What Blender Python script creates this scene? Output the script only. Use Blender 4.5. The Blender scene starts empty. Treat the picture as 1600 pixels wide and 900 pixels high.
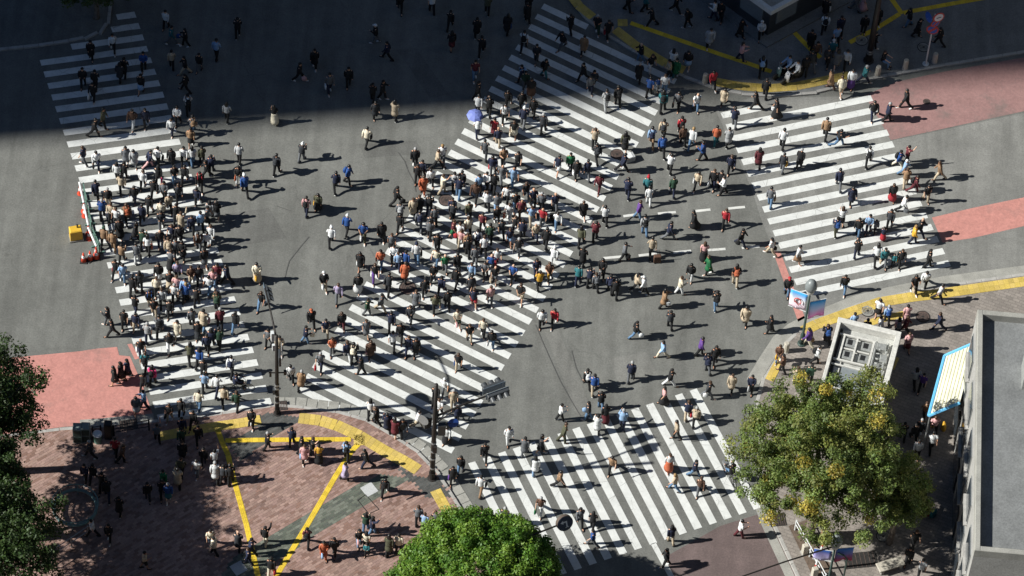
import bpy, math, random
import numpy as np
from mathutils import Vector, Matrix
R = math.radians
random.seed(11); rng = np.random.default_rng(11)
S = bpy.context.scene
C = S.collection

D={
"zebra":{"right":[[[11.49,13.86],[13.76,14.66],[13.92,14.24],[11.65,13.44]],[[11.81,13.01],[20.32,16.01],[20.48,15.58],[11.97,12.59]],[[12.13,12.17],[20.64,15.16],[20.8,14.74],[12.29,11.75]],[[12.45,11.32],[20.96,14.32],[21.12,13.89],[12.61,10.9]],[[12.77,10.48],[21.28,13.47],[21.44,13.05],[12.93,10.06]],[[13.09,9.63],[21.6,12.63],[21.76,12.2],[13.26,9.21]],[[13.42,8.79],[21.92,11.78],[22.08,11.36],[13.58,8.37]],[[13.74,7.94],[22.25,10.93],[22.41,10.51],[13.9,7.52]],[[14.06,7.1],[22.57,10.09],[22.73,9.67],[14.22,6.68]],[[14.38,6.25],[22.89,9.24],[23.05,8.82],[14.54,5.83]],[[14.7,5.41],[23.21,8.4],[23.37,7.98],[14.86,4.99]],[[15.02,4.56],[23.53,7.55],[23.69,7.13],[15.19,4.14]],[[15.35,3.72],[23.85,6.71],[24.01,6.29],[15.51,3.3]],[[15.67,2.87],[24.18,5.86],[24.34,5.44],[15.83,2.45]],[[15.99,2.03],[24.5,5.02],[24.66,4.6],[16.15,1.61]],[[16.31,1.18],[24.82,4.17],[24.98,3.75],[16.47,0.76]]],"left":[[[-24.61,18.12],[-23.53,18.42],[-23.36,17.99],[-24.44,17.7]],[[-24.8,17.13],[-23.2,17.57],[-23.03,17.14],[-24.63,16.71]],[[-27.0,15.59],[-22.87,16.72],[-22.7,16.29],[-26.83,15.17]],[[-28.64,14.2],[-22.54,15.87],[-22.37,15.45],[-28.48,13.78]],[[-28.31,13.35],[-22.21,15.02],[-22.04,14.6],[-28.15,12.93]],[[-27.98,12.5],[-21.88,14.17],[-21.71,13.75],[-27.82,12.08]],[[-27.65,11.66],[-21.55,13.32],[-21.38,12.9],[-27.49,11.23]],[[-27.32,10.81],[-21.21,12.48],[-21.05,12.05],[-27.15,10.38]],[[-26.99,9.96],[-20.88,11.63],[-20.72,11.2],[-26.82,9.53]],[[-26.66,9.11],[-20.55,10.78],[-20.39,10.35],[-26.49,8.69]],[[-26.33,8.26],[-20.22,9.93],[-20.06,9.51],[-26.16,7.84]],[[-26.0,7.41],[-19.89,9.08],[-19.73,8.66],[-25.83,6.99]],[[-25.67,6.56],[-19.56,8.23],[-19.4,7.81],[-25.5,6.14]],[[-25.34,5.72],[-19.23,7.38],[-19.07,6.96],[-25.17,5.29]],[[-25.01,4.87],[-18.9,6.54],[-18.74,6.11],[-24.84,4.44]],[[-24.68,4.02],[-18.57,5.69],[-18.41,5.26],[-24.51,3.59]],[[-24.35,3.17],[-18.24,4.84],[-18.08,4.42],[-24.18,2.75]],[[-24.01,2.32],[-17.91,3.99],[-17.74,3.57],[-23.85,1.9]],[[-23.68,1.47],[-17.58,3.14],[-17.41,2.72],[-23.52,1.05]],[[-23.35,0.62],[-17.25,2.29],[-17.08,1.87],[-23.19,0.2]],[[-23.02,-0.22],[-16.92,1.45],[-16.75,1.02],[-22.86,-0.65]],[[-22.69,-1.07],[-16.59,0.6],[-16.42,0.17],[-22.53,-1.5]],[[-22.36,-1.92],[-16.26,-0.25],[-16.09,-0.68],[-22.2,-2.34]],[[-22.03,-2.77],[-15.93,-1.1],[-15.76,-1.52],[-21.87,-3.19]],[[-21.7,-3.62],[-15.6,-1.95],[-15.43,-2.37],[-21.54,-4.04]],[[-21.37,-4.47],[-15.27,-2.8],[-15.1,-3.22],[-21.21,-4.89]],[[-21.04,-5.31],[-14.94,-3.65],[-14.77,-4.07],[-20.88,-5.74]],[[-20.71,-6.16],[-14.6,-4.49],[-14.44,-4.92],[-20.54,-6.59]],[[-20.38,-7.01],[-14.27,-5.34],[-14.11,-5.77],[-20.21,-7.44]],[[-20.05,-7.86],[-13.94,-6.19],[-13.78,-6.62],[-19.88,-8.28]],[[-19.72,-8.71],[-13.61,-7.04],[-13.45,-7.46],[-19.55,-9.13]],[[-19.39,-9.56],[-13.28,-7.89],[-13.12,-8.31],[-19.22,-9.98]],[[-19.06,-10.41],[-12.95,-8.74],[-12.79,-9.16],[-18.89,-10.83]],[[-18.73,-11.25],[-12.62,-9.59],[-12.46,-10.01],[-18.56,-11.68]]],"diag":[[[0.73,21.32],[3.47,19.93],[3.3,19.51],[0.55,20.91]],[[0.38,20.49],[8.86,16.19],[8.69,15.77],[0.21,20.08]],[[0.04,19.66],[8.52,15.36],[8.34,14.94],[-0.13,19.25]],[[-0.31,18.83],[8.17,14.53],[8.0,14.11],[-0.48,18.42]],[[-0.65,18.0],[7.83,13.7],[7.65,13.28],[-0.82,17.59]],[[-1.0,17.17],[7.48,12.87],[7.31,12.45],[-1.17,16.76]],[[-1.34,16.34],[7.14,12.04],[6.96,11.62],[-1.51,15.93]],[[-1.69,15.51],[6.79,11.2],[6.62,10.79],[-1.86,15.1]],[[-2.03,14.68],[6.45,10.37],[6.28,9.96],[-2.2,14.26]],[[-2.38,13.85],[6.1,9.54],[5.93,9.13],[-2.55,13.43]],[[-2.72,13.02],[5.76,8.71],[5.59,8.3],[-2.89,12.6]],[[-3.06,12.19],[5.41,7.88],[5.24,7.47],[-3.24,11.77]],[[-3.41,11.36],[5.07,7.05],[4.9,6.64],[-3.58,10.94]],[[-3.75,10.53],[4.72,6.22],[4.55,5.81],[-3.93,10.11]],[[-4.1,9.7],[4.38,5.39],[4.21,4.98],[-4.27,9.28]],[[-4.44,8.87],[4.03,4.56],[3.86,4.15],[-4.62,8.45]],[[-4.79,8.04],[3.69,3.73],[3.52,3.32],[-4.96,7.62]],[[-5.13,7.21],[3.35,2.9],[3.17,2.49],[-5.31,6.79]],[[-5.48,6.38],[3.0,2.07],[2.83,1.66],[-5.65,5.96]],[[-5.82,5.55],[2.66,1.24],[2.48,0.83],[-5.99,5.13]],[[-6.17,4.72],[2.31,0.41],[2.14,-0.0],[-6.34,4.3]],[[-6.51,3.89],[1.97,-0.42],[1.79,-0.83],[-6.68,3.47]],[[-6.86,3.06],[1.62,-1.25],[1.45,-1.66],[-7.03,2.64]],[[-7.2,2.23],[1.28,-2.08],[1.1,-2.49],[-7.37,1.81]],[[-7.55,1.4],[0.93,-2.91],[0.76,-3.32],[-7.72,0.98]],[[-7.89,0.57],[0.59,-3.74],[0.42,-4.15],[-8.06,0.15]],[[-8.24,-0.26],[0.24,-4.57],[0.07,-4.98],[-8.41,-0.68]],[[-8.58,-1.09],[-0.1,-5.4],[-0.27,-5.81],[-8.75,-1.51]],[[-8.92,-1.92],[-0.45,-6.23],[-0.62,-6.64],[-9.1,-2.34]],[[-9.27,-2.75],[-0.79,-7.06],[-0.96,-7.47],[-9.44,-3.17]],[[-9.61,-3.58],[-1.14,-7.89],[-1.31,-8.3],[-9.79,-4.0]],[[-9.96,-4.41],[-1.48,-8.72],[-1.65,-9.13],[-10.13,-4.83]],[[-10.3,-5.24],[-1.83,-9.55],[-2.0,-9.96],[-10.48,-5.66]],[[-10.65,-6.07],[-2.17,-10.38],[-2.34,-10.79],[-10.82,-6.49]],[[-10.99,-6.9],[-2.51,-11.21],[-2.69,-11.62],[-11.17,-7.32]],[[-11.34,-7.73],[-3.34,-11.8],[-3.51,-12.21],[-11.51,-8.15]]],"bottom":[[[-1.74,-12.19],[2.02,-19.84],[2.43,-19.64],[-1.34,-12.0]],[[-0.94,-11.8],[2.83,-19.44],[3.23,-19.25],[-0.54,-11.6]],[[-0.14,-11.4],[3.63,-19.05],[4.03,-18.85],[0.26,-11.2]],[[0.66,-11.01],[4.43,-18.65],[4.83,-18.46],[1.06,-10.81]],[[1.46,-10.61],[5.23,-18.26],[5.63,-18.06],[1.86,-10.41]],[[2.26,-10.22],[6.03,-17.86],[6.43,-17.67],[2.67,-10.02]],[[3.07,-9.82],[6.84,-17.47],[7.24,-17.27],[3.47,-9.62]],[[3.87,-9.43],[7.64,-17.07],[8.04,-16.88],[4.27,-9.23]],[[4.67,-9.03],[8.44,-16.68],[8.84,-16.48],[5.07,-8.83]],[[5.47,-8.64],[9.24,-16.28],[9.64,-16.08],[5.87,-8.44]],[[6.27,-8.24],[10.04,-15.89],[10.44,-15.69],[6.67,-8.04]],[[7.08,-7.84],[10.84,-15.49],[11.25,-15.29],[7.48,-7.65]],[[7.88,-7.45],[11.65,-15.1],[12.05,-14.9],[8.28,-7.25]],[[8.68,-7.05],[12.45,-14.7],[12.85,-14.5],[9.08,-6.86]],[[9.48,-6.66],[13.25,-14.31],[13.65,-14.11],[9.88,-6.46]],[[10.28,-6.26],[14.05,-13.91],[14.45,-13.71],[10.68,-6.07]]]},
"plaza":[[-38.29,-15.13],[-24.01,-11.86],[-22.46,-11.6],[-19.18,-10.93],[-16.07,-10.24],[-14.51,-9.8],[-12.61,-9.29],[-11.19,-9.3],[-9.05,-9.46],[-7.53,-9.85],[-6.12,-10.67],[-4.63,-11.66],[-3.42,-12.92],[-2.71,-14.04],[-1.73,-15.63],[-0.39,-17.6],[0.76,-19.51],[2.7,-23.59],[4.24,-27.02],[4.97,-41.97],[-33.45,-44.98]],
"plaza_n":19,
"corner":[[19.12,-25.81],[18.06,-21.92],[16.45,-17.91],[15.11,-14.71],[14.62,-12.74],[14.26,-10.65],[14.1,-8.08],[14.14,-6.42],[14.37,-5.31],[15.06,-3.84],[15.79,-2.35],[16.32,-1.68],[17.29,-0.97],[19.72,0.51],[21.54,1.26],[22.74,1.68],[24.57,2.25],[30.65,3.84],[40.25,4.92],[38.88,-24.19]],
"corner_n":18,
"north":[[33.34,21.3],[24.69,18.66],[20.69,17.35],[18.79,16.59],[16.72,15.76],[14.83,15.4],[13.13,15.34],[11.42,15.57],[9.5,16.28],[8.23,16.9],[6.29,18.01],[4.84,18.97],[3.25,20.32],[1.79,22.71],[0.77,27.76],[-0.0,42.79],[34.04,46.12]],
"north_n":15,
"nw":[[-41.98,12.2],[-28.85,15.27],[-27.39,15.7],[-25.94,16.23],[-25.25,16.79],[-24.96,17.61],[-25.01,18.96],[-25.88,22.17],[-30.35,39.83],[-46.16,38.29]],
"nw_n":8,
"red":[[[-34.98,-9.27],[-30.21,-7.81],[-23.78,-6.5],[-22.91,-6.25],[-21.76,-6.02],[-21.58,-6.58],[-20.97,-6.61],[-20.09,-8.42],[-19.22,-10.55],[-22.48,-11.39],[-24.04,-11.65],[-34.24,-14.19]],[[20.01,15.97],[20.2,15.49],[21.53,12.71],[24.65,13.86],[33.22,17.02],[33.33,20.99],[24.68,18.21],[21.83,17.16]],[[23.9,7.18],[24.52,5.42],[26.26,5.9],[32.98,8.46],[33.04,10.45],[26.29,8.1]],[[14.75,3.95],[15.18,3.94],[16.67,-0.66],[16.28,-0.96]],[[-21.21,-5.79],[-20.97,-5.73],[-20.43,-6.7],[-20.67,-6.8]]],
"brownroad":[[9.32,-17.36],[12.22,-15.12],[14.68,-14.0],[15.04,-14.72],[16.38,-17.92],[17.99,-21.93],[19.12,-25.81],[12.68,-26.33],[10.12,-20.56]],
"palero":[[13.51,8.13],[12.87,9.87],[12.4,11.07],[11.19,14.04],[13.51,15.32],[16.15,15.47],[20.12,15.93],[21.53,12.66],[24.65,13.76],[30.92,16.03],[30.65,4.07],[24.58,2.75],[21.46,1.66],[19.57,0.9],[17.03,-0.58],[16.6,-0.44],[15.18,3.99],[14.81,4.0],[14.07,6.07]],
"shop":[[25.11,-6.35],[24.77,-21.84]],
"patch":[[[-7.79,16.91],[-6.67,17.16],[-4.47,13.78],[-5.58,13.44]],[[1.8,-2.36],[2.5,-2.03],[4.91,-8.0],[4.15,-8.59]],[[-16.93,3.77],[-14.24,4.48],[-13.02,2.41],[-15.73,1.62]],[[9.42,1.28],[11.78,1.86],[12.73,0.21],[10.38,-0.54]],[[-9.49,9.62],[-6.18,10.15],[-5.67,9.25],[-9.04,8.61]],[[5.65,-4.43],[7.78,-3.8],[8.56,-5.5],[6.37,-6.22]]],
"gutter":[[[-12.7,-9.13],[-11.21,-9.04],[-9.07,-9.16],[-7.45,-9.5],[-5.92,-10.4],[-4.4,-11.43],[-3.15,-12.72],[-2.44,-13.89],[-1.46,-15.49],[-0.12,-17.45],[1.03,-19.37],[2.97,-23.49]]],
"gut_w":0.9,
"gutter2":[[17.65,-21.96],[16.04,-17.95],[14.73,-14.83],[14.32,-13.61]],
"gutter3":[[13.79,-5.36],[14.48,-3.8],[15.21,-2.31],[15.96,-1.44],[17.03,-0.67],[19.57,0.81],[21.46,1.57],[24.58,2.62],[30.65,4.16]],
"gutter4":[[-23.19,-11.36],[-22.5,-11.26],[-19.21,-10.59]],
"dash":[[[6.1,5.69],[6.76,5.86]],[[8.08,6.05],[9.11,6.26]],[[10.07,6.39],[11.1,6.62]],[[12.13,6.79],[13.09,6.99]],[[5.09,2.57],[6.11,2.77]],[[7.09,2.93],[8.11,3.18]],[[9.06,3.31],[10.08,3.54]],[[11.03,3.67],[12.04,3.85]],[[12.97,4.0],[13.99,4.21]]],
"lane":[[8.62,-16.55],[10.16,-19.54],[11.55,-22.46]],
"cracks":[[[-7.15,9.21],[-6.73,8.58],[-6.46,7.85],[-6.11,7.17],[-5.91,6.39]],[[-11.76,2.62],[-12.17,1.89],[-12.42,1.41],[-12.73,0.79],[-12.84,0.0],[-12.87,-0.45]],[[1.48,-2.48],[1.85,-3.43],[2.43,-4.8],[3.04,-6.2],[3.63,-7.33],[4.29,-8.49]],[[3.58,-4.08],[3.89,-5.25],[4.37,-6.3]],[[-13.81,4.66],[-12.94,4.36]]],
"yellow":[[[[-18.79,-11.93],[-17.01,-11.39],[-15.64,-10.97],[-14.43,-10.66],[-13.4,-10.35]],0.62],[[[-11.23,-10.04],[-10.06,-10.11],[-9.08,-10.37],[-7.87,-10.91],[-6.38,-11.81],[-5.28,-12.4],[-4.33,-12.99]],0.72],[[[-15.12,-11.89],[-13.45,-11.71],[-8.37,-11.23]],0.3],[[[-15.61,-11.23],[-15.24,-12.1],[-14.89,-12.79],[-14.42,-14.36],[-13.44,-17.29],[-12.57,-20.3],[-12.15,-21.81],[-11.2,-24.74]],0.3],[[[-7.82,-11.5],[-8.14,-11.96],[-8.88,-13.68],[-10.16,-17.01],[-11.3,-19.83],[-12.0,-21.59]],0.3],[[[-3.4,-14.18],[-2.61,-15.58],[-1.73,-17.25]],0.62],[[[16.58,-1.66],[17.29,-1.15],[19.1,-0.18],[20.92,0.75],[22.74,1.27],[24.28,1.63],[30.64,3.33]],0.68],[[[20.09,-0.86],[21.1,-0.41],[22.27,0.01]],0.45],[[[15.41,-3.58],[15.07,-4.32],[14.72,-5.23]],0.5],[[[21.47,-3.86],[21.76,-3.03]],0.5],[[[2.13,22.24],[2.83,21.19],[3.63,20.46]],0.6],[[[5.04,19.59],[6.27,18.5],[8.07,17.28],[9.38,16.76]],0.62],[[[5.94,20.17],[7.61,19.57],[11.35,18.23],[13.46,17.53],[14.42,17.17]],0.3],[[[11.18,16.09],[12.66,15.88],[14.25,15.88],[15.84,16.17],[17.73,16.84],[19.17,17.36]],0.62],[[[14.71,19.83],[16.38,21.24]],0.6],[[[15.74,20.32],[16.75,19.07],[17.4,18.44]],0.3],[[[21.44,23.68],[22.13,22.47]],0.3],[[[22.25,22.48],[24.72,23.32],[29.57,24.89]],0.3],[[[22.02,22.36],[20.6,21.07],[19.15,19.94]],0.3]],
"yblock":[[[5.52,20.13],0.7,0.55],[[-7.8,-11.25],0.6,0.7]],
"bands":[[[-15.21,-22.06],[-13.92,-19.51],[-12.11,-17.84],[-10.16,-16.22],[-8.76,-15.01],[-7.11,-13.82],[-6.55,-13.35],[-4.84,-13.63],[-6.83,-15.14],[-8.62,-16.71],[-9.92,-17.86],[-11.67,-19.53],[-13.15,-22.09]],[[-13.61,-9.94],[-11.28,-9.91],[-11.18,-10.25],[-12.1,-11.01],[-14.09,-13.1],[-15.03,-12.16],[-13.52,-10.96]],[[-6.35,-12.23],[-4.45,-13.3],[-3.1,-13.48],[-2.46,-14.61],[-3.79,-14.72],[-4.84,-13.63]]],
"pt":{"pole1":[-12.45,-9.84],"p1head":[-13.4,-6.46],"p1arm":[-12.8,-8.76],"pole2":[-3.63,-13.4],"p2head":[-0.43,-11.65],"lampA":[16.48,-2.56],"lampB":[18.06,-18.89],"lampBarm":[12.81,-21.65],"turn":[3.67,-19.35],"turnp":[0.13,-21.26],"sign":[23.58,18.61],"lampN":[20.17,18.54],"stripedpole":[17.39,-17.63],"treeG":[-0.61,-23.06],"treeR":[17.01,-15.55],"treeR2":[21.41,-15.52],"treeNW":[-25.73,17.64]},
"roofbox":[[18.35,-2.99],[21.59,-3.67],[19.95,-10.47],[16.62,-9.87]],
"kiosk":[[13.03,20.25],[14.11,19.35],[15.49,20.48]],
"fence":[[10.96,22.85],[13.78,20.59]],
"bollard":[[15.61,-3.16],[22.35,18.15],[24.1,18.8],[20.71,17.5],[10.49,15.98]],
"manhole":[[[23.64,15.81],0.22,0],[[-4.14,5.94],0.45,1],[[5.55,10.21],0.4,1],[[-5.89,-0.52],0.5,0],[[23.34,-0.07],0.42,1],[[20.21,0.06],0.42,2],[[19.75,20.09],0.42,2],[[23.46,19.89],0.38,2],[[21.12,-15.12],0.4,2]],
"grate":[[[-20.52,-11.26],0.5,0.3],[[-12.25,-9.3],0.32,0.32],[[15.35,-14.53],0.45,0.42],[[19.9,-16.76],0.9,0.5]],
"plate":[[-6.99,-14.44],[-13.59,-20.09]],
"hatch":[[-7.56,-15.2],[-7.18,-14.79],[-6.37,-15.69],[-6.9,-16.02]],
"barricade":[[[-24.89,4.6],[-24.52,3.33]],[[-24.44,3.01],[-24.07,1.75]],[[-24.0,1.44],[-23.47,0.34]]],
"cone":[[-24.31,-0.24],[-23.96,-0.09],[-23.62,0.03]],
"ybox":[-24.94,1.35],
"rails":[[[-21.23,-12.09],[-19.35,-11.55]],[[-22.37,-12.28],[-21.93,-12.15]],[[-24.25,-21.07],[-21.85,-18.73]],[[16.3,-15.11],[17.94,-18.44]]],
"ubox":[-21.5,-12.2],
"cab":[[-23.15,-12.51],[-22.7,-12.43]],
"bin":[-22.06,-12.55],
"ring":[-22.72,-17.24],
"stone":[[16.84,-16.56],[17.38,-18.0]],
"bench":[21.47,-17.16],
"awning":[[24.1,-5.23],[23.19,-9.37],[24.77,-9.06],[25.66,-4.92]],
"bedsoil":[[15.94,-14.89],[16.98,-14.38],[18.34,-17.5],[17.38,-18.2]],
"bikes":[[[-14.68,-8.47],5],[[12.63,-11.98],118]],
"scooter":[[[15.13,16.94],215],[[15.63,16.59],215]],
"box_w":[6.27,9.85],
"bagsR":[[23.25,-13.6],[23.54,-13.5],[23.82,-13.56],[23.85,-7.5],[24.45,-7.71]],
"shadowpt":[-25.61,8.78],
"treeL":[[-27.87,-15.17],[-28.16,-19.68],[-25.82,-23.55]],
"cam":{"loc":[0,-137.226,184.728],"r":[0.99752,0.05653,0.042],"u":[-0.07042,0.80075,0.59484],"b":[-0.0,-0.59632,0.80274],"lens":142.671},
"people":[
[-1.41,18.77,0,0.96,81,"kC","kP","K","bag:bl","person in black coat and trousers with blue bag","blue bag held by the person in black coat and trousers"],
[-0.2,19.74,0,0.97,105,"kC","kP","k","","person in black coat and trousers behind the person in the black jacket and teal trousers",""],
[-0.31,17.51,0,1.02,80,"wT","kP","k","bp:k","person in white T-shirt and black trousers with black backpack seen from behind",""],
[2.42,19.2,0,0.99,118,"kJ","kP","k","","person in black jacket and trousers behind the person in the grey shirt and navy trousers",""],
[1.95,17.93,0,0.98,219,"kJ","gP","k","","person in black jacket and grey trousers on the diagonal zebra crossing",""],
[3.22,17.64,0,1.01,267,"taC","kP","k","bag:w","person in tan coat and black trousers with white bag seen from the front","white bag held by the person in tan coat and black trousers seen from the front"],
[0.49,16.71,0,1.0,277,"dgJ","gP","k","bag:k","person in dark grey jacket and grey trousers with black bag seen from the front","black bag of the one in dark grey jacket and grey trousers seen from the front"],
[1.02,15.63,0,0.98,-11,"kJ","tP","k","bp:k","person in black jacket and teal trousers with black backpack",""],
[0.31,14.23,0,1.01,259,"kJ","brS","K","","person in black jacket and brown skirt",""],
[-0.95,13.22,0,1.04,263,"kJ","kP","k","","person in black jacket and trousers behind the person in the navy T-shirt and white shorts",""],
[-0.19,13.15,0,1.02,282,"kJ","kP","k","","person in black jacket and trousers left of the brown manhole cover",""],
[4.0,19.31,0,0.99,263,"kT","dgnP","g","","person in black T-shirt and dark green trousers",""],
[4.64,19.03,0,1.03,286,"kT","kP","k","bag:rd","person in black T-shirt and trousers with red bag","red bag held by the person in black T-shirt and trousers"],
[7.23,20.08,0.12,0.97,180,"kJ","kP","k","","person in black jacket and trousers behind the person in the green coat and teal trousers",""],
[9.35,20.13,0.12,0.95,170,"kJ","kP","k","bp:k","person in black jacket and trousers with black backpack heading left",""],
[10.62,18.82,0.12,1.03,276,"lgC","kP","k","","person in light grey coat and black trousers seen from the front",""],
[6.64,17.34,0,1.01,196,"kJ","jnP","x","","person in black jacket and blue denim trousers with a shaved head",""],
[7.19,16.61,0,1.04,302,"kT","wP","L","","person in black T-shirt and white trousers",""],
[6.57,15.77,0,0.98,86,"kC","kP","g","","person in black coat and trousers seen from behind on the diagonal zebra crossing",""],
[9.47,17.06,0.12,1.0,254,"kJ","lbS","K","","person in black jacket and light blue skirt on the shaded kiosk pavement",""],
[7.23,14.75,0,1.03,74,"blT","kP","k","","person in blue T-shirt and black trousers seen from behind",""],
[8.14,15.11,0,1.04,266,"wT","jnP","b","","person in white T-shirt and blue denim trousers with brown hair",""],
[10.95,15.74,0.12,1.02,284,"rdJ","kP","k","","person in red jacket and black trousers on the shaded kiosk pavement",""],
[4.75,13.47,0,1.02,108,"lgJ","lgP","k","bp:k","person in light grey jacket and trousers with black backpack",""],
[5.43,13.8,0,1.01,106,"kJ","kP","k","bp:k","person in black jacket and trousers with black backpack seen from behind",""],
[8.08,13.63,0,1.05,84,"tJ","kP","K","bp:k","person in teal jacket and black trousers with black backpack",""],
[8.94,14.05,0,1.03,259,"gS","kP","K","bag:k","person in grey shirt and black trousers with black bag and long black hair","black bag held by the person in grey shirt and black trousers and long black hair"],
[9.99,13.9,0,0.98,286,"wT","jnP","x","bp:k","person in white T-shirt and blue denim trousers with black backpack",""],
[3.76,14.69,0,0.99,279,"gS","nP","k","","person in grey shirt and navy trousers",""],
[11.31,20.87,0.12,1.02,253,"kJ","kP","k","","person in black jacket and trousers behind the person in the black T-shirt and black skirt",""],
[12.47,19.67,0.12,0.95,321,"kC","kP","K","","person in black coat and trousers with long black hair on the shaded kiosk pavement",""],
[13.73,19.64,0.12,1.0,266,"wJ","kP","W","","person in white jacket and black trousers with a white cap seen from the front",""],
[12.57,17.88,0.12,0.97,-5,"piJ","nP","K","","person in pale pink jacket and navy trousers",""],
[13.82,16.85,0.12,0.96,84,"kJ","kP","K","bp:lb","person in black jacket and trousers with light blue backpack",""],
[14.06,15.27,0,0.96,78,"kJ","kP","k","","person in black jacket and trousers behind the person in the maroon coat and black trousers",""],
[13.59,14.28,0,1.03,162,"kJ","kP","k","","person in black jacket and trousers in front of the kiosk",""],
[11.63,14.55,0,0.96,262,"beC","kP","K","","person in beige coat and black trousers with long black hair",""],
[16.37,17.11,0.12,0.97,85,"kJ","kP","k","","person in black jacket and trousers left of the dark lamp mast",""],
[16.8,17.5,0.12,0.99,106,"dgJ","gP","k","","person in dark grey jacket and grey trousers seen from behind",""],
[17.46,20.47,0.12,1.0,85,"wJ","kP","k","bp:k","person in white jacket and black trousers with black backpack",""],
[17.68,17.93,0.12,0.98,254,"dgJ","kP","k","","person in dark grey jacket and black trousers on the shaded kiosk pavement",""],
[18.22,17.79,0.12,0.99,89,"gC","kS","K","","person in grey coat and black skirt",""],
[17.95,16.22,0.12,0.99,175,"taC","brP","K","","person in tan coat and brown trousers",""],
[18.58,15.74,0,1.04,105,"crJ","beK","b","","person in cream jacket and beige shorts",""],
[18.87,17.9,0.12,1.05,259,"wJ","kP","K","","person in white jacket and black trousers left of the dark lamp mast",""],
[19.82,20.66,0.12,0.97,265,"kJ","kP","k","st","person in black jacket and trousers behind the dark lamp mast",""],
[20.67,21.32,0.12,0.97,284,"kC","kP","k","st","person in black coat and trousers behind the dark lamp mast",""],
[20.45,19.35,0.12,1.0,11,"kJ","kP","k","","person in black jacket and trousers behind the person in the white jacket and purple skirt",""],
[22.54,21.48,0.12,1.01,190,"kJ","jnP","K","","person in black jacket and blue denim trousers with long black hair heading left",""],
[22.99,20.69,0.12,0.98,-17,"kC","kP","B","","person in black coat and trousers with a black cap",""],
[24.39,20.15,0.12,0.95,163,"kJ","kP","k","","person in black jacket and trousers behind the road sign post",""],
[20.96,18.17,0.12,0.99,-16,"kT","jnP","L","sit","person in black T-shirt and blue denim trousers with long brown hair",""],
[19.87,16.9,0,0.99,15,"tJ","nP","g","","person in teal jacket and navy trousers with grey hair",""],
[19.09,16.52,0,1.01,261,"wJ","puS","K","","person in white jacket and purple skirt",""],
[22.38,15.18,0,1.05,189,"kJ","kP","k","","person in black jacket and trousers in front of the road sign post",""],
[-20.04,10.13,0,1.0,264,"wS","kP","k","","person in white shirt and black trousers in front of the person in the teal shirt",""],
[-20.36,9.37,0,1.01,262,"wS","nP","B","","person in white shirt and navy trousers with a black cap",""],
[-22.66,9.76,0,1.04,261,"brJ","wP","k","","person in brown jacket and white trousers",""],
[-21.86,9.81,0,1.03,278,"nJ","kP","k","","person in navy jacket and black trousers in front of the person in the teal shirt",""],
[-24.36,9.49,0,1.04,-7,"olJ","kP","k","","person in olive jacket and black trousers heading right",""],
[-24.83,8.78,0,1.03,-8,"kJ","kP","k","","person in black jacket and trousers heading right on the crowded crossing beside the barricades",""],
[-25.1,6.64,0,0.99,162,"nT","gP","b","","person in navy T-shirt and grey trousers with brown hair",""],
[-24.36,6.59,0,0.99,279,"wS","nP","k","bag:k","person in white shirt and navy trousers with black bag","black bag held by the person in white shirt and navy trousers"],
[-22.21,6.82,0,1.01,275,"lgC","gP","K","","person in light grey coat and grey trousers",""],
[-21.44,6.78,0,0.96,16,"nJ","piP","k","","person in navy jacket and pale pink trousers",""],
[-20.07,7.18,0,0.97,260,"kC","kP","K","","person in black coat and trousers behind the person in the tan jacket and tan trousers",""],
[-18.88,7.23,0,0.98,106,"wT","jnP","K","","person in white T-shirt and blue denim trousers with long black hair",""],
[-21.58,5.3,0,0.99,270,"wJ","kP","L","","person in white jacket and black trousers with long brown hair",""],
[-19.23,5.91,0,1.04,259,"kJ","kP","k","","person in black jacket and trousers behind the person in the grey jacket and white trousers",""],
[-22.72,4.85,0,0.98,102,"beJ","kP","K","","person in beige jacket and black trousers with long black hair",""],
[-24.11,4.19,0,0.98,100,"nJ","kP","k","","person in navy jacket and black trousers behind the red traffic cones",""],
[-21.95,4.23,0,0.96,264,"kJ","nP","k","","person in black jacket and navy trousers behind the red traffic cones",""],
[-20.84,4.73,0,1.03,264,"kJ","kP","K","","person in black jacket and trousers behind the person in the lilac jacket",""],
[-19.46,4.64,0,1.0,280,"dgJ","kP","b","","person in dark grey jacket and black trousers with brown hair",""],
[-18.28,4.42,0,1.0,255,"nJ","kP","k","","person in navy jacket and black trousers behind the person in the lilac jacket",""],
[-17.25,10.62,0,0.96,79,"lgS","kP","K","","person in light grey shirt and black trousers with long black hair",""],
[-14.46,10.71,0,0.96,99,"kT","crS","K","","person in black T-shirt and cream skirt",""],
[-16.24,7.63,0,0.98,81,"lgJ","kP","k","","person in light grey jacket and black trousers seen from behind",""],
[-12.69,8.09,0,0.98,74,"dgJ","gP","W","bag:k","person in dark grey jacket and grey trousers with black bag and a white cap","black bag of the one in dark grey jacket and grey trousers and a white cap"],
[-14.0,6.98,0,1.03,73,"dgJ","kP","k","bp:dg","person in dark grey jacket and black trousers with dark grey backpack on the bare asphalt",""],
[-15.68,5.29,0,1.05,107,"blJ","kP","W","","person in blue jacket and black trousers behind the person in the lilac jacket",""],
[-10.55,6.08,0,1.0,104,"nJ","kP","k","","person in navy jacket and black trousers behind the person in the lilac shirt",""],
[-8.71,11.69,0,0.96,288,"dgC","kP","k","","person in dark grey coat and black trousers seen from the front",""],
[-7.53,11.66,0,1.0,82,"beC","kP","K","bag:w","person in beige coat and black trousers with white bag","white bag held by the person in beige coat and black trousers"],
[-9.05,9.58,0,0.95,75,"crJ","kP","k","bag:k","person in cream jacket and black trousers with black bag","black bag held by the person in cream jacket and black trousers"],
[-9.89,6.64,0,1.0,-15,"blJ","kP","k","bp:bl","person in blue jacket and black trousers with blue backpack heading right",""],
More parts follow.
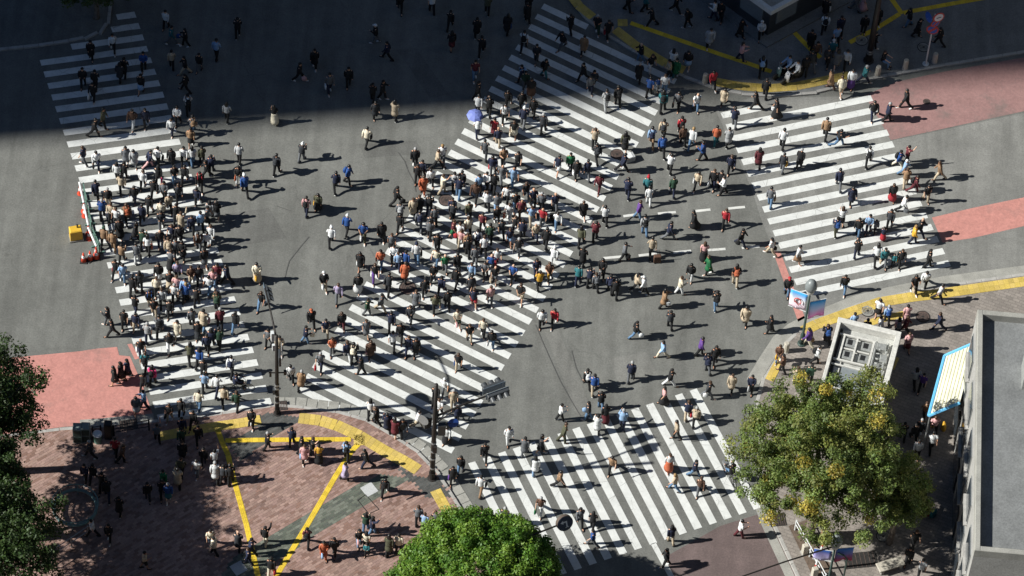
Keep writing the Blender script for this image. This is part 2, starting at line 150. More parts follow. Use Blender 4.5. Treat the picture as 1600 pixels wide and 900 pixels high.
[-4.82,8.25,0,1.02,-2,"beT","kP","b","","person in beige T-shirt and black trousers with brown hair",""],
[-5.07,7.0,0,0.97,274,"wS","kP","k","","person in white shirt and black trousers behind the person in the green T-shirt",""],
[-5.54,6.33,0,1.0,279,"orC","orP","b","","person in orange coat and trousers",""],
[-4.39,6.4,0,1.03,12,"crT","beP","b","arm","person in cream T-shirt and beige trousers with one arm raised",""],
[-3.48,6.17,0,1.05,83,"nT","jnP","k","","person in navy T-shirt and blue denim trousers",""],
[-2.77,12.42,0,1.04,92,"wS","kP","k","","person in white shirt and black trousers left of the brown manhole cover",""],
[-2.08,12.43,0,1.03,85,"kJ","kP","k","","person in black jacket and trousers behind the person in the maroon T-shirt and brown trousers",""],
[-1.16,12.03,0,1.03,279,"wT","kP","k","bp:k","person in white T-shirt and black trousers with black backpack seen from the front",""],
[-0.05,11.76,0,1.02,79,"nJ","gP","W","","person in navy jacket and grey trousers with a white cap",""],
[0.52,12.7,0,0.97,261,"kJ","kP","K","","person in black jacket and trousers with long black hair on the diagonal zebra crossing",""],
[1.18,11.44,0,1.0,81,"dgJ","kP","g","","person in dark grey jacket and black trousers with grey hair on the diagonal zebra crossing",""],
[-2.63,10.74,0,0.95,104,"wT","nP","k","umb","person in white T-shirt and navy trousers with a blue umbrella",""],
[-0.5,10.98,0,0.98,264,"kT","crS","b","bag:cr","person in black T-shirt and cream skirt with cream bag","cream bag held by the person in black T-shirt and cream skirt"],
[-2.1,9.25,0,0.98,86,"gT","dgP","k","","person in grey T-shirt and dark grey trousers",""],
[-1.58,8.2,0,1.05,270,"nJ","gP","k","bag:rd","person in navy jacket and grey trousers with red bag","red bag held by the person in navy jacket and grey trousers"],
[-0.99,7.55,0,1.04,281,"gT","gP","x","","person in grey T-shirt and trousers",""],
[-0.31,7.47,0,1.05,276,"lbT","jnP","x","","person in light blue T-shirt and blue denim trousers with a shaved head",""],
[0.42,6.54,0,1.05,288,"kT","gP","b","","person in black T-shirt and grey trousers",""],
[2.11,8.41,0,0.99,76,"nT","wK","k","","person in navy T-shirt and white shorts",""],
[3.28,8.28,0,0.97,281,"kJ","kP","K","bag:w","person in black jacket and trousers with white bag on the diagonal zebra crossing","white bag held by the person in black jacket and trousers on the diagonal zebra crossing"],
[3.84,8.28,0,0.97,102,"nJ","gP","k","","person in navy jacket and grey trousers left of the brown manhole cover",""],
[-1.5,6.7,0,1.04,83,"kJ","kP","k","","person in black jacket and trousers behind the person in the white T-shirt and white trousers",""],
[-2.44,6.1,0,1.03,256,"brJ","kP","b","","person in brown jacket and black trousers with brown hair seen from the front",""],
[4.43,9.56,0,0.96,105,"dgJ","kP","k","bp:dg","person in dark grey jacket and black trousers left of the brown manhole cover",""],
[5.97,10.39,0,1.02,85,"olJ","kS","K","bp:k","person in olive jacket and black skirt with black backpack",""],
[5.87,8.95,0,1.04,13,"nJ","kP","k","","person in navy jacket and black trousers in front of the brown manhole cover",""],
[7.52,11.0,0,1.03,88,"lbS","taP","k","bp:n","person in light blue shirt and tan trousers with navy backpack",""],
[9.35,11.26,0,0.97,106,"brJ","kP","b","","person in brown jacket and black trousers with brown hair seen from behind",""],
[9.85,11.05,0,1.03,76,"wJ","jnP","r","","person in white jacket and blue denim trousers",""],
[11.27,11.42,0,0.98,93,"orJ","tP","k","","person in orange jacket and teal trousers",""],
[8.16,10.36,0,1.03,94,"blJ","kP","k","bp:bl","person in blue jacket and black trousers with blue backpack seen from behind",""],
[10.52,10.23,0,1.05,170,"blJ","kP","k","","person in blue jacket and black trousers heading left",""],
[8.61,9.16,0,0.99,85,"wS","kP","k","bag:k","person in white shirt and black trousers with black bag on the bare asphalt","black bag held by the person in white shirt and black trousers on the bare asphalt"],
[4.58,7.46,0,0.99,257,"maJ","maP","K","","person in maroon jacket and trousers",""],
[6.28,7.09,0,1.04,79,"nJ","nP","k","","person in navy jacket and trousers seen from behind",""],
[7.5,6.63,0,0.97,94,"wS","wP","k","","person in white shirt and trousers",""],
[8.83,7.4,0,0.96,95,"dgnJ","nP","k","","person in dark green jacket and navy trousers",""],
[10.25,8.17,0,0.97,259,"beJ","kP","K","bag:w","person in beige jacket and black trousers with white bag","white bag held by the person in beige jacket and black trousers"],
[12.31,12.89,0,1.03,84,"nJ","gP","k","","person in navy jacket and grey trousers on the zebra crossing with the pink road patch",""],
[11.95,11.42,0,0.96,96,"lgC","kP","k","","person in light grey coat and black trousers seen from behind",""],
[15.11,11.53,0,1.03,79,"wS","kP","k","","person in white shirt and black trousers on the zebra crossing with the pink road patch",""],
[14.79,13.74,0,1.05,173,"kT","kS","k","bag:w","person in black T-shirt and skirt with white bag","white bag held by the person in black T-shirt and skirt"],
[17.62,12.51,0,1.02,79,"taJ","kP","k","bag:k","person in tan jacket and black trousers with black bag","black bag held by the person in tan jacket and black trousers"],
[18.37,11.95,0,0.99,11,"kT","jnP","k","run","person in black T-shirt and blue denim trousers heading right",""],
[13.75,9.99,0,1.0,92,"maC","kP","K","","person in maroon coat and black trousers",""],
[15.15,9.81,0,0.96,74,"dgJ","gP","k","bag:ye","person in dark grey jacket and grey trousers with yellow bag","yellow bag held by the person in dark grey jacket and grey trousers"],
[16.14,10.14,0,0.95,76,"kC","kP","g","","person in black coat and trousers on the zebra crossing with the pink road patch",""],
[12.15,9.46,0,1.05,266,"nJ","kP","b","","person in navy jacket and black trousers with brown hair seen from the front",""],
[18.46,8.85,0,1.01,92,"nJ","gP","k","bag:k","person in navy jacket and grey trousers with black bag seen from behind","black bag held by the person in navy jacket and grey trousers seen from behind"],
[11.78,7.79,0,1.0,185,"wS","kP","k","","person in white shirt and black trousers heading left",""],
[14.51,7.17,0,0.99,78,"gS","jnP","k","bag:ta","person in grey shirt and blue denim trousers with tan bag","tan bag held by the person in grey shirt and blue denim trousers"],
[20.44,14.28,0,1.04,277,"kJ","nP","k","","person in black jacket and navy trousers in front of the dark lamp mast",""],
[21.28,14.12,0,1.03,-3,"nJ","kP","g","","person in navy jacket and black trousers with grey hair",""],
[20.18,10.73,0,0.97,82,"wS","kP","k","bp:k","person in white shirt and black trousers behind the person in the yellow jacket",""],
[22.75,8.98,0,0.98,-5,"maJ","maP","k","bp:k","person in maroon jacket and trousers with black backpack",""],
[21.58,8.28,0,0.99,267,"kJ","rdS","b","","person in black jacket and red skirt",""],
[19.21,7.78,0,0.96,283,"nC","kP","k","","person in navy coat and black trousers",""],
[23.51,8.34,0,1.04,288,"kT","beP","k","","person in black T-shirt and beige trousers on the bare asphalt",""],
[24.36,10.0,0,0.99,175,"taJ","beP","b","","person in tan jacket and beige trousers with brown hair heading left",""],
[-20.95,3.51,0,1.0,259,"kJ","kP","k","","person in black jacket and trousers right of the red traffic cones",""],
[-23.62,2.91,0,1.01,98,"blJ","kP","g","","person in blue jacket and black trousers with grey hair",""],
[-22.14,2.7,0,1.04,104,"taJ","kP","b","bp:or","person in tan jacket and black trousers with orange backpack",""],
[-21.33,2.75,0,1.0,87,"nJ","kP","k","","person in navy jacket and black trousers behind the person in the cream coat",""],
[-23.3,0.95,0,0.98,85,"taJ","kP","dgn","","person in tan jacket and black trousers with a green cap",""],
[-22.7,0.68,0,1.0,90,"taJ","taP","k","","person in tan jacket and trousers",""],
[-21.62,1.57,0,1.01,-13,"kC","kP","K","","person in black coat and trousers with long black hair heading right",""],
[-20.75,0.56,0,0.96,91,"wT","kP","K","bag:or","person in white T-shirt and black trousers with orange bag","orange bag held by the person in white T-shirt and black trousers"],
[-20.13,1.22,0,1.01,285,"kT","nP","x","","person in black T-shirt and navy trousers",""],
[-21.29,-0.04,0,0.98,90,"gJ","wP","k","bag:k","person in grey jacket and white trousers with black bag","black bag held by the person in grey jacket and white trousers"],
[-18.73,0.42,0,1.01,259,"kC","kP","k","","person in black coat and trousers behind the person in the lilac jacket",""],
[-17.94,1.17,0,1.04,286,"brJ","gP","k","bp:lg","person in brown jacket and grey trousers with light grey backpack",""],
[-17.45,1.33,0,1.01,269,"wS","kP","k","","person in white shirt and black trousers behind the person in the cream coat",""],
[-21.97,-1.48,0,1.0,285,"lbT","jnP","K","","person in light blue T-shirt and blue denim trousers with long black hair",""],
[-21.26,-2.37,0,1.04,78,"kJ","kP","B","","person in black jacket and trousers with a black cap seen from behind",""],
[-18.28,-2.57,0,1.03,80,"blJ","kP","r","","person in blue jacket and black trousers with fair hair",""],
[-17.1,3.41,0,0.96,91,"kJ","gS","K","","person in black jacket and grey skirt with long black hair",""],
[-12.07,4.17,0,0.96,76,"piJ","nP","k","bp:k","person in pale pink jacket and navy trousers with black backpack",""],
[-11.44,4.67,0,0.97,261,"olJ","kS","K","bag:ye","person in olive jacket and black skirt with yellow bag","yellow bag held by the person in olive jacket and black skirt"],
[-10.49,2.13,0,0.96,98,"wS","kP","W","","person in white shirt and black trousers with a white cap",""],
[-14.41,-0.76,0,1.02,284,"crJ","beS","k","bag:ye","person in cream jacket and beige skirt with yellow bag","yellow bag held by the person in cream jacket and beige skirt"],
[-16.08,-1.15,0,1.03,163,"nJ","kP","k","","person in navy jacket and black trousers heading left on the crowded crossing beside the barricades",""],
[-17.04,-1.76,0,1.02,253,"wT","jnP","k","","person in white T-shirt and blue denim trousers seen from the front",""],
[-10.59,-1.04,0,1.02,282,"kJ","beP","W","bag:w","person in black jacket and beige trousers with white bag","white bag held by the person in black jacket and beige trousers"],
[-9.66,3.03,0,0.96,76,"blJ","kP","W","","person in blue jacket and black trousers behind the person in the lilac shirt",""],
[-8.68,2.57,0,1.04,274,"blT","olP","K","bag:w","person in blue T-shirt and olive trousers with white bag","white bag held by the person in blue T-shirt and olive trousers"],
[-7.6,2.77,0,1.05,272,"kC","kP","k","","person in black coat and trousers seen from the front on the bare asphalt",""],
[-8.62,0.59,0,1.05,263,"kJ","kS","K","bag:w","person in black jacket and skirt with white bag","white bag held by the person in black jacket and skirt"],
[-7.77,-0.15,0,1.0,273,"kT","puP","b","bag:w","person in black T-shirt and purple trousers with white bag","white bag held by the person in black T-shirt and purple trousers"],
[-8.7,-1.0,0,1.05,267,"kJ","wS","k","","person in black jacket and white skirt seen from the front",""],
[-9.75,-1.74,0,1.03,276,"liS","gP","b","","person in lilac shirt and grey trousers",""],
[-6.62,3.45,0,1.0,253,"kJ","kP","k","","person in black jacket and trousers behind the person in the orange coat and black trousers",""],
[-5.57,3.67,0,1.02,99,"gJ","gP","k","bp:n","person in grey jacket and trousers with navy backpack",""],
[-4.93,3.13,0,0.99,78,"gJ","kP","k","","person in grey jacket and black trousers seen from behind on the diagonal zebra crossing",""],
[-5.5,1.34,0,1.03,90,"wS","jnP","N","bag:k","person in white shirt and blue denim trousers with black bag","black bag held by the person in white shirt and blue denim trousers"],
[-4.53,0.05,0,0.98,270,"kJ","kP","g","","person in black jacket and trousers with grey hair on the diagonal zebra crossing",""],
[-3.19,-0.16,0,0.96,74,"kJ","kP","k","","person in black jacket and trousers in front of the person in the green T-shirt",""],
[-6.15,-0.08,0,0.99,90,"orC","kP","b","bag:k","person in orange coat and black trousers with black bag","black bag held by the person in orange coat and black trousers"],
[-7.02,-1.0,0,1.04,86,"dgJ","kP","k","","person in dark grey jacket and black trousers left of the person in the green T-shirt",""],
[-4.95,-0.92,0,1.03,286,"kJ","kP","B","","person in black jacket and trousers with a black cap seen from the front",""],
[-1.75,5.46,0,1.01,98,"wJ","kP","b","","person in white jacket and black trousers with brown hair",""],
[-0.47,4.87,0,1.04,258,"wT","wP","b","bag:or","person in white T-shirt and trousers with orange bag","orange bag held by the person in white T-shirt and trousers"],
[0.16,5.17,0,1.03,286,"maT","brP","x","","person in maroon T-shirt and brown trousers",""],
[-0.36,3.07,0,0.96,279,"nT","lbK","b","","person in navy T-shirt and light blue shorts",""],
[0.21,2.45,0,1.04,258,"kT","gP","g","bag:g","person in black T-shirt and grey trousers with grey bag","grey bag held by the person in black T-shirt and grey trousers"],
[1.52,4.66,0,1.04,257,"rdT","gP","x","","person in red T-shirt and grey trousers",""],
[2.36,4.59,0,0.98,270,"wS","jnP","k","case:k","person in white shirt and blue denim trousers with black suitcase","black suitcase held by the person in white shirt and blue denim trousers"],
[1.13,3.54,0,0.96,285,"beT","nP","x","","person in beige T-shirt and navy trousers",""],
[1.7,3.04,0,1.0,79,"kJ","kP","k","","person in black jacket and trousers behind the person in the yellow T-shirt and black trousers",""],
[3.79,5.35,0,0.96,270,"kJ","kS","b","","person in black jacket and skirt with brown hair",""],
[3.76,3.38,0,0.97,83,"olJ","kP","K","","person in olive jacket and black trousers with long black hair on the bare asphalt",""],
[3.71,0.56,0,0.97,79,"tJ","nP","k","","person in teal jacket and navy trousers seen from behind",""],
[2.09,0.73,0,1.03,276,"brT","kP","b","bag:ye","person in brown T-shirt and black trousers with yellow bag","yellow bag held by the person in brown T-shirt and black trousers"],
[1.5,0.06,0,0.98,104,"yeT","kP","k","","person in yellow T-shirt and black trousers",""],
[0.06,0.43,0,1.0,258,"blT","kP","x","","person in blue T-shirt and black trousers right of the person in the green T-shirt",""],
[-1.05,0.32,0,0.98,275,"kT","gK","x","bag:be","person in black T-shirt and grey shorts with beige bag","beige bag held by the person in black T-shirt and grey shorts"],
[-1.54,0.53,0,0.95,265,"gT","kP","K","","person in grey T-shirt and black trousers seen from the front on the diagonal zebra crossing",""],
[-1.76,2.09,0,1.02,103,"wT","kP","b","","person in white T-shirt and black trousers right of the person in the green T-shirt",""],
[0.55,-0.95,0,1.04,256,"kT","beK","b","","person in black T-shirt and beige shorts",""],
[5.05,4.99,0,1.03,95,"wS","kP","k","","person in white shirt and black trousers in front of the brown manhole cover",""],
[6.93,5.56,0,0.99,-4,"puJ","jnP","b","","person in purple jacket and blue denim trousers",""],
[7.36,4.43,0,1.0,101,"lgJ","jnP","k","bp:k","person in light grey jacket and blue denim trousers with black backpack",""],
[8.74,4.26,0,1.03,-8,"nJ","gP","k","","person in navy jacket and grey trousers heading right",""],
[10.24,5.21,0,0.99,198,"kJ","kS","K","","person in black jacket and skirt behind the person in the green coat and black trousers",""],
[4.52,3.84,0,1.0,93,"maJ","kP","k","","person in maroon jacket and black trousers seen from behind",""],
[6.25,2.52,0,1.02,-5,"gS","kP","k","bag:k","person in grey shirt and black trousers with black bag heading right","black bag held by the person in grey shirt and black trousers heading right"],
[7.78,2.93,0,1.05,100,"beS","kP","k","case:br","person in beige shirt and black trousers with brown suitcase","brown suitcase held by the person in beige shirt and black trousers"],
[5.09,1.23,0,1.03,258,"kJ","kP","K","bag:w","person in black jacket and trousers with white bag on the bare asphalt","white bag held by the person in black jacket and trousers on the bare asphalt"],
[11.12,1.96,0,1.02,189,"gnC","kP","b","","person in green coat and black trousers",""],
[10.1,1.47,0,1.01,254,"kJ","wP","k","","person in black jacket and white trousers seen from the front",""],
[7.55,0.25,0,0.98,171,"wJ","kP","W","","person in white jacket and black trousers with a white cap heading left",""],
[5.81,-0.17,0,1.02,96,"kJ","kP","k","","person in black jacket and trousers left of the stroller",""],
[16.13,3.15,0,1.03,-13,"wS","taS","k","","person in white shirt and tan skirt",""],
[12.62,1.27,0,1.04,94,"kT","beP","K","bp:or","person in black T-shirt and beige trousers with orange backpack",""],
[15.56,0.87,0,1.02,268,"kJ","jnP","R","","person in black jacket and blue denim trousers with a red cap",""],
[22.1,7.44,0,0.98,-18,"wJ","kP","k","bag:g","person in white jacket and black trousers with grey bag","grey bag held by the person in white jacket and black trousers"],
[20.65,3.53,0,1.05,93,"wT","kP","K","bag:be","person in white T-shirt and black trousers with beige bag","beige bag held by the person in white T-shirt and black trousers"],
[23.43,2.23,0,1.0,257,"wJ","kP","K","","person in white jacket and black trousers in front of the person in the yellow jacket",""],
[22.8,1.58,0.12,1.0,286,"kT","kP","K","bag:be","person in black T-shirt and trousers with beige bag","beige bag held by the person in black T-shirt and trousers"],
[24.16,1.06,0.12,1.0,-13,"wT","kP","k","","person in white T-shirt and black trousers heading right",""],
[-21.51,-4.66,0,1.01,272,"kT","kP","k","","person in black T-shirt and trousers seen from the front",""],
[-20.85,-4.75,0,1.0,265,"nJ","beP","k","bag:br","person in navy jacket and beige trousers with brown bag","brown bag held by the person in navy jacket and beige trousers"],
[-19.51,-5.05,0,1.03,95,"gJ","kP","k","bp:k","person in grey jacket and black trousers with black backpack",""],
[-20.05,-5.53,0,1.02,88,"lgT","nP","g","","person in light grey T-shirt and navy trousers",""],
[-18.79,-5.93,0,1.04,278,"kJ","wP","b","","person in black jacket and white trousers with brown hair",""],
[-20.06,-7.55,0,1.02,87,"tT","kP","b","bp:k","person in teal T-shirt and black trousers with black backpack",""],
[-19.49,-8.44,0,1.01,81,"hpJ","kP","K","bp:k","person in hot pink jacket and black trousers with black backpack",""],
[-21.54,-8.61,0,1.01,182,"kJ","kS","k","","person in black jacket and skirt heading left",""],
[-17.57,-6.75,0,1.02,106,"olJ","kP","K","","person in olive jacket and black trousers in front of the person in the cream coat",""],
[-16.19,-4.25,0,1.03,101,"maJ","kP","g","","person in maroon jacket and black trousers with grey hair",""],
[-15.29,-4.36,0,1.03,78,"kJ","jnP","K","","person in black jacket and blue denim trousers with long black hair seen from behind",""],
[-16.08,-5.65,0,1.04,83,"dgnJ","kP","k","","person in dark green jacket and black trousers right of the person in the cream coat",""],
[-13.99,-2.65,0,1.02,254,"kT","jnP","b","","person in black T-shirt and blue denim trousers with brown hair",""],
[-11.07,-3.57,0,1.02,284,"kJ","kP","or","","person in black jacket and trousers with an orange cap",""],
[-10.37,-6.52,0,1.03,269,"gT","nP","g","bag:rd","person in grey T-shirt and navy trousers with red bag","red bag held by the person in grey T-shirt and navy trousers"],
[-11.88,-7.51,0,1.01,279,"wS","kP","k","","person in white shirt and black trousers seen from the front on the bare asphalt",""],
[-11.33,-8.02,0,1.01,88,"taC","kP","g","","person in tan coat and black trousers",""],
[-15.23,-7.41,0,1.01,80,"wS","kP","k","bp:n","person in white shirt and black trousers left of the tall mast beside the plaza",""],
[-15.92,-8.76,0,1.02,76,"wS","nP","k","","person in white shirt and navy trousers seen from behind",""],
[-4.25,-1.9,0,1.02,279,"olJ","kP","b","","person in olive jacket and black trousers with brown hair on the diagonal zebra crossing",""],
[-3.57,-1.81,0,1.0,97,"kJ","kP","k","","person in black jacket and trousers right of the person in the brown coat",""],
[-2.89,-3.0,0,1.0,282,"crT","dgnK","b","bag:pi","person in cream T-shirt and dark green shorts with pale pink bag","pale pink bag held by the person in cream T-shirt and dark green shorts"],
[-9.36,-3.64,0,1.02,278,"kJ","maP","L","","person in black jacket and maroon trousers",""],
[-6.62,-3.52,0,1.02,92,"nJ","kP","k","","person in navy jacket and black trousers behind the person in the brown coat",""],
[-8.51,-5.91,0,1.05,80,"kJ","kP","k","bp:cr","person in black jacket and trousers with cream backpack",""],
[-7.63,-5.51,0,1.0,284,"brC","kP","b","bag:pi","person in brown coat and black trousers with pale pink bag","pale pink bag held by the person in brown coat and black trousers"],
[-8.04,-6.72,0,0.99,163,"kJ","kP","k","","person in black jacket and trousers in front of the person in the brown coat",""],
[-2.67,-5.87,0,1.0,261,"kT","beP","b","bag:bl","person in black T-shirt and beige trousers with blue bag","blue bag held by the person in black T-shirt and beige trousers"],
[-3.27,-7.62,0,1.02,260,"wT","gP","W","","person in white T-shirt and grey trousers with a white cap",""],
[-2.08,-1.54,0,1.03,99,"nT","rdK","b","","person in navy T-shirt and red shorts",""],
[-1.23,-1.22,0,1.01,286,"piT","gP","b","","person in pale pink T-shirt and grey trousers",""],
[1.78,-2.53,0,1.01,279,"wJ","kP","K","","person in white jacket and black trousers with long black hair left of the stroller",""],
[-0.88,-4.16,0,1.02,261,"kJ","jnP","k","bag:w","person in black jacket and blue denim trousers with white bag seen from the front","white bag of the one in black jacket and blue denim trousers seen from the front"],
[8.63,-0.65,0,1.01,5,"taC","kP","K","bag:w","person in tan coat and black trousers with white bag and long black hair","white bag held by the person in tan coat and black trousers and long black hair"],
[10.74,-3.77,0,1.02,-1,"puJ","kP","k","","person in purple jacket and black trousers",""],
[11.25,-4.93,0,1.02,97,"nJ","gP","k","bp:n","person in navy jacket and grey trousers with navy backpack",""],
[6.91,-5.87,0,1.0,88,"nJ","gP","g","bag:k","person in navy jacket and grey trousers with black bag and grey hair","black bag held by the person in navy jacket and grey trousers and grey hair"],
[13.25,-1.37,0,1.04,260,"beC","kP","k","","person in beige coat and black trousers seen from the front",""],
[16.83,-2.78,0.12,1.05,165,"puJ","crP","k","bag:ta","person in purple jacket and cream trousers with tan bag","tan bag held by the person in purple jacket and cream trousers"],
[17.9,-2.4,0.12,1.04,105,"kC","kP","b","bp:bl","person in black coat and trousers with blue backpack",""],
[17.23,-3.86,0.12,1.03,-14,"wS","kP","k","bp:k","person in white shirt and black trousers with black backpack heading right",""],
[20.8,-0.2,0.12,1.04,253,"wT","kS","K","","person in white T-shirt and black skirt with long black hair",""],
[20.03,-1.94,0.12,1.01,95,"kJ","kP","k","","person in black jacket and trousers behind the roofed entrance",""],
[20.95,-1.66,0.12,1.05,164,"wJ","kP","k","","person in white jacket and black trousers heading left",""],
[24.24,-0.91,0.12,1.0,191,"nJ","nP","b","","person in navy jacket and trousers on the pavement by the roofed entrance",""],
[22.39,-2.48,0.12,1.04,282,"piJ","maS","b","","person in pale pink jacket and maroon skirt",""],
[-19.78,-10.06,0,1.04,193,"lbS","nP","k","","person in light blue shirt and navy trousers heading left",""],
[-20.18,-10.42,0,1.0,285,"gJ","wS","K","","person in grey jacket and white skirt",""],
[-16.78,-9.87,0,1.0,76,"crT","jnP","k","","person in cream T-shirt and blue denim trousers seen from behind",""],
[-16.44,-14.29,0.12,1.03,256,"wT","gP","K","","person in white T-shirt and grey trousers with long black hair",""],
[-17.39,-15.14,0.12,1.04,99,"beC","kP","k","","person in beige coat and black trousers seen from behind",""],
[-20.66,-13.84,0.12,1.04,-7,"brT","kP","b","","person in brown T-shirt and black trousers",""],
[-15.41,-9.41,0,1.01,98,"beJ","kP","k","","person in beige jacket and black trousers seen from behind",""],
[-15.37,-14.64,0.12,1.03,94,"wC","kP","g","","person in white coat and black trousers with grey hair",""],
[-14.53,-14.65,0.12,1.04,87,"kJ","kP","k","","person in black jacket and trousers left of the person in the pale pink coat",""],
[-6.87,-10.07,0,1.05,170,"kJ","kP","b","","person in black jacket and trousers with brown hair heading left",""],
[-6.28,-10.47,0,1.04,103,"nC","kP","k","bag:lg","person in navy coat and black trousers with light grey bag","light grey bag held by the person in navy coat and black trousers"],
[-5.86,-10.76,0,1.03,75,"maC","kS","K","","person in maroon coat and black skirt",""],
[-4.7,-10.07,0,1.04,-12,"wT","beP","k","","person in white T-shirt and beige trousers",""],
[-3.0,-10.87,0,1.04,252,"wJ","kS","K","","person in white jacket and black skirt",""],
[-3.49,-9.21,0,1.02,252,"wT","kP","b","","person in white T-shirt and black trousers behind the mast with two signal heads",""],
[-7.19,-13.04,0.12,1.03,180,"kJ","nP","k","","person in black jacket and navy trousers heading left",""],
[-6.14,-14.64,0.12,1.04,264,"kJ","kP","k","bag:br","person in black jacket and trousers with brown bag","brown bag held by the person in black jacket and trousers"],
[2.2,-11.17,0,1.02,-10,"dgT","kS","K","arm","person in dark grey T-shirt and black skirt with one arm raised",""],
[3.33,-10.35,0,1.05,7,"olS","olP","b","","person in olive shirt and trousers",""],
[3.3,-13.32,0,1.02,-14,"taT","kP","k","","person in tan T-shirt and black trousers heading right",""],
[6.62,-9.09,0,1.04,85,"lbJ","nP","g","","person in light blue jacket and navy trousers",""],
[9.67,-9.58,0,1.04,194,"beT","kP","K","","person in beige T-shirt and black trousers with long black hair",""],
[6.21,-12.02,0,1.05,255,"taT","kP","k","","person in tan T-shirt and black trousers seen from the front",""],
[23.92,-7.95,0.12,1.04,269,"piT","kP","b","","person in pale pink T-shirt and black trousers on the pavement by the roofed entrance",""],
[23.76,-9.28,0.12,1.02,91,"wT","kP","k","","person in white T-shirt and black trousers in front of the person in the purple T-shirt",""],
[-21.08,-16.26,0.12,1.05,96,"kJ","nP","k","","person in black jacket and navy trousers seen from behind on the brick plaza",""],
[-5.62,-18.54,0.12,1.04,81,"olC","kP","K","","person in olive coat and black trousers",""],
[2.4,-15.08,0,1.04,259,"brT","wP","g","bag:gn","person in brown T-shirt and white trousers with green bag","green bag held by the person in brown T-shirt and white trousers"],
[13.28,-15.75,0,1.04,8,"wT","maP","k","","person in white T-shirt and maroon trousers",""]],
"crowd":[
[-21.53,17.33,0,0.98,253,"wS","kP","k",""],
[-24.45,15.31,0,0.97,280,"wS","kP","k",""],
[-21.09,16.13,0,1.02,-10,"tS","gP","k",""],
[-20.23,16.04,0,0.96,195,"kJ","kP","K","bag:bl"],
[-22.48,14.01,0,1.0,275,"blS","kP","k","bag:k"],
[-23.55,13.44,0,0.99,83,"kJ","kP","k",""],
[-23.78,13.08,0,0.96,77,"dgC","kP","K",""],
[-22.45,12.32,0,1.0,261,"kJ","lbS","K",""],
[-20.86,14.31,0,0.95,95,"beS","kP","k",""],
[-20.04,13.92,0,0.99,187,"kJ","beP","k",""],
[-19.23,14.25,0,0.96,256,"kJ","gP","k",""],
[-19.87,12.61,0,0.96,165,"kJ","kP","k",""],
[-25.65,14.59,0,0.99,271,"kC","kP","K",""],
[-25.86,12.45,0,1.03,273,"kJ","kP","k",""],
[-25.14,12.4,0,0.96,86,"kJ","kP","k",""],
[-25.15,11.46,0,0.97,260,"kJ","kP","k","bag:w"],
[-17.25,17.06,0,1.01,94,"kJ","kP","k",""],
[-18.33,15.28,0,1.04,72,"lbS","kP","k",""],
[-13.33,14.03,0,1.01,-7,"kJ","kP","k","bag:pi"],
[-12.52,15.15,0,0.99,269,"kC","kP","K",""],
[-11.49,13.34,0,1.05,287,"gJ","nP","k","bag:w"],
[-7.83,19.97,0,0.95,275,"kJ","kP","k",""],
[-5.93,19.99,0,1.04,104,"wT","kP","k",""],
[-9.09,17.37,0,0.98,179,"kJ","gP","W",""],
[-8.3,16.15,0,0.96,170,"nJ","kP","k",""],
[-4.77,18.87,0,0.96,81,"kJ","kP","k",""],
[-4.57,17.25,0,0.98,107,"kJ","maS","K","bp:k"],
[-10.42,13.9,0,1.03,277,"kJ","kP","k",""],
[-8.93,12.87,0,0.97,83,"kJ","kP","k",""],
[-8.36,13.11,0,1.01,-17,"kJ","kP","k",""],
[-2.64,20.2,0,1.01,90,"olJ","kP","k",""],
[-3.16,18.4,0,0.99,96,"kC","kP","k",""],
[-2.8,17.01,0,1.0,87,"kJ","kP","k",""],
[-0.18,20.51,0,0.96,96,"kJ","kP","k",""],
[-3.06,15.11,0,1.03,281,"maT","jnP","k",""],
[-0.31,15.0,0,1.02,189,"nJ","kP","k","bp:lb"],
[-0.07,14.65,0,0.97,270,"dgnJ","gP","k",""],
[-2.8,13.55,0,1.0,17,"kJ","kP","k",""],
[3.32,15.6,0,0.98,215,"kJ","kP","k",""],
[5.72,21.08,0.12,1.05,-10,"kJ","kP","k",""],
[6.74,21.21,0.12,0.96,9,"tJ","kP","k",""],
[8.58,21.24,0.12,1.0,-11,"kJ","kP","k",""],
[10.89,20.91,0.12,1.02,177,"wS","nP","k",""],
[8.53,16.9,0.12,1.02,80,"wJ","kP","K",""],
[8.34,16.22,0,1.01,197,"beS","kP","k",""],
[8.75,16.35,0,1.01,257,"gnC","tP","k",""],
[7.74,15.25,0,0.68,284,"blT","lgP","k","ch"],
[3.94,15.08,0,0.96,278,"dgJ","kP","K",""],
[16.68,19.15,0.12,1.04,256,"kC","kP","k",""],
[17.02,18.43,0.12,0.96,287,"brJ","kP","k",""],
[17.54,21.75,0.12,0.99,79,"kC","kP","k","bag:w"],
[18.41,20.39,0.12,1.04,282,"nJ","kP","k",""],
[18.19,19.63,0.12,1.03,282,"lbT","kP","k",""],
[17.95,18.53,0.12,1.04,268,"tT","gP","W",""],
[19.36,22.37,0.12,0.97,163,"gJ","gP","k",""],
[19.77,22.4,0.12,0.97,-3,"piT","piS","k",""],
[-19.54,10.99,0,1.02,104,"wS","kP","k","bp:k"],
[-19.11,9.48,0,1.02,106,"gT","jnP","k","bp:ta"],
[-19.15,8.64,0,0.96,274,"taJ","kS","K",""],
[-22.72,6.95,0,0.96,285,"gC","gP","K",""],
[-20.88,7.04,0,0.96,73,"wS","kP","k","bag:k"],
[-19.41,7.29,0,0.97,269,"wS","kP","K",""],
[-18.36,7.32,0,0.96,106,"olJ","kP","k",""],
[-23.09,5.73,0,0.95,86,"wJ","kP","K","bag:gn"],
[-22.68,5.77,0,0.97,81,"kJ","kP","k","bag:w"],
[-20.71,5.72,0,0.96,87,"kJ","kP","K","bag:hp"],
[-19.8,5.84,0,0.95,285,"kJ","jnP","k",""],
[-18.3,5.48,0,1.01,281,"kJ","kP","k","bp:rd"],
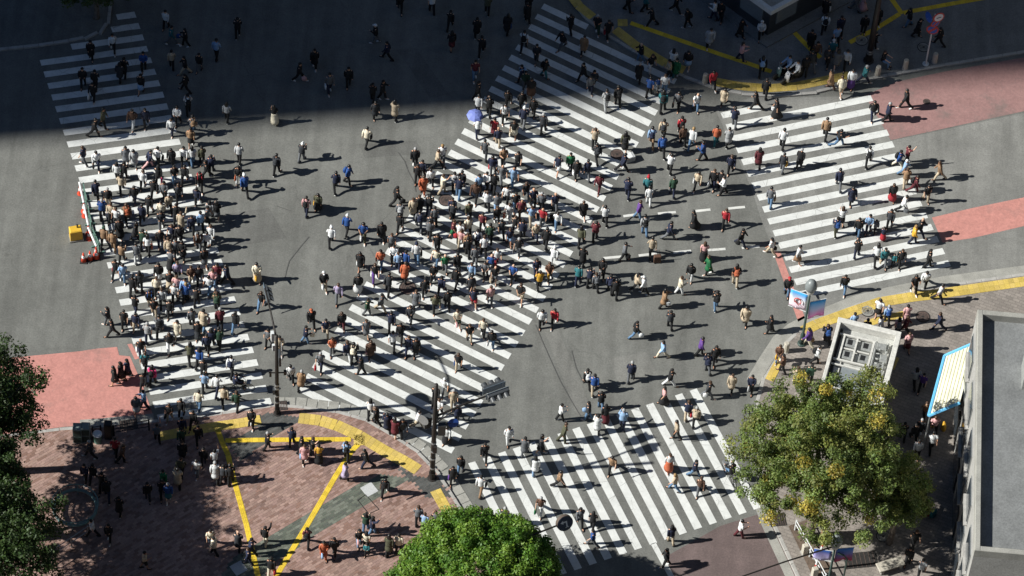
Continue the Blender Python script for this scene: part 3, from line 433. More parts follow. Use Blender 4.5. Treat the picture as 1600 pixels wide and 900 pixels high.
[-18.01,6.37,0,0.96,189,"kJ","kP","k",""],
[-23.39,3.82,0,0.99,274,"kJ","beP","g",""],
[-20.24,4.52,0,1.05,265,"gJ","kP","K",""],
[-17.76,6.71,0,0.97,92,"nJ","kP","k",""],
[-16.13,6.13,0,0.95,264,"kJ","wP","K","bag:or"],
[-6.11,8.24,0,1.05,270,"kJ","kP","g",""],
[-4.57,8.69,0,1.04,278,"wT","gP","r",""],
[-5.63,7.46,0,0.98,260,"nJ","kP","k",""],
[-5.88,7.12,0,0.99,267,"kJ","kP","k",""],
[-5.22,7.39,0,0.68,276,"nJ","nP","b","ch"],
[-3.73,6.72,0,0.98,96,"lgS","kP","k",""],
[-3.31,6.85,0,0.97,76,"dgJ","kP","k","bp:dg"],
[-6.98,5.36,0,1.03,12,"kJ","kP","k","bag:k"],
[-1.68,10.93,0,0.99,258,"rdT","maS","K",""],
[-1.42,10.25,0,0.95,93,"nJ","beP","x",""],
[-1.03,8.75,0,1.02,288,"taT","kP","K",""],
[-0.16,8.63,0,0.99,260,"kT","kP","K",""],
[2.86,8.77,0,0.97,269,"gnJ","kP","k",""],
[-2.32,6.74,0,0.97,285,"lbS","kP","K",""],
[-1.87,6.89,0,1.01,253,"wS","kP","k",""],
[-0.66,6.07,0,1.0,259,"wT","kP","k",""],
[0.85,5.95,0,1.02,287,"nT","kP","x",""],
[4.19,10.6,0,1.03,93,"beT","kP","b","bag:k"],
[8.15,11.64,0,1.03,81,"beJ","kP","k","bp:dg"],
[9.2,11.98,0,1.0,100,"rdJ","kP","k","bp:k"],
[7.38,7.39,0,1.02,81,"tJ","kP","R","bag:k"],
[11.19,8.22,0,1.04,252,"kJ","nP","b","bag:w"],
[11.61,8.17,0,1.04,255,"kJ","kP","k",""],
[21.92,10.69,0,0.98,-7,"blJ","crP","k","bp:k"],
[22.41,11.04,0,0.98,16,"maT","kP","k","arm"],
[22.26,10.04,0,0.97,-7,"lbJ","jnP","W",""],
[22.34,9.3,0,1.01,92,"taJ","beP","b",""],
[-23.06,2.72,0,1.04,259,"beS","kP","b",""],
[-22.74,2.45,0,0.99,252,"wT","kP","b",""],
[-20.2,2.45,0,1.0,282,"dgJ","gP","k",""],
[-20.25,3.15,0,1.0,267,"crJ","kP","k",""],
[-19.89,3.79,0,0.95,284,"beJ","kP","g",""],
[-19.39,3.09,0,0.99,269,"kJ","kP","k",""],
[-19.05,2.46,0,0.97,78,"beC","kP","b","arm"],
[-19.48,1.65,0,0.95,253,"nT","kP","b",""],
[-19.04,1.54,0,1.03,272,"kJ","kP","k",""],
[-18.43,2.36,0,0.97,275,"nJ","kP","k",""],
[-17.94,2.57,0,1.0,105,"lbS","kP","k",""],
[-17.61,2.98,0,1.02,-15,"gT","kP","k",""],
[-22.47,1.65,0,1.01,274,"kJ","kS","K",""],
[-21.06,0.95,0,1.03,82,"dgnJ","kP","k",""],
[-22.15,-0.11,0,0.97,76,"taJ","kP","k",""],
[-19.56,0.52,0,1.03,101,"beJ","jnP","b","bp:be"],
[-19.14,0.54,0,1.0,287,"gJ","kP","k",""],
[-19.33,-0.33,0,1.03,77,"gT","kS","b","bag:t"],
[-17.49,0.01,0,0.99,287,"kJ","gS","k",""],
[-22.36,-1.17,0,1.0,254,"kJ","kP","k","bag:rd"],
[-19.92,-1.28,0,1.02,266,"kJ","wS","K",""],
[-18.9,-0.98,0,1.0,285,"liJ","kP","b",""],
[-19.23,-1.77,0,1.0,274,"kJ","beS","b",""],
[-20.92,-1.96,0,1.0,102,"dgJ","kP","K",""],
[-19.93,-2.23,0,1.02,280,"crJ","kP","b",""],
[-18.81,-2.07,0,1.04,260,"piT","kP","b",""],
[-18.87,-2.66,0,1.04,267,"wT","kP","g",""],
[-18.09,-1.27,0,0.98,282,"brJ","beP","b",""],
[-17.67,-1.2,0,1.01,282,"kJ","kP","k",""],
[-18.32,-2.16,0,1.04,259,"lbJ","kP","k",""],
[-17.52,3.41,0,0.96,86,"lgC","kP","K",""],
[-17.28,1.78,0,0.99,266,"wS","wP","b","bag:k"],
[-16.65,-1.02,0,1.04,272,"maJ","gS","K",""],
[-16.85,-1.38,0,0.97,279,"piJ","lbP","b",""],
[-7.0,2.04,0,0.97,275,"gT","kS","b",""],
[-7.55,0.86,0,0.99,267,"orJ","jnP","K",""],
[-6.82,1.24,0,0.97,268,"wJ","kP","k","bag:k"],
[-6.68,4.26,0,0.99,88,"gJ","kP","k","bp:lg"],
[-5.97,4.66,0,0.98,274,"beC","kP","b",""],
[-5.63,4.91,0,0.97,270,"kC","kP","b",""],
[-5.05,4.92,0,0.98,80,"kJ","nP","k",""],
[-4.69,4.15,0,0.95,100,"gT","kP","k",""],
[-4.87,3.58,0,1.01,268,"dgT","kP","k",""],
[-3.73,4.91,0,0.95,269,"nJ","kP","k",""],
[-3.68,4.5,0,0.98,76,"dgJ","kP","k",""],
[-3.57,3.26,0,1.01,-13,"maT","gnK","b","bag:rd"],
[-3.19,3.07,0,1.0,88,"wT","kP","b",""],
[-3.08,2.66,0,0.96,255,"piT","beP","b",""],
[-4.41,2.13,0,1.05,268,"kT","kP","K",""],
[-6.12,0.75,0,1.05,73,"blS","kP","k",""],
[-6.54,0.71,0,0.96,95,"lbS","nP","b",""],
[-4.4,1.23,0,0.98,255,"crT","jnP","k",""],
[-3.89,0.85,0,0.95,278,"gnT","gP","x",""],
[-3.17,0.9,0,1.03,100,"kJ","kP","k",""],
[-4.0,-0.77,0,0.98,77,"nJ","kP","k",""],
[-2.78,4.75,0,0.96,283,"olJ","kP","k",""],
[-2.73,3.5,0,1.04,108,"crT","kP","b",""],
[-1.2,5.36,0,1.02,101,"gJ","lbP","k",""],
[-1.94,3.98,0,0.96,259,"maT","kP","k",""],
[-1.15,4.53,0,0.96,287,"kJ","kP","b",""],
[-1.46,3.12,0,1.02,90,"dgnJ","kP","k",""],
[-2.16,2.71,0,0.99,106,"wS","kP","k","bp:n"],
[-0.82,3.56,0,0.96,105,"dgT","kP","k",""],
[-0.14,5.56,0,1.01,280,"kT","jnP","k",""],
[-0.05,3.98,0,0.96,254,"kT","kP","b",""],
[0.37,3.55,0,1.04,85,"nJ","kP","k",""],
[0.82,4.72,0,1.0,284,"lbT","beP","b",""],
[1.35,5.73,0,0.98,262,"gJ","kP","g",""],
[2.12,5.73,0,1.01,281,"nT","gP","x",""],
[2.25,1.9,0,0.97,81,"wJ","wP","W",""],
[3.91,2.0,0,0.96,73,"kC","kP","K",""],
[4.37,0.56,0,0.98,78,"nJ","kP","k",""],
[1.3,0.97,0,0.98,286,"nJ","nP","K",""],
[-0.97,1.55,0,0.97,280,"wT","rdP","b",""],
[-1.25,1.11,0,0.98,256,"blT","kP","x",""],
[-2.35,0.42,0,0.95,271,"lbS","gP","b",""],
[-2.67,2.03,0,1.01,92,"kJ","kP","k",""],
[-2.21,1.51,0,0.97,93,"gJ","gP","k",""],
[-2.32,-0.57,0,1.0,284,"dgJ","kP","k",""],
[-2.72,2.45,0,0.96,288,"taJ","kP","b",""],
[10.79,2.94,0,0.98,88,"piT","kS","L",""],
[9.51,0.4,0,0.99,12,"crJ","wP","b",""],
[7.03,0.48,0,0.96,5,"beJ","kP","K","stroller"],
[4.72,0.24,0,0.96,107,"gJ","kP","b","bp:g"],
[5.54,0.17,0,0.96,93,"nJ","kP","k","bp:n"],
[11.95,5.52,0,0.98,263,"rdJ","kP","b",""],
[12.89,4.17,0,0.97,-18,"kJ","nP","k","bag:k"],
[14.64,3.65,0,0.96,163,"wT","beP","K","bag:k"],
[18.64,6.19,0,0.98,90,"wT","kS","L",""],
[18.34,5.4,0,0.97,104,"nJ","olP","k","bp:bl"],
[19.59,5.5,0,0.98,257,"kJ","jnP","k",""],
[20.2,5.78,0,1.0,260,"lbS","nP","k",""],
[20.61,5.83,0,0.68,96,"gJ","kP","k","ch"],
[21.42,6.27,0,0.99,253,"dgJ","kP","K",""],
[21.05,5.34,0,0.68,85,"nJ","rdS","k","ch"],
[23.13,5.76,0,1.05,-14,"kJ","nP","x",""],
[22.78,5.22,0,1.0,-5,"yeJ","nP","r",""],
[19.54,3.93,0,0.97,80,"kJ","nP","k",""],
[21.09,3.53,0,0.98,273,"tJ","gP","k",""],
[21.65,3.5,0,0.68,259,"tJ","kP","k","ch"],
[22.06,3.56,0,0.95,274,"kJ","kP","b","bag:ye"],
[23.62,3.57,0,0.99,-1,"kJ","kP","k",""],
[18.83,1.42,0,0.97,261,"kJ","jnP","k","case:k"],
[-21.01,-3.58,0,0.95,75,"kJ","nP","k",""],
[-20.22,-3.13,0,0.98,275,"kJ","beP","k","bp:bl"],
[-19.92,-3.72,0,0.96,283,"kT","beP","k",""],
[-19.55,-3.01,0,0.99,100,"lgJ","kP","b",""],
[-19.03,-3.71,0,0.95,266,"kJ","kP","K","bag:w"],
[-17.63,-2.76,0,0.95,82,"kJ","kP","k",""],
[-22.42,-4.55,0,0.98,162,"dgJ","gP","k",""],
[-22.09,-5.31,0,0.97,185,"kJ","kP","k",""],
[-20.35,-6.51,0,1.02,286,"kT","nP","x","bag:w"],
[-18.46,-5.1,0,0.99,261,"crC","beP","K",""],
[-17.74,-4.26,0,0.98,105,"gJ","kP","k",""],
[-17.08,-4.35,0,1.05,74,"beC","jnP","k","bag:pi"],
[-17.31,-5.05,0,0.96,271,"kJ","dgS","K",""],
[-19.96,-8.77,0,0.95,254,"kJ","kP","k",""],
[-20.91,-8.05,0,1.03,190,"nJ","kS","K",""],
[-21.25,-8.3,0,1.04,162,"kJ","kS","K",""],
[-17.05,-6.94,0,1.03,77,"blJ","kP","K",""],
[-16.74,-7.63,0,0.96,259,"kJ","kP","k",""],
[-16.59,-8.57,0,1.0,94,"lbT","kP","k",""],
[-16.73,-5.93,0,1.0,270,"nJ","kP","k",""],
[-16.46,-3.06,0,1.03,95,"olJ","kP","b","bp:dgn"],
[-16.52,-5.57,0,1.01,83,"nJ","kP","K",""],
[-10.23,-4.22,0,0.97,280,"nT","beP","k","case:dg"],
[-11.31,-4.84,0,0.95,8,"nJ","jnP","k","bag:cr"],
[-13.36,-5.22,0,0.96,252,"gT","kP","K",""],
[-12.7,-5.68,0,0.99,282,"beC","kP","K","bag:or"],
[-9.77,-5.49,0,0.96,279,"orT","gP","b",""],
[-7.28,-2.26,0,1.0,-10,"gJ","beP","k",""],
[-8.03,-2.63,0,0.95,-17,"dgnJ","gP","k",""],
[-5.33,-1.9,0,1.03,264,"gC","kP","b",""],
[-5.59,-2.92,0,0.96,262,"dgJ","dgP","b",""],
[-6.04,-4.15,0,0.98,268,"kJ","kP","k",""],
[-7.98,-4.09,0,0.96,280,"gT","gS","b",""],
[-6.43,-4.83,0,0.98,91,"wT","kP","k",""],
[-5.52,-5.03,0,1.02,262,"nJ","nP","b",""],
[-5.11,-5.14,0,0.97,275,"kC","kP","K","bag:w"],
[-8.9,-5.76,0,1.02,107,"nJ","wP","b",""],
[2.5,-2.38,0,0.96,264,"rdJ","kP","k",""],
[-2.2,-3.91,0,0.96,284,"kT","beP","b",""],
[-1.45,-3.49,0,0.98,264,"crT","kP","b",""],
[4.54,-6.46,0,0.98,105,"kJ","kP","k","bp:w"],
[9.02,-2.03,0,0.95,97,"dgJ","kP","k",""],
[7.1,-2.89,0,0.96,6,"kJ","jnP","k","bag:w"],
[8.7,-4.12,0,0.98,197,"lbJ","crP","K",""],
[11.62,-4.28,0,1.02,282,"kJ","kP","K",""],
[11.58,-0.47,0,0.98,103,"kJ","jnP","k","bp:k"],
[9.15,-6.04,0,1.0,8,"kJ","wP","k",""],
[4.94,-6.81,0,1.0,93,"blJ","beP","k",""],
[11.3,-6.63,0,0.96,-7,"dgJ","gP","b","bag:w"],
[14.68,-1.86,0,0.97,184,"kC","kP","K",""],
[15.19,-3.91,0.12,0.95,257,"brJ","jnP","b","bag:ye"],
[15.4,-4.63,0.12,1.0,163,"brJ","kP","k",""],
[16.21,-5.49,0.12,1.05,105,"beJ","kP","b",""],
[16.96,-5.19,0.12,0.99,84,"dgnJ","kP","k",""],
[13.69,-6.06,0,0.98,257,"nJ","kP","k","bag:lg"],
[12.59,-6.07,0,0.97,253,"beC","kP","b",""],
[19.35,-1.38,0.12,0.97,97,"lbS","nP","k",""],
[21.27,-0.68,0.12,0.96,97,"lbS","kP","g","bp:bl"],
[22.34,-0.6,0.12,1.0,99,"piT","piS","k",""],
[21.86,-1.49,0.12,0.96,93,"piT","nP","K","bp:g"],
[22.26,-1.39,0.12,1.03,-5,"maJ","kP","b",""],
[22.84,-4.93,0.12,1.02,104,"lgJ","kP","K",""],
[23.23,-5.14,0.12,0.97,254,"puT","kP","k",""],
[-18.81,-12.24,0.12,0.95,106,"gT","kP","k","arm"],
[-18.29,-10.83,0.12,0.95,256,"kT","beP","b","bag:k"],
[-17.69,-10.39,0,1.0,259,"kJ","kP","k",""],
[-16.94,-11.14,0.12,0.98,253,"kJ","kP","k",""],
[-17.53,-11.61,0.12,0.96,283,"nJ","kP","K",""],
[-16.58,-12.1,0.12,0.98,281,"kJ","kP","K",""],
[-17.46,-12.32,0.12,0.98,275,"dgnJ","kP","k",""],
[-17.33,-13.28,0.12,1.03,282,"kC","kP","b",""],
[-16.14,-13.55,0.12,0.95,275,"kJ","kP","k",""],
[-17.27,-14.32,0.12,1.03,262,"olJ","kP","b",""],
[-18.17,-15.21,0.12,0.96,76,"gnJ","kP","k",""],
[-20.98,-13.39,0.12,1.02,259,"rdT","kP","k",""],
[-22.32,-13.63,0.12,0.98,177,"dgJ","kP","g",""],
[-22.43,-15.21,0.12,0.99,253,"nJ","kP","k",""],
[-22.01,-15.18,0.12,0.99,81,"kJ","kP","k",""],
[-21.41,-15.68,0.12,1.05,262,"kJ","kP","k",""],
[-14.72,-9.63,0,0.99,85,"dgnJ","kP","b",""],
[-13.75,-10.84,0.12,0.99,264,"kJ","kP","k","bag:dg"],
[-12.77,-12.27,0.12,0.98,17,"kJ","kP","g",""],
[-11.46,-11.85,0.12,0.95,90,"nJ","kP","k",""],
[-15.51,-13.68,0.12,0.96,103,"wT","kP","k","arm"],
[-14.95,-14.64,0.12,0.98,73,"dgJ","kP","k",""],
[-10.89,-12.39,0.12,0.97,-2,"kJ","kP","k",""],
[-10.67,-12.91,0.12,0.98,280,"piC","kP","b","bag:lb"],
[-10.27,-12.42,0.12,1.0,-6,"kT","kP","b","arm"],
[-9.89,-12.87,0.12,0.97,97,"yeT","kS","k",""],
[-7.32,-9.54,0,0.99,91,"wT","kP","K",""],
[-5.46,-10.65,0,1.01,282,"dgJ","kP","k","bp:k"],
[-3.79,-8.27,0,1.0,259,"kJ","kP","k",""],
[-2.8,-8.5,0,1.02,279,"beT","beP","g",""],
[-2.52,-9.53,0,0.95,107,"nJ","kP","b",""],
[-8.4,-12.58,0.12,1.0,90,"lbJ","kP","k","bp:k"],
[-8.37,-13.95,0.12,1.01,11,"liC","kP","k",""],
[-2.11,-12.84,0,0.98,259,"kJ","jnP","K",""],
[-2.5,-13.54,0,0.95,270,"kJ","kP","B","bag:pu"],
[3.18,-8.91,0,0.96,12,"wS","kP","k","case:lg"],
[4.7,-8.69,0,1.0,171,"dgJ","jnP","k","bag:lb"],
[0.39,-10.67,0,0.98,286,"wJ","wP","k",""],
[1.31,-11.34,0,0.98,82,"gC","gP","k",""],
[1.96,-12.56,0,0.98,90,"wC","lbP","K",""],
[-0.86,-11.84,0,0.98,275,"kJ","kP","k",""],
[-0.95,-14.09,0,1.01,75,"wS","taP","k","bag:k"],
[8.86,-7.3,0,0.99,190,"piT","kS","K",""],
[5.37,-7.93,0,0.97,97,"kJ","jnP","k",""],
[5.65,-8.77,0,0.97,100,"kJ","maS","K",""],
[5.24,-9.51,0,0.97,95,"wC","kP","k",""],
[10.19,-8.17,0,1.0,86,"nJ","beP","b","bag:rd"],
[10.65,-8.49,0,0.97,86,"beJ","kP","g","bp:be"],
[9.28,-11.73,0,0.99,284,"wS","orS","b",""],
[10.69,-11.97,0,0.96,-17,"nJ","jnP","k",""],
[9.64,-13.01,0,0.97,169,"beT","jnP","r",""],
[11.04,-13.06,0,0.96,261,"brJ","gP","b",""],
[23.37,-7.07,0.12,0.98,284,"taT","kP","b",""],
[22.16,-8.64,0.12,0.96,90,"kJ","kP","k",""],
[23.1,-8.27,0.12,0.97,266,"dgJ","kP","g",""],
[22.75,-8.61,0.12,0.98,284,"kJ","kP","k",""],
[22.94,-9.75,0.12,1.01,260,"wJ","kP","k",""],
[-18.91,-16.1,0.12,0.99,279,"kJ","dgP","k",""],
[-18.15,-15.8,0.12,0.99,279,"kJ","kP","k",""],
[-17.8,-16.04,0.12,1.0,275,"blJ","tS","g",""],
[-20.34,-17.19,0.12,0.99,85,"kC","kP","k",""],
[-20.69,-18.93,0.12,0.98,264,"kJ","kP","k",""],
[-21.6,-18.71,0.12,0.96,168,"wT","kP","k",""],
[-18.59,-20.52,0.12,0.98,12,"beT","kK","k",""],
[-15.23,-18.75,0.12,0.96,279,"crT","jnP","k",""],
[-14.98,-19.31,0.12,1.0,168,"crJ","kP","k",""],
[-13.73,-18.89,0.12,1.01,88,"dgC","kP","x",""],
[-13.01,-19.24,0.12,1.04,10,"nJ","kP","k",""],
[-13.07,-19.8,0.12,0.97,183,"nJ","nP","b",""],
[-12.31,-18.42,0.12,0.98,77,"kJ","crP","k","arm"],
[-10.06,-18.3,0.12,0.97,89,"maT","kP","k","bp:k"],
[-9.1,-19.06,0.12,0.99,284,"orC","orP","K","bag:lb"],
[-8.55,-18.79,0.12,0.99,261,"kJ","kP","k",""],
[-11.81,-20.43,0.12,1.05,79,"kJ","crP","k","bag:rd"],
[-6.98,-17.15,0.12,1.03,83,"dgnJ","jnP","K",""],
[-6.61,-17.35,0.12,1.04,7,"nJ","jnP","K","arm"],
[-7.26,-18.1,0.12,0.95,282,"kJ","lbP","K","bag:pi"],
[-6.87,-18.26,0.12,0.95,78,"crT","kP","K",""],
[-6.8,-18.68,0.12,0.68,258,"tJ","kP","k","ch"],
[-5.12,-18.32,0.12,1.0,84,"crJ","kP","k",""],
[-4.19,-16.43,0.12,1.01,91,"gJ","kP","b","bag:g"],
[-3.82,-16.8,0.12,0.95,78,"lbT","kP","b",""],
[-3.25,-16.68,0.12,0.99,84,"gT","kP","b",""],
[4.55,-15.67,0,1.03,287,"gJ","kP","K",""],
[-0.78,-16.07,0,1.04,188,"kJ","wP","k",""],
[0.47,-16.1,0,1.05,76,"dgJ","kP","g",""],
[3.24,-18.29,0,0.97,197,"wT","blS","K","bag:bl"],
[5.26,-15.88,0,0.96,76,"kT","kP","K",""],
[5.33,-17.0,0,0.97,176,"blT","gP","k",""],
[9.55,-16.46,0,1.0,107,"nJ","beP","K",""],
[9.34,-17.96,0,1.02,191,"kJ","kP","k",""],
[17.75,-15.88,0.12,1.02,-2,"taT","kP","b",""],
[23.28,-12.54,0.12,1.01,259,"wS","kP","k",""],
[22.77,-15.66,0.12,1.03,275,"kT","kP","b",""],
[22.43,-16.82,0.12,1.0,256,"kJ","kP","k",""],
[23.12,-17.54,0.12,1.01,79,"lgT","kP","k",""]]}
# ------------------------------------------------------------------ camera, sky, sun, exposure
cam = bpy.data.cameras.new("camera"); co = bpy.data.objects.new("camera", cam); C.objects.link(co)
cc = D["cam"]; r, u, b = cc["r"], cc["u"], cc["b"]
co.matrix_world = Matrix(((r[0], u[0], b[0], cc["loc"][0]), (r[1], u[1], b[1], cc["loc"][1]), (r[2], u[2], b[2], cc["loc"][2]), (0, 0, 0, 1)))
cam.sensor_width = 36; cam.lens = cc["lens"]; cam.clip_start = 1; cam.clip_end = 3000
S.camera = co
SUN_EL, SUN_AZ = R(36.5), R(10.0)          # azimuth of the shadows: toward +x, a little away
w = bpy.data.worlds.new("World"); S.world = w; w.use_nodes = True
nt = w.node_tree; bg = nt.nodes["Background"]
sky = nt.nodes.new("ShaderNodeTexSky"); sky.sky_type = 'NISHITA'; sky.sun_disc = False
sky.sun_elevation = SUN_EL; sky.sun_rotation = R(260); sky.air_density = 1.0; sky.dust_density = 0.1; sky.ozone_density = 5.0
nt.links.new(sky.outputs[0], bg.inputs[0]); bg.inputs[1].default_value = 0.05
sun = bpy.data.lights.new("sun", 'SUN'); sun.energy = 5.0; sun.angle = R(0.53); sun.color = (1.0, 0.985, 0.925)
so = bpy.data.objects.new("sun", sun); C.objects.link(so)
so.rotation_euler = Vector((math.cos(SUN_EL) * math.cos(SUN_AZ), math.cos(SUN_EL) * math.sin(SUN_AZ), -math.sin(SUN_EL))).to_track_quat('-Z', 'Y').to_euler()
so.location = (-60, -20, 60)
vs = S.view_settings; vs.view_transform = 'Standard'; vs.look = 'None'; vs.exposure = 0.6; vs.gamma = 1.0
S.render.film_transparent = False
S.cycles.max_bounces = 5; S.cycles.diffuse_bounces = 2; S.cycles.transparent_max_bounces = 4

# ------------------------------------------------------------------ materials
def lin(h):
    h = h.lstrip('#'); v = [int(h[i:i + 2], 16) / 255 for i in (0, 2, 4)]
    return tuple(x / 12.92 if x <= .04045 else ((x + .055) / 1.055) ** 2.4 for x in v)
class NT:
    def __init__(s, name, rough=.8, metal=0.0):
        s.m = bpy.data.materials.new(name); s.m.use_nodes = True
        s.t = s.m.node_tree; s.p = s.t.nodes["Principled BSDF"]
        s.p.inputs["Roughness"].default_value = rough; s.p.inputs["Metallic"].default_value = metal
        s.pos = None
    def n(s, t, **k):
        x = s.t.nodes.new(t)
        for a, v in k.items(): setattr(x, a, v)
        return x
    def l(s, a, b): s.t.links.new(a, b)
    def P(s):
        if s.pos is None: s.pos = s.n("ShaderNodeNewGeometry").outputs["Position"]
        return s.pos
    def noise(s, scale, detail=4, rough=.6, obj=False):
        x = s.n("ShaderNodeTexNoise"); x.inputs["Scale"].default_value = scale; x.inputs["Detail"].default_value = detail; x.inputs["Roughness"].default_value = rough
        s.l(s.n("ShaderNodeTexCoord").outputs["Object"] if obj else s.P(), x.inputs["Vector"]); return x.outputs["Fac"]
    def ramp(s, fac, stops):
        x = s.n("ShaderNodeValToRGB"); e = x.color_ramp.elements
        while len(e) > len(stops): e.remove(e[-1])
        while len(e) < len(stops): e.new(1)
        for q, (p, c) in zip(e, stops): q.position = p; q.color = (c, c, c, 1) if isinstance(c, float) else (*c, 1)
        s.l(fac, x.inputs[0]); return x.outputs[0]
    def mix(s, fac, a, b, mode='MIX'):
        x = s.n("ShaderNodeMix", data_type='RGBA', blend_type=mode)
        for v, k in ((fac, 0), (a, 6), (b, 7)):
            if hasattr(v, 'links') or hasattr(v, 'is_linked'): s.l(v, x.inputs[k])
            elif k == 0: x.inputs[0].default_value = v
            else: x.inputs[k].default_value = (*v, 1)
        return x.outputs[2]
    def base(s, v):
        if hasattr(v, 'is_linked'): s.l(v, s.p.inputs["Base Color"])
        else: s.p.inputs["Base Color"].default_value = (*v, 1)
        return s
    def bump(s, h, strength=.3, dist=.01):
        x = s.n("ShaderNodeBump"); x.inputs["Strength"].default_value = strength; x.inputs["Distance"].default_value = dist
        s.l(h, x.inputs["Height"]); s.l(x.outputs[0], s.p.inputs["Normal"]); return s
def mul(c, k): return tuple(x * k for x in c)
def grain(name, col, amp=.25, scale=3.0, fine=40.0, rough=.8, metal=0.0, bump=.2, obj=False):
    """a colour with soft large mottling and a fine grain"""
    m = NT(name, rough, metal)
    a = m.mix(m.ramp(m.noise(scale, 5, .6, obj), [(.3, 0.0), (.7, 1.0)]), mul(col, 1 - amp), mul(col, 1 + amp))
    f = m.noise(fine, 3, .7, obj)
    m.base(m.mix(.5, a, m.ramp(f, [(.25, .25), (.75, .85)]), 'OVERLAY') if amp else a)
    if bump: m.bump(f, bump, .004)
    return m.m
def asphalt(name, col, crackamt=.5):
    m = NT(name, .9)
    big = m.mix(m.ramp(m.noise(.22, 6, .65), [(.33, 0.0), (.67, 1.0)]), mul(col, .84), mul(col, 1.14))
    mid = m.mix(m.ramp(m.noise(1.6, 5, .7), [(.35, 0.0), (.65, 1.0)]), mul((1, 1, 1), .9), mul((1, 1, 1), 1.08))
    c = m.mix(1.0, big, mid, 'MULTIPLY')
    sp = m.noise(10.0, 4, .85); c = m.mix(1.0, c, m.ramp(sp, [(.32, .74), (.68, 1.24)]), 'MULTIPLY')
    st = m.n('ShaderNodeTexNoise'); st.inputs['Scale'].default_value = 1.0; st.inputs['Detail'].default_value = 5; mp = m.n('ShaderNodeMapping'); mp.inputs['Rotation'].default_value = (0, 0, .45); mp.inputs['Scale'].default_value = (1.4, .12, 1); m.l(m.P(), mp.inputs['Vector']); m.l(mp.outputs[0], st.inputs['Vector']); c = m.mix(1.0, c, m.ramp(st.outputs['Fac'], [(.36, .86), (.64, 1.1)]), 'MULTIPLY')
    vo = m.n("ShaderNodeTexVoronoi", feature='DISTANCE_TO_EDGE'); vo.inputs["Scale"].default_value = .16
    wv = m.n("ShaderNodeVectorMath", operation='ADD'); nz = m.n("ShaderNodeTexNoise"); nz.inputs["Scale"].default_value = 1.2; nz.inputs["Detail"].default_value = 6
    m.l(m.P(), nz.inputs["Vector"]); m.l(m.P(), wv.inputs[0]); m.l(nz.outputs["Color"], wv.inputs[1]); m.l(wv.outputs[0], vo.inputs["Vector"])
    ck = m.ramp(vo.outputs["Distance"], [(.0, 1.0), (.006, 0.0)])
    gate = m.ramp(m.noise(.13, 2), [(.52, 0.0), (.62, crackamt)])
    k = m.mix(1.0, ck, gate, 'MULTIPLY')
    c = m.mix(k, c, mul(col, .45))
    # darker oil spots
    c = m.mix(m.ramp(m.noise(.9, 3, .5), [(.68, 0.0), (.8, .35)]), c, mul(col, .6))
    m.base(c); m.bump(sp, .35, .006); return m.m
def paint(name, col, under, wear=.5, rough=.6, patchy=0.0):
    """road paint, scuffed through to the asphalt in cracks and flakes"""
    m = NT(name, rough)
    c = m.mix(m.ramp(m.noise(1.4, 6, .75), [(.35, 0.0), (.65, 1.0)]), mul(col, .82), mul(col, 1.03))
    if patchy: c = m.mix(m.ramp(m.noise(.42, 6, .72), [(.54, 0.0), (.66, patchy)]), c, under); c = m.mix(1.0, c, m.ramp(m.noise(6.0, 4, .8), [(.35, .84), (.65, 1.08)]), 'MULTIPLY')
    vo = m.n("ShaderNodeTexVoronoi", feature='DISTANCE_TO_EDGE'); vo.inputs["Scale"].default_value = 1.1
    m.l(m.P(), vo.inputs["Vector"])
    ck = m.mix(1.0, m.ramp(vo.outputs["Distance"], [(.0, 1.0), (.02, 0.0)]), m.ramp(m.noise(.5, 4, .7), [(.46, 0.0), (.62, .7)]), 'MULTIPLY')
    fl = m.mix(1.0, m.ramp(m.noise(14.0, 4, .75), [(.57, 0.0), (.66, 1.0)]), m.ramp(m.noise(.8, 4, .65), [(.5, 0.0), (.72, wear)]), 'MULTIPLY')
    c = m.mix(ck, c, under); c = m.mix(fl, c, under); m.base(c)
    m.bump(m.noise(30.0, 3, .7), .2, .004); return m.m
def flat(name, col, rough=.6, metal=0.0, amp=.06, scale=6.0):
    m = NT(name, rough, metal)
    m.base(m.mix(m.ramp(m.noise(scale, 4, .6, True), [(.3, 0.0), (.7, 1.0)]), mul(col, 1 - amp * 2), mul(col, 1 + amp))); return m.m
def attr_mat(name, rough=.85, bumps=0.0, amp=.3, sc=25.0):
    m = NT(name, rough); a = m.n("ShaderNodeAttribute", attribute_name="tint")
    f = m.noise(sc, 3, .7)
    m.base(m.mix(1.0, a.outputs["Color"], m.ramp(f, [(.3, 1 - amp), (.7, 1.0 + amp * .5)]), 'MULTIPLY'))
    if bumps: m.bump(f, bumps, .005)
    return m.m
ASPH = (.140, .141, .130)
M = {}
M['asphalt'] = asphalt("asphalt", ASPH)
M['asphalt_red'] = asphalt("worn red brown asphalt", (.125, .092, .088), .2)
M['asphalt_pale'] = asphalt("pale worn asphalt", (.185, .184, .172), .3)
M['patch_dark'] = asphalt('darker asphalt patch', (.118, .118, .110), .3); M['patch_pale'] = asphalt('paler asphalt patch', (.158, .157, .145), .3)
M['asphalt_dark'] = asphalt("pavement asphalt", (.165, .168, .165), .2)
M['white'] = paint("white road paint", (.64, .65, .63), mul(ASPH, 1.05), .95)
M['salmon'] = paint("salmon road paint", (.51, .228, .195), (.30, .165, .145), 1.0, .8, .7)
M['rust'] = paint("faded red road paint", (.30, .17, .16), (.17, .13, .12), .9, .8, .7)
M['white_old'] = paint("worn white road paint", (.62, .62, .59), ASPH, 1.0)
M['concrete'] = grain("concrete gutter", (.27, .265, .24), .18, 1.2, 22.0)
M['granite'] = grain("granite kerb", (.33, .32, .30), .18, 2.0, 30.0)
M['seal'] = grain("crack sealing tar", (.075, .075, .072), .15)
M['paver_attr'] = attr_mat("clay pavers", .85, .3)
M['joint'] = grain("paver joint sand", (.17, .13, .115), .15)
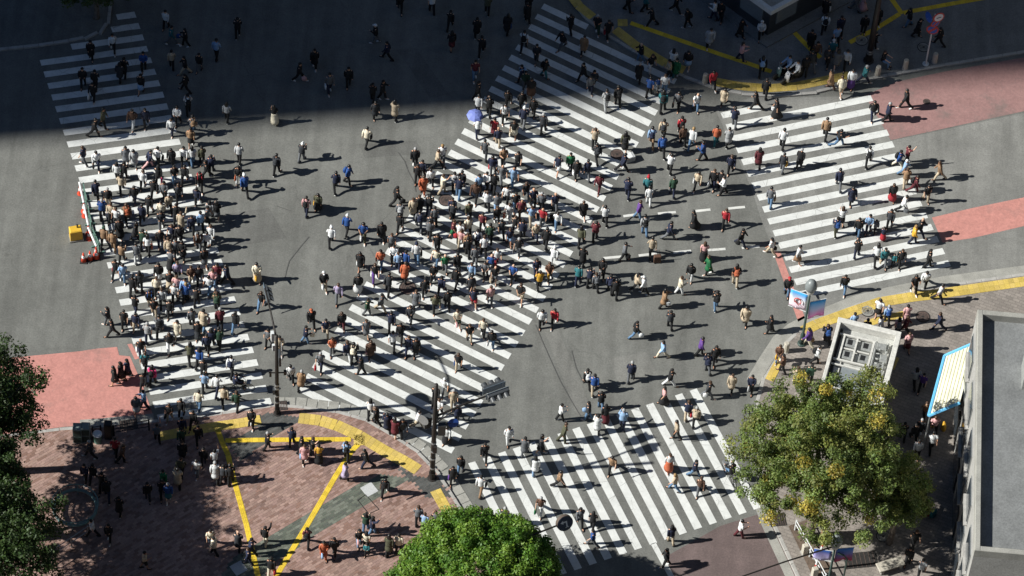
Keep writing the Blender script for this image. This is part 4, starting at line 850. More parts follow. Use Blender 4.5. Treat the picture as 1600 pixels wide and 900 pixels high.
def slabs(name, col, w_, h_, rot):
    m = NT(name, .85); mp = m.n("ShaderNodeMapping"); mp.inputs["Rotation"].default_value = (0, 0, rot); m.l(m.P(), mp.inputs["Vector"])
    br = m.n("ShaderNodeTexBrick"); m.l(mp.outputs[0], br.inputs["Vector"])
    for k, v in (("Scale", 1.0), ("Brick Width", w_), ("Row Height", h_), ("Mortar Size", .012)): br.inputs[k].default_value = v
    br.inputs["Color1"].default_value = (*mul(col, .86), 1); br.inputs["Color2"].default_value = (*mul(col, 1.12), 1); br.inputs["Mortar"].default_value = (*mul(col, .6), 1)
    c = m.mix(1.0, br.outputs["Color"], m.ramp(m.noise(.7, 5, .7), [(.3, .74), (.7, 1.12)]), 'MULTIPLY')
    f = m.noise(20.0, 3, .7); m.base(m.mix(1.0, c, m.ramp(f, [(.3, .85), (.7, 1.1)]), 'MULTIPLY')); m.bump(br.outputs["Fac"], -.3, .008); return m.m
M['pave_right'] = slabs("brown pavement slabs", (.255, .225, .20), .4, .2, .35)
M['pave_grey'] = grain("grey pavement", (.25, .245, .225), .18, .8, 20.0)
M['yellow'] = attr_mat("yellow tactile tiles", .7, .35)
M['iron'] = grain("cast iron", (.045, .042, .04), .25, 8.0, 40.0, .6, .5)
M['iron_brown'] = grain("rusty iron cover", (.10, .07, .06), .25, 8.0, 40.0, .7, .2)
M['plate'] = grain("pale service plate", (.42, .43, .43), .1)
M['soil'] = grain("bare soil", (.11, .08, .06), .4, 4.0, 20.0, 1.0)
M['mast'] = flat("dark brown steel mast", (.028, .024, .022), .5, .3)
M['green_steel'] = flat("dark green steel", (.035, .06, .052), .5, .2)
M['steel'] = flat("galvanised steel", (.36, .37, .37), .45, .6)
M['pale_steel'] = flat("white enamel steel", (.62, .64, .64), .5)
M['black'] = flat("matt black", (.015, .015, .016), .55)
M['signal'] = flat("dark signal casing", (.045, .05, .055), .5)
M['board'] = flat('blue grey back board', (.11, .15, .19), .5)
M['lens'] = flat("dark signal lens", (.03, .05, .05), .25)
M['dome'] = flat("grey lamp dome", (.19, .21, .21), .4)
M['stone'] = grain("pale bollard stone", (.40, .37, .31), .15, 4.0, 30.0)
M['roofwhite'] = flat("off-white painted metal", (.58, .57, .53), .6, 0, .12)
M['roofgrey'] = grain("weathered roof sheet", (.38, .38, .355), .2, 1.5, 20.0)
M['duct'] = flat("dull zinc duct", (.45, .46, .44), .45, .5, .15)
M['glass'] = flat("grey roof glass", (.20, .22, .23), .15)
M['bark'] = grain("grey brown bark", (.13, .105, .085), .35, 5.0, 25.0, .9, 0, .6)
M['red'] = flat("red plastic", (.55, .04, .03), .45)
M['orange'] = flat("orange red plastic", (.62, .07, .03), .45)
M['wh'] = flat("white plastic", (.75, .75, .75), .5)
M['barrier_green'] = flat("pale green barrier frame", (.12, .22, .18), .6, 0, .2)
M['hazard'] = flat("yellow equipment paint", (.65, .40, .04), .5)
M['teal'] = flat("teal painted rail", (.12, .21, .21), .5)
M['cabinet'] = flat("blue grey cabinet", (.20, .25, .25), .6, 0, .1)
M['blue'] = flat("sign blue", (.03, .10, .42), .5)
M['signnavy'] = flat("navy sign face", (.025, .04, .075), .5)
M['brownrim'] = flat("brown sign rim", (.10, .075, .06), .6)
M['tower'] = grain("dark office cladding", (.055, .06, .065), .1, .2, 3.0)
M['towerglass'] = flat("dark office glazing", (.04, .05, .06), .12)
M['rubber'] = flat("black rubber", (.02, .02, .02), .8)

# ------------------------------------------------------------------ mesh helpers
class MB:
    def __init__(s): s.v = []; s.f = []; s.mi = []; s.c = []
    def add(s, vs, fs, mi=0, col=None):
        o = len(s.v); s.v += [tuple(map(float, x)) for x in vs]; s.f += [tuple(i + o for i in f) for f in fs]; s.mi += [mi] * len(fs)
        if col is not None: s.c += [col] * len(vs)
        return s
    def box(s, c, sz, rz=0.0, mi=0, col=None, bev=0.0, M4=None):
        x, y, z = (q / 2 for q in sz)
        vs = [Vector((a * x, b_ * y, d * z)) for d in (-1, 1) for a, b_ in ((-1, -1), (1, -1), (1, 1), (-1, 1))]
        if bev:  # inset top for a soft edge
            k = bev; vs = [Vector((a * x, b_ * y, -z)) for a, b_ in ((-1, -1), (1, -1), (1, 1), (-1, 1))] + [Vector((a * x, b_ * y, z - k)) for a, b_ in ((-1, -1), (1, -1), (1, 1), (-1, 1))] + [Vector((a * (x - k), b_ * (y - k), z)) for a, b_ in ((-1, -1), (1, -1), (1, 1), (-1, 1))]
            fs = [(3, 2, 1, 0), (8, 9, 10, 11)] + [(i, (i + 1) % 4, 4 + (i + 1) % 4, 4 + i) for i in range(4)] + [(4 + i, 4 + (i + 1) % 4, 8 + (i + 1) % 4, 8 + i) for i in range(4)]
        else: fs = [(3, 2, 1, 0), (4, 5, 6, 7)] + [(i, (i + 1) % 4, 4 + (i + 1) % 4, 4 + i) for i in range(4)]
        m = (M4 if M4 is not None else Matrix.Rotation(rz, 3, 'Z'))
        return s.add([m @ v + Vector(c) for v in vs], fs, mi, col)
    def tube(s, pts, rad, n=8, mi=0, cap=True, flat_=None):
        pts = [Vector(p) for p in pts]
        if not hasattr(rad, '__len__'): rad = [rad] * len(pts)
        vs = []; ref = None
        for i, p in enumerate(pts):
            d = (pts[min(i + 1, len(pts) - 1)] - pts[max(i - 1, 0)]).normalized()
            if ref is None: ref = Vector((1, 0, 0)) if abs(d.x) < .8 else Vector((0, 1, 0))
            a = (ref - d * ref.dot(d)).normalized(); ref = a; bb = d.cross(a)
            for k in range(n):
                t = 2 * math.pi * k / n; vs.append(p + (a * math.cos(t) + bb * math.sin(t)) * rad[i])
        fs = [(i * n + k, i * n + (k + 1) % n, (i + 1) * n + (k + 1) % n, (i + 1) * n + k) for i in range(len(pts) - 1) for k in range(n)]
        if cap: fs += [tuple(range(n))[::-1], tuple((len(pts) - 1) * n + k for k in range(n))]
        return s.add(vs, fs, mi)
    def loft(s, rings, n=12, mi=0, cap=True):
        """rings of (cx, cy, z, rx, ry)"""
        vs = [(cx + rx * math.cos(2 * math.pi * k / n), cy + ry * math.sin(2 * math.pi * k / n), z) for cx, cy, z, rx, ry in rings for k in range(n)]
        m = len(rings); fs = [(i * n + k, i * n + (k + 1) % n, (i + 1) * n + (k + 1) % n, (i + 1) * n + k) for i in range(m - 1) for k in range(n)]
        if cap: fs += [tuple(range(n))[::-1], tuple((m - 1) * n + k for k in range(n))]
        return s.add(vs, fs, mi)
    def ball(s, c, r, n=10, m=6, mi=0):
        rx, ry, rz = (r, r, r) if not hasattr(r, '__len__') else r
        return s.loft([(c[0], c[1], c[2] - rz * math.cos(math.pi * (i + .15) / (m + .3)), rx * math.sin(math.pi * (i + .15) / (m + .3)), ry * math.sin(math.pi * (i + .15) / (m + .3))) for i in range(m + 1)], n, mi)
    def disc(s, c, normal, r, th=.03, n=24, mi=0, mi2=None):
        d = Vector(normal).normalized(); c = Vector(c)
        return s.tube([c - d * th / 2, c + d * th / 2], r, n, mi)
    def prism(s, poly, z0, z1, mi=0, mi_top=None):
        n = len(poly); vs = [(x, y, z0) for x, y in poly] + [(x, y, z1) for x, y in poly]
        a = sum(poly[i - 1][0] * poly[i][1] - poly[i][0] * poly[i - 1][1] for i in range(n))
        top = tuple(range(n, 2 * n)); 
        if a < 0: top = top[::-1]
        fs = [(i, (i + 1) % n, n + (i + 1) % n, n + i) for i in range(n)]
        s.add(vs, fs, mi); o = len(s.v) - 2 * n; s.f.append(tuple(o + i for i in top)); s.mi.append(mi if mi_top is None else mi_top); return s
    def mesh(s, name, mats, smooth=False):
        me = bpy.data.meshes.new(name); me.from_pydata(s.v, [], s.f)
        for m in (mats if isinstance(mats, (list, tuple)) else [mats]): me.materials.append(m)
        if any(s.mi): me.polygons.foreach_set("material_index", s.mi)
        if s.c:
            a = me.color_attributes.new("tint", 'FLOAT_COLOR', 'POINT')
            a.data.foreach_set("color", np.concatenate([np.asarray(s.c, np.float32), np.ones((len(s.c), 1), np.float32)], 1).ravel())
        if smooth: me.shade_smooth()
        me.update(); return me
    def obj(s, name, mats, parent=None, smooth=False, **kw):
        return link(name, s.mesh(name, mats, smooth), parent, **kw)
def link(name, me, parent=None, loc=None, rz=None, label=None, cat=None, group=None, kind=None):
    o = bpy.data.objects.new(name, me); C.objects.link(o)
    if parent is not None: o.parent = parent
    if loc is not None: o.location = loc
    if rz is not None: o.rotation_euler = (0, 0, rz)
    for k, v in (("label", label), ("category", cat), ("group", group), ("kind", kind)):
        if v: o[k] = v
    return o
def thing(name, loc, label, cat, rz=0.0, group=None): return link(name, None, None, loc, rz, label, cat, group)
def struct(name): return link(name, None, kind="structure")
def copy_thing(o, loc, rz, label):
    c = o.copy(); C.objects.link(c); c.location = loc; c.rotation_euler = (0, 0, rz); c["label"] = label
    for ch in o.children:
        k = ch.copy(); C.objects.link(k); k.parent = c
        for g in ch.children:
            q = g.copy(); C.objects.link(q); q.parent = k
    return c
def strip(line, wd):
    """left and right offsets of a polyline"""
    p = [Vector(q) for q in line]; Lp = []; Rp = []
    for i in range(len(p)):
        d = (p[min(i + 1, len(p) - 1)] - p[max(i - 1, 0)]).normalized(); nn = Vector((-d.y, d.x)) * wd / 2
        Lp.append(p[i] + nn); Rp.append(p[i] - nn)
    return Lp, Rp
def strip_mb(line, wd, z, mb=None):
    Lp, Rp = strip(line, wd); mb = mb or MB(); n = len(Lp)
    return mb.add([(q.x, q.y, z) for q in Lp + Rp], [(n + i, n + i + 1, i + 1, i) for i in range(n - 1)])
def inpoly(x, y, po):
    k = False
    for i in range(len(po)):
        x1, y1 = po[i]; x2, y2 = po[i - 1]
        if (y1 > y) != (y2 > y) and x < (x2 - x1) * (y - y1) / (y2 - y1) + x1: k = not k
    return k
def resample(line, step):
    p = [Vector(q) for q in line]; out = []; acc = 0.0
    for a, bq in zip(p, p[1:]):
        Ls = (bq - a).length; t = step / 2 + acc if not out else acc
        while t < Ls: out.append((a + (bq - a) * (t / Ls), math.atan2(bq.y - a.y, bq.x - a.x))); t += step
        acc = t - Ls
    return out

# ------------------------------------------------------------------ ground, road, pavements
MB().add([(-700, -500, 0), (700, -500, 0), (700, 700, 0), (-700, 700, 0)], [(0, 1, 2, 3)]).obj("road", M['asphalt'], kind="structure")
def sheet(name, poly, z, mat):
    n = len(poly); a = sum(poly[i - 1][0] * poly[i][1] - poly[i][0] * poly[i - 1][1] for i in range(n))
    f = tuple(range(n)) if a > 0 else tuple(range(n))[::-1]
    return MB().add([(x, y, z) for x, y in poly], [f]).obj(name, mat, kind="structure")
sheet("worn_road_surface", D['brownroad'], .004, M['asphalt_red'])
for i, po in enumerate(D['patch']): sheet("road_patch", po, .003, M['patch_dark'] if i % 2 == 0 else M['patch_pale'])
sheet("pale_road_surface", D['palero'], .004, M['asphalt_pale'])
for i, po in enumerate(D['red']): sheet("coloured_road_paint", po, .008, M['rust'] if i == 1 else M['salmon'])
for key in ('left', 'diag', 'right', 'bottom'):
    z = struct("zebra_crossing")
    for q in D['zebra'][key]:
        q = [Vector(p) for p in q]
        a = (q[1] - q[0]).cross(q[3] - q[0]) if False else (q[1].x - q[0].x) * (q[3].y - q[0].y) - (q[1].y - q[0].y) * (q[3].x - q[0].x)
        # a few slightly wandering points along the long edges
        nseg = 6; top = []; bot = []
        for k in range(nseg + 1):
            t = k / nseg; j = random.uniform(-.012, .012); j2 = random.uniform(-.012, .012)
            dn = (q[3] - q[0]).normalized()
            top.append(q[0].lerp(q[1], t) + dn * j); bot.append(q[3].lerp(q[2], t) + dn * j2)
        fs = [(k, k + 1, nseg + 2 + k, nseg + 1 + k) for k in range(nseg)]
        if a < 0: fs = [f[::-1] for f in fs]
        MB().add([(p.x, p.y, .012) for p in top + bot], fs).obj("stripe", M['white'], z)
lm = struct("lane_marking")
for ln in D['dash']: strip_mb(ln, .17, .012).obj("dash", M['white_old'], lm)
strip_mb(D['lane'], .30, .012).obj("stop_line", M['white'], lm)
cr = struct("road_crack")
for ln in D['cracks']: strip_mb(ln, .05, .016).obj("sealed_crack", M['seal'], cr)
PZ = .12
def pavement(name, key, mat):
    po = D[key]; n = D[key + '_n']
    pv = MB().prism(po, -.05, PZ).obj(name, mat, kind="structure")
    ks = MB().box((0, 0, 0), (.88, .2, .16), bev=.012).mesh("kerb_stone", M['granite'])
    for p, ang in resample(po[:n], .9):
        if abs(p.x) < 36 and -30 < p.y < 32:
            k = link("kerb_stone", ks, pv, (p.x, p.y, .047 + random.uniform(0, .004)), ang)
    return pv
plaza = pavement("brick_plaza", 'plaza', M['joint'])
corner = pavement("corner_pavement", 'corner', M['pave_right'])
north = pavement("kiosk_pavement", 'north', M['asphalt_dark'])
nwp = pavement("shaded_pavement", 'nw', M['asphalt'])
for key, wd in (('gutter2', .5), ('gutter3', .75)):
    g = strip_mb(D[key], wd, .008).obj("gutter", M['concrete'], kind="structure")
g = struct("gutter")
slab = MB()
for p, ang in resample(D['gutter'][0], .6):
    slab.box((p.x, p.y, random.uniform(.006, .010)), (.56, D['gut_w'], .024), ang)
slab.obj("gutter_slab", M['concrete'], g)["kind"] = "stuff"
strip_mb(D['gutter4'], .5, .014).obj("gutter", M['concrete'], kind="structure")
# clay pavers of the plaza, each a raised block of its own tint
A0 = R(40.0); ca, sa = math.cos(A0), math.sin(A0)
pm = MB(); pl, pwid = .30, .15
bands = D['bands']
clay = [lin('#9b7f74'), lin('#8f7369'), lin('#a3877c'), lin('#886a5e'), lin('#9d8077')]; tar = [lin('#4e504e'), lin('#474947'), lin('#565856')]; grn = [lin('#646a5e'), lin('#5a6156'), lin('#70756a'), lin('#545a52')]
xs = [p[0] for p in D['plaza']]; 
patchn = lambda x, y: math.sin(x * .9 + 1.3 * math.sin(y * .7)) * math.cos(y * .8 + .5 * math.sin(x * 1.1))
uu = np.arange(-45, 25, pl); vv = np.arange(-45, 45, pwid)
for iu, a in enumerate(uu):
    for iv, b_ in enumerate(vv):
        off = pl / 2 if iv % 2 else 0.0
        x = ca * (a + off) - sa * b_; y = sa * (a + off) + ca * b_
        if x < -33 or x > 6 or y < -27.5 or y > -7 or not inpoly(x, y, D['plaza']): continue
        isb = [inpoly(x, y, q) for q in bands]; drk = isb[1] or isb[2]; isb = any(isb)
        c = random.choice(tar if drk else grn if isb else clay); k = random.uniform(.85, 1.12)
        pt = patchn(x, y)
        if not isb and pt > .35 and random.random() < .4: k *= .8
        c = mul(c, k * .95); h = random.uniform(.003, .008)
        X, Y = (pl - .012) / 2, (pwid - .012) / 2
        vs = [(x + ca * dx - sa * dy, y + sa * dx + ca * dy, PZ + hh) for hh in (-.004, h) for dx, dy in ((-X, -Y), (X, -Y), (X, Y), (-X, Y))]
        pm.add(vs, [(4, 5, 6, 7), (0, 1, 5, 4), (1, 2, 6, 5), (2, 3, 7, 6), (3, 0, 4, 7)], 0, c)
pm.obj("paver", M['paver_attr'], plaza)["kind"] = "stuff"
# yellow tactile paving: tiles of 0.3 m with raised bars
YC, YL = lin('#cbb160'), lin('#dfbf3a')
def tactile(line, wd):
    mb = MB(); nrow = max(1, round(wd / .3)); tw = wd / nrow; mid = line[len(line) // 2]
    pz = PZ if any(inpoly(mid[0], mid[1], D[k]) for k in ('plaza', 'corner', 'north')) else 0.0
    for p, ang in resample(line, .3):
        nn = Vector((-math.sin(ang), math.cos(ang)))
        for k in range(nrow):
            q = p + nn * ((k + .5) * tw - wd / 2)
            c = mul(YL if wd < .35 else YC, random.uniform(.8, 1.08)); c = (c[0], c[1], c[2] * random.uniform(.8, 1.1))
            mb.box((q.x, q.y, pz + .008), (.293, tw - .007, .02), ang, col=c)
            for j in (-1, 0, 1):
                o = nn * (j * tw * .3)
                mb.box((q.x + o.x, q.y + o.y, pz + .0205), (.26, .03, .006), ang, col=mul(c, 1.04))
    o = mb.obj("tactile_paving", M['yellow'], kind="structure")
for ln, wd in D['yellow']: tactile(ln, wd)
for (p, ww, hh) in D['yblock']: tactile([(p[0] - ww / 2, p[1]), (p[0] + ww / 2, p[1] + .05)], hh)
sheet("planting_bed", D['bedsoil'], PZ + .012, M['soil'])
for p, rr, kind in D['manhole']:
    z = PZ if any(inpoly(p[0], p[1], D[k]) for k in ('plaza', 'corner', 'north', 'nw')) else 0.0
    m = struct("manhole_cover"); mb = MB()
    mb.tube([(p[0], p[1], z - .01), (p[0], p[1], z + .014)], rr, 24)
    mb.obj("rim", M['iron'], m)
    mb = MB(); mb.tube([(p[0], p[1], z), (p[0], p[1], z + .02)], rr * .86, 24)
    mt = (M['iron_brown'], M['iron_brown'], M['pave_grey'])[kind]
    mb.obj("lid", mt, m)
    mb = MB()
    for k in range(-3, 4): mb.box((p[0] + k * rr * .2, p[1], z + .022), (.025, rr * 1.1, .006), .3)
    mb.tube([(p[0], p[1], z + .02), (p[0], p[1], z + .027)], rr * .16, 10)
    mb.obj("ridge", M['iron'], m)
for p, a, b_ in D['grate']:
    z = PZ if any(inpoly(p[0], p[1], D[k]) for k in ('plaza', 'corner', 'north')) else .012
    g = struct("drain_grate"); MB().box((p[0], p[1], z), (a * 2, b_ * 2, .02), .2).obj("frame", M['iron'], g)
    mb = MB()
    for k in range(7): mb.box((p[0] + (k - 3) * a * .27 * math.cos(.2), p[1] + (k - 3) * a * .27 * math.sin(.2), z + .012), (.03, b_ * 1.8, .016), .2)
    mb.obj("bar", M['iron_brown'], g)
for p in D['plate']:
    o = struct("service_plate"); MB().box((p[0], p[1], PZ + .012), (.72, .72, .014), R(38), bev=.004).obj("lid", M['plate'], o)
hp = D['hatch']; o = struct("service_hatch")
mb = MB()
for i in range(4):
    a, b_ = Vector(hp[i]), Vector(hp[(i + 1) % 4]); mb.tube([(a.x, a.y, PZ + .01), (b_.x, b_.y, PZ + .01)], .02, 6)
mb.obj("frame", M['iron'], o)

# ------------------------------------------------------------------ buildings beyond the frame: tower casts the big shadow, other blocks added to dim the sky
def block(loc, rz, wx_, wy_, ht, label):
    t = thing("office_building", (loc[0], loc[1], 0), label, "building", rz, "buildings round the junction")
    MB().box((wx_ / 2, wy_ / 2, ht / 2), (wx_, wy_, ht)).obj("wall", M['tower'], t)
    pr = MB()
    for c_, s_ in (((wx_ / 2, .2, ht + .4), (wx_, .4, .8)), ((wx_ / 2, wy_ - .2, ht + .4), (wx_, .4, .8)), ((.2, wy_ / 2, ht + .4), (.4, wy_ - .8, .8)), ((wx_ - .2, wy_ / 2, ht + .4), (.4, wy_ - .8, .8)), ((wx_ * .5, wy_ * .5, ht + 1.5), (wx_ * .3, wy_ * .3, 3.0))): pr.box(c_, s_)
    pr.obj("roof", M['tower'], t)
    wa = MB().box((0, 0, 0), (wx_ - 2, .2, 1.9)).mesh("window", M['towerglass']); wb = MB().box((0, 0, 0), (.2, wy_ - 2, 1.9)).mesh("window", M['towerglass'])
    for k in range(int((ht - 3) / 4)):
        z = 4 + k * 4
        link("window", wa, t, (wx_ / 2, -.01, z)); link("window", wa, t, (wx_ / 2, wy_ + .01, z)); link("window", wb, t, (-.01, wy_ / 2, z)); link("window", wb, t, (wx_ + .01, wy_ / 2, z))
    return t
sp = Vector(D['shadowpt']); dirn = Vector((math.cos(SUN_AZ), math.sin(SUN_AZ)))
ed = sp - dirn * 150 - Vector((dirn.x, dirn.y)) * 40
block(ed, SUN_AZ, 40, 90, 172, "tall grey office tower beyond the frame shading the upper roadway")
for q in ((-62, 42, .05, 54, 30, 96, "unseen broad office block added behind the shaded roadway to dim the sky"), (2, 44, -.04, 40, 30, 112, "unseen tall office block added behind the kiosk to dim the sky"), (46, 42, .1, 50, 34, 92, "unseen office block added behind the road sign corner to dim the sky"),
          (-112, 62, .1, 44, 40, 96, "unseen office block added behind the tall grey tower to dim the sky"), (50, -8, .12, 30, 46, 100, "unseen office block added beyond the pink road patch to dim the sky"), (48, -66, .05, 34, 50, 84, "unseen office block added beyond the cream awning to dim the sky"), (-64, -84, .02, 52, 30, 44, "unseen low block added on the camera side of the plaza to dim skylight"), (-8, -90, -.03, 50, 30, 46, "unseen low block added on the camera side of the green tree to dim skylight"), (-128, -44, .1, 36, 48, 40, "unseen low block added beyond the salmon road paint to dim skylight")):
    block(q[:2], q[2], q[3], q[4], q[5], q[6])

# ------------------------------------------------------------------ masts and signals
def v3(p, z=0.0): return Vector((p[0], p[1], z))
P_ = D['pt']
def signal_head(parent, c, ax, face, q=1.0):
    """horizontal three-lamp head: ax = direction of the row, face = where the lenses look"""
    ax = Vector(ax).normalized(); face = Vector(face).normalized(); up = Vector((0, 0, 1)); c = Vector(c)
    m4 = Matrix((ax, face, up)).transposed()
    hb = MB().box(c, (1.25 * q, .2, .42 * q), M4=m4, bev=.03).obj("signal_head", M['signal'], parent)
    bk = MB().box(c - face * .11, (1.34 * q, .02, .52 * q), M4=m4).obj("back_board", M['board'], hb)
    for k in (-1, 0, 1):
        p = c + ax * (.40 * k * q) + face * .1
        MB().disc(p + face * .012, face, .15 * q, .02, 16).obj("lens", M['lens'], hb)
        vz = MB(); n = 9; vs = []
        for i in range(n):
            t = math.pi * (.0 + i / (n - 1)); e = ax * math.cos(t) * .17 * q + up * math.sin(t) * .17 * q
            vs += [p + e, p + e + face * .28 * q - up * .05]
        vz.add(vs, [(2 * i, 2 * i + 1, 2 * i + 3, 2 * i + 2) for i in range(n - 1)]); vz.obj("visor", M['signal'], hb)
def bands_on(par, zs, r):
    for z in zs: MB().tube([(0, 0, z), (0, 0, z + .12)], r, 10).obj("collar", M['steel'], par)
b0 = v3(P_['pole1'], PZ)
t = thing("signal_mast", b0, "slim dark mast at the plaza kerb beside the crowded crossing", "signal mast", 0, "traffic masts")
o0 = Vector((0, 0, 0))
MB().tube([(0, 0, 0), (0, 0, 3), (0, 0, 7.35)], [.13, .11, .085], 12).obj("pole", M['mast'], t, True)
MB().loft([(0, 0, 0, .22, .22), (0, 0, .04, .22, .22), (0, 0, .06, .14, .14), (0, 0, .5, .14, .14)], 12).obj("base", M['mast'], t)
bands_on(t, (1.1, 1.7, 2.4, 2.7), .135)
hd = v3(P_['p1head'], 6.4) - b0; ae = Vector((hd.x, hd.y, 6.95))
MB().tube([(0, 0, 7.0), ae * .5 + Vector((0, 0, 3.7)), ae], [.06, .05, .045], 8).obj("arm", M['mast'], t)
MB().tube([(0, 0, 7.3), ae * .45 + Vector((0, 0, 3.95))], .015, 5).obj("stay", M['mast'], t)
signal_head(t, (hd.x + .12, hd.y, 6.55), (hd.x, hd.y, 0), (1, -.28, .05), .8)
MB().tube([ae, (hd.x + .05, hd.y, 6.6)], .04, 6).obj("hanger", M['mast'], t)
mb = MB(); mb.box((-.25, .25, 6.9), (.16, .22, .75), .3); mb.box((-.18, .1, 6.1), (.14, .14, .5), .3); mb.obj("loudspeaker", M['pale_steel'], t)
mb = MB(); mb.box((.0, 0, 3.9), (.9, .05, .06), .1); mb.box((.45, .05, 3.9), (.16, .16, .3), .1); mb.box((-.35, -.02, 3.75), (.12, .14, .36), .1); mb.obj("bracket", M['mast'], t)
mb = MB(); mb.box((-.16, -.05, 2.2), (.14, .2, .4)); mb.obj("control_box", M['signal'], t)
MB().disc((.25, .34, 5.45), (-1, -.17, .0), .5, .03, 24).obj("round_sign", M['steel'], t); MB().tube([(0, 0, 5.45), (.25, .34, 5.45)], .025, 6).obj("sign_bracket", M['mast'], t)
MB().box((.2, -.42, 5.9), (.12, .6, .8), .17).obj("pedestrian_signal", M['signal'], t)
b0 = v3(P_['pole2'], PZ)
t = thing("signal_mast", b0, "tall dark mast with long arm and twin signal heads by the diagonal crossing", "signal mast", 0, "traffic masts")
MB().tube([(0, 0, 0), (0, 0, 4), (0, 0, 8.9)], [.15, .13, .095], 12).obj("pole", M['mast'], t, True)
MB().loft([(0, 0, 0, .26, .26), (0, 0, .05, .26, .26), (0, 0, .07, .18, .18), (0, 0, .6, .18, .18)], 12).obj("base", M['mast'], t)
bands_on(t, (1.0, 1.9, 2.6, 3.4), .155)
hd = v3(P_['p2head'], 6.2) - b0; ax = Vector((hd.x, hd.y, 0)).normalized(); nn = Vector((-ax.y, ax.x, 0))
MB().tube([(0, 0, 5.9), hd * .5 + Vector((0, 0, 3.05)), hd - ax * .6], [.07, .06, .05], 8).obj("arm", M['mast'], t)
mb = MB(); mb.tube([(0, 0, 5.2), hd * .4 + Vector((0, 0, 3.6))], .03, 6); mb.obj("brace", M['mast'], t)
signal_head(t, hd + nn * .42, ax, nn); signal_head(t, hd - nn * .2 + Vector((0, 0, .05)), ax, -nn)
mb = MB(); mb.box((-.42, .3, 5.0), (.42, .34, .9), .5); mb.box((.4, .1, 4.7), (.4, .34, .9), .1); mb.obj("pedestrian_signal", M['signal'], t)
mb = MB(); mb.disc((-.62, .1, 5.35), (-.5, -1, .2), .32, .03); mb.obj("round_sign", M['steel'], t)
mb = MB(); mb.disc((1.0, .3, 5.0), (.2, -1, .3), .3, .03); mb.obj("blue_sign", M['blue'], t)
mb = MB(); mb.tube([(0, 0, 5.35), (-.62, .1, 5.35)], .025, 6); mb.tube([(0, 0, 5.0), (1.0, .32, 5.0)], .025, 6); mb.box((.1, -.18, 3.1), (.2, .2, .5)); mb.obj("bracket", M['mast'], t)
# round arrow sign on an arm, its post under the green tree
b0 = v3(P_['turnp'], 0); s0 = v3(P_['turn'], 5.6) - b0
t = thing("arrow_sign", b0, "round navy arrow sign on a thin arm reaching over the crossing", "road sign")
MB().tube([(0, 0, 0), (0, 0, 5.75)], [.09, .07], 10).obj("post", M['mast'], t)
aa = s0 + Vector((-.3, -.1, 0))
MB().tube([(0, 0, 5.6), aa], .05, 8).obj("arm", M['mast'], t)
nrm = Vector((.45, -.8, .42)).normalized()
MB().disc(s0 - nrm * .1, nrm, .46, .22, 28).obj("rim", M['brownrim'], t)
fc = MB().disc(s0 + nrm * .014, nrm, .43, .01, 28).obj("face", M['signnavy'], t)
ex = Vector((0, 0, 1)).cross(nrm).normalized(); ey = nrm.cross(ex)
def flatshape(polys, c, off=.022):
    mb = MB()
    for po in polys:
        mb.add([c + nrm * off + ex * x + ey * y for x, y in po], [tuple(range(len(po)))])
    return mb
sh = [[(.04, -.27), (.12, -.27), (.12, .06), (.04, .06)], [(-.1, .06), (.12, .06), (.12, .14), (-.1, .14)], [(-.1, -.02), (-.1, .22), (-.27, .1)], [(-.02, -.27), (.18, -.27), (.18, -.23), (-.02, -.23)]]
flatshape(sh, s0).obj("arrow", M['wh'], fc)
# road sign post, top right
b0 = v3(P_['sign'], PZ)
t = thing("road_sign_post", b0, "pale post with stacked round no-parking signs at the kerb", "road sign")
MB().tube([(0, 0, 0), (0, 0, 4.55)], .045, 10).obj("post", M['pale_steel'], t)
MB().loft([(0, 0, 0, .2, .2), (0, 0, .04, .2, .2), (0, 0, .05, .08, .08), (0, 0, .2, .07, .07)], 10).obj("base", M['pale_steel'], t)
def rsign(par, c, nrm, r, kind):
    nrm = Vector(nrm).normalized(); c = Vector(c); ex = Vector((0, 0, 1)).cross(nrm).normalized(); ey = nrm.cross(ex)
    s_ = MB().disc(c, nrm, r, .03, 24).obj("sign_plate", M['red'] if kind != 2 else M['blue'], par)
    MB().disc(c + nrm * .02, nrm, r * (.78 if kind != 2 else .9), .012, 24).obj("face", M['blue'] if kind in (0, 2) else M['wh'], s_)
    if kind == 0:
        q = MB(); 
        d1 = (ex + ey).normalized(); d2 = (ex - ey).normalized() * .06 * r / .3
        q.add([c + nrm * .03 + d1 * r * .8 + d2, c + nrm * .03 + d1 * r * .8 - d2, c + nrm * .03 - d1 * r * .8 - d2, c + nrm * .03 - d1 * r * .8 + d2], [(0, 1, 2, 3)]); q.obj("slash", M['red'], s_)
    if kind == 1:
        q = MB(); q.add([c + nrm * .03 + ex * x * r + ey * y * r for x, y in ((-.42, -.1), (.42, -.1), (.42, .1), (-.42, .1))], [(0, 1, 2, 3)]); q.obj("numeral_bar", M['signnavy'], s_)
rsign(t, (0, -.08, 3.25), (-.1, -1, .1), .36, 0); rsign(t, (.1, -.08, 3.85), (.5, -1, .1), .3, 0); rsign(t, (.22, -.1, 4.4), (.45, -1, .1), .36, 1); rsign(t, (-.35, 0, 4.25), (-1, -.6, .1), .33, 2)
MB().box((-.05, 0, 4.1), (.7, .04, .05)).obj("bracket", M['steel'], t)
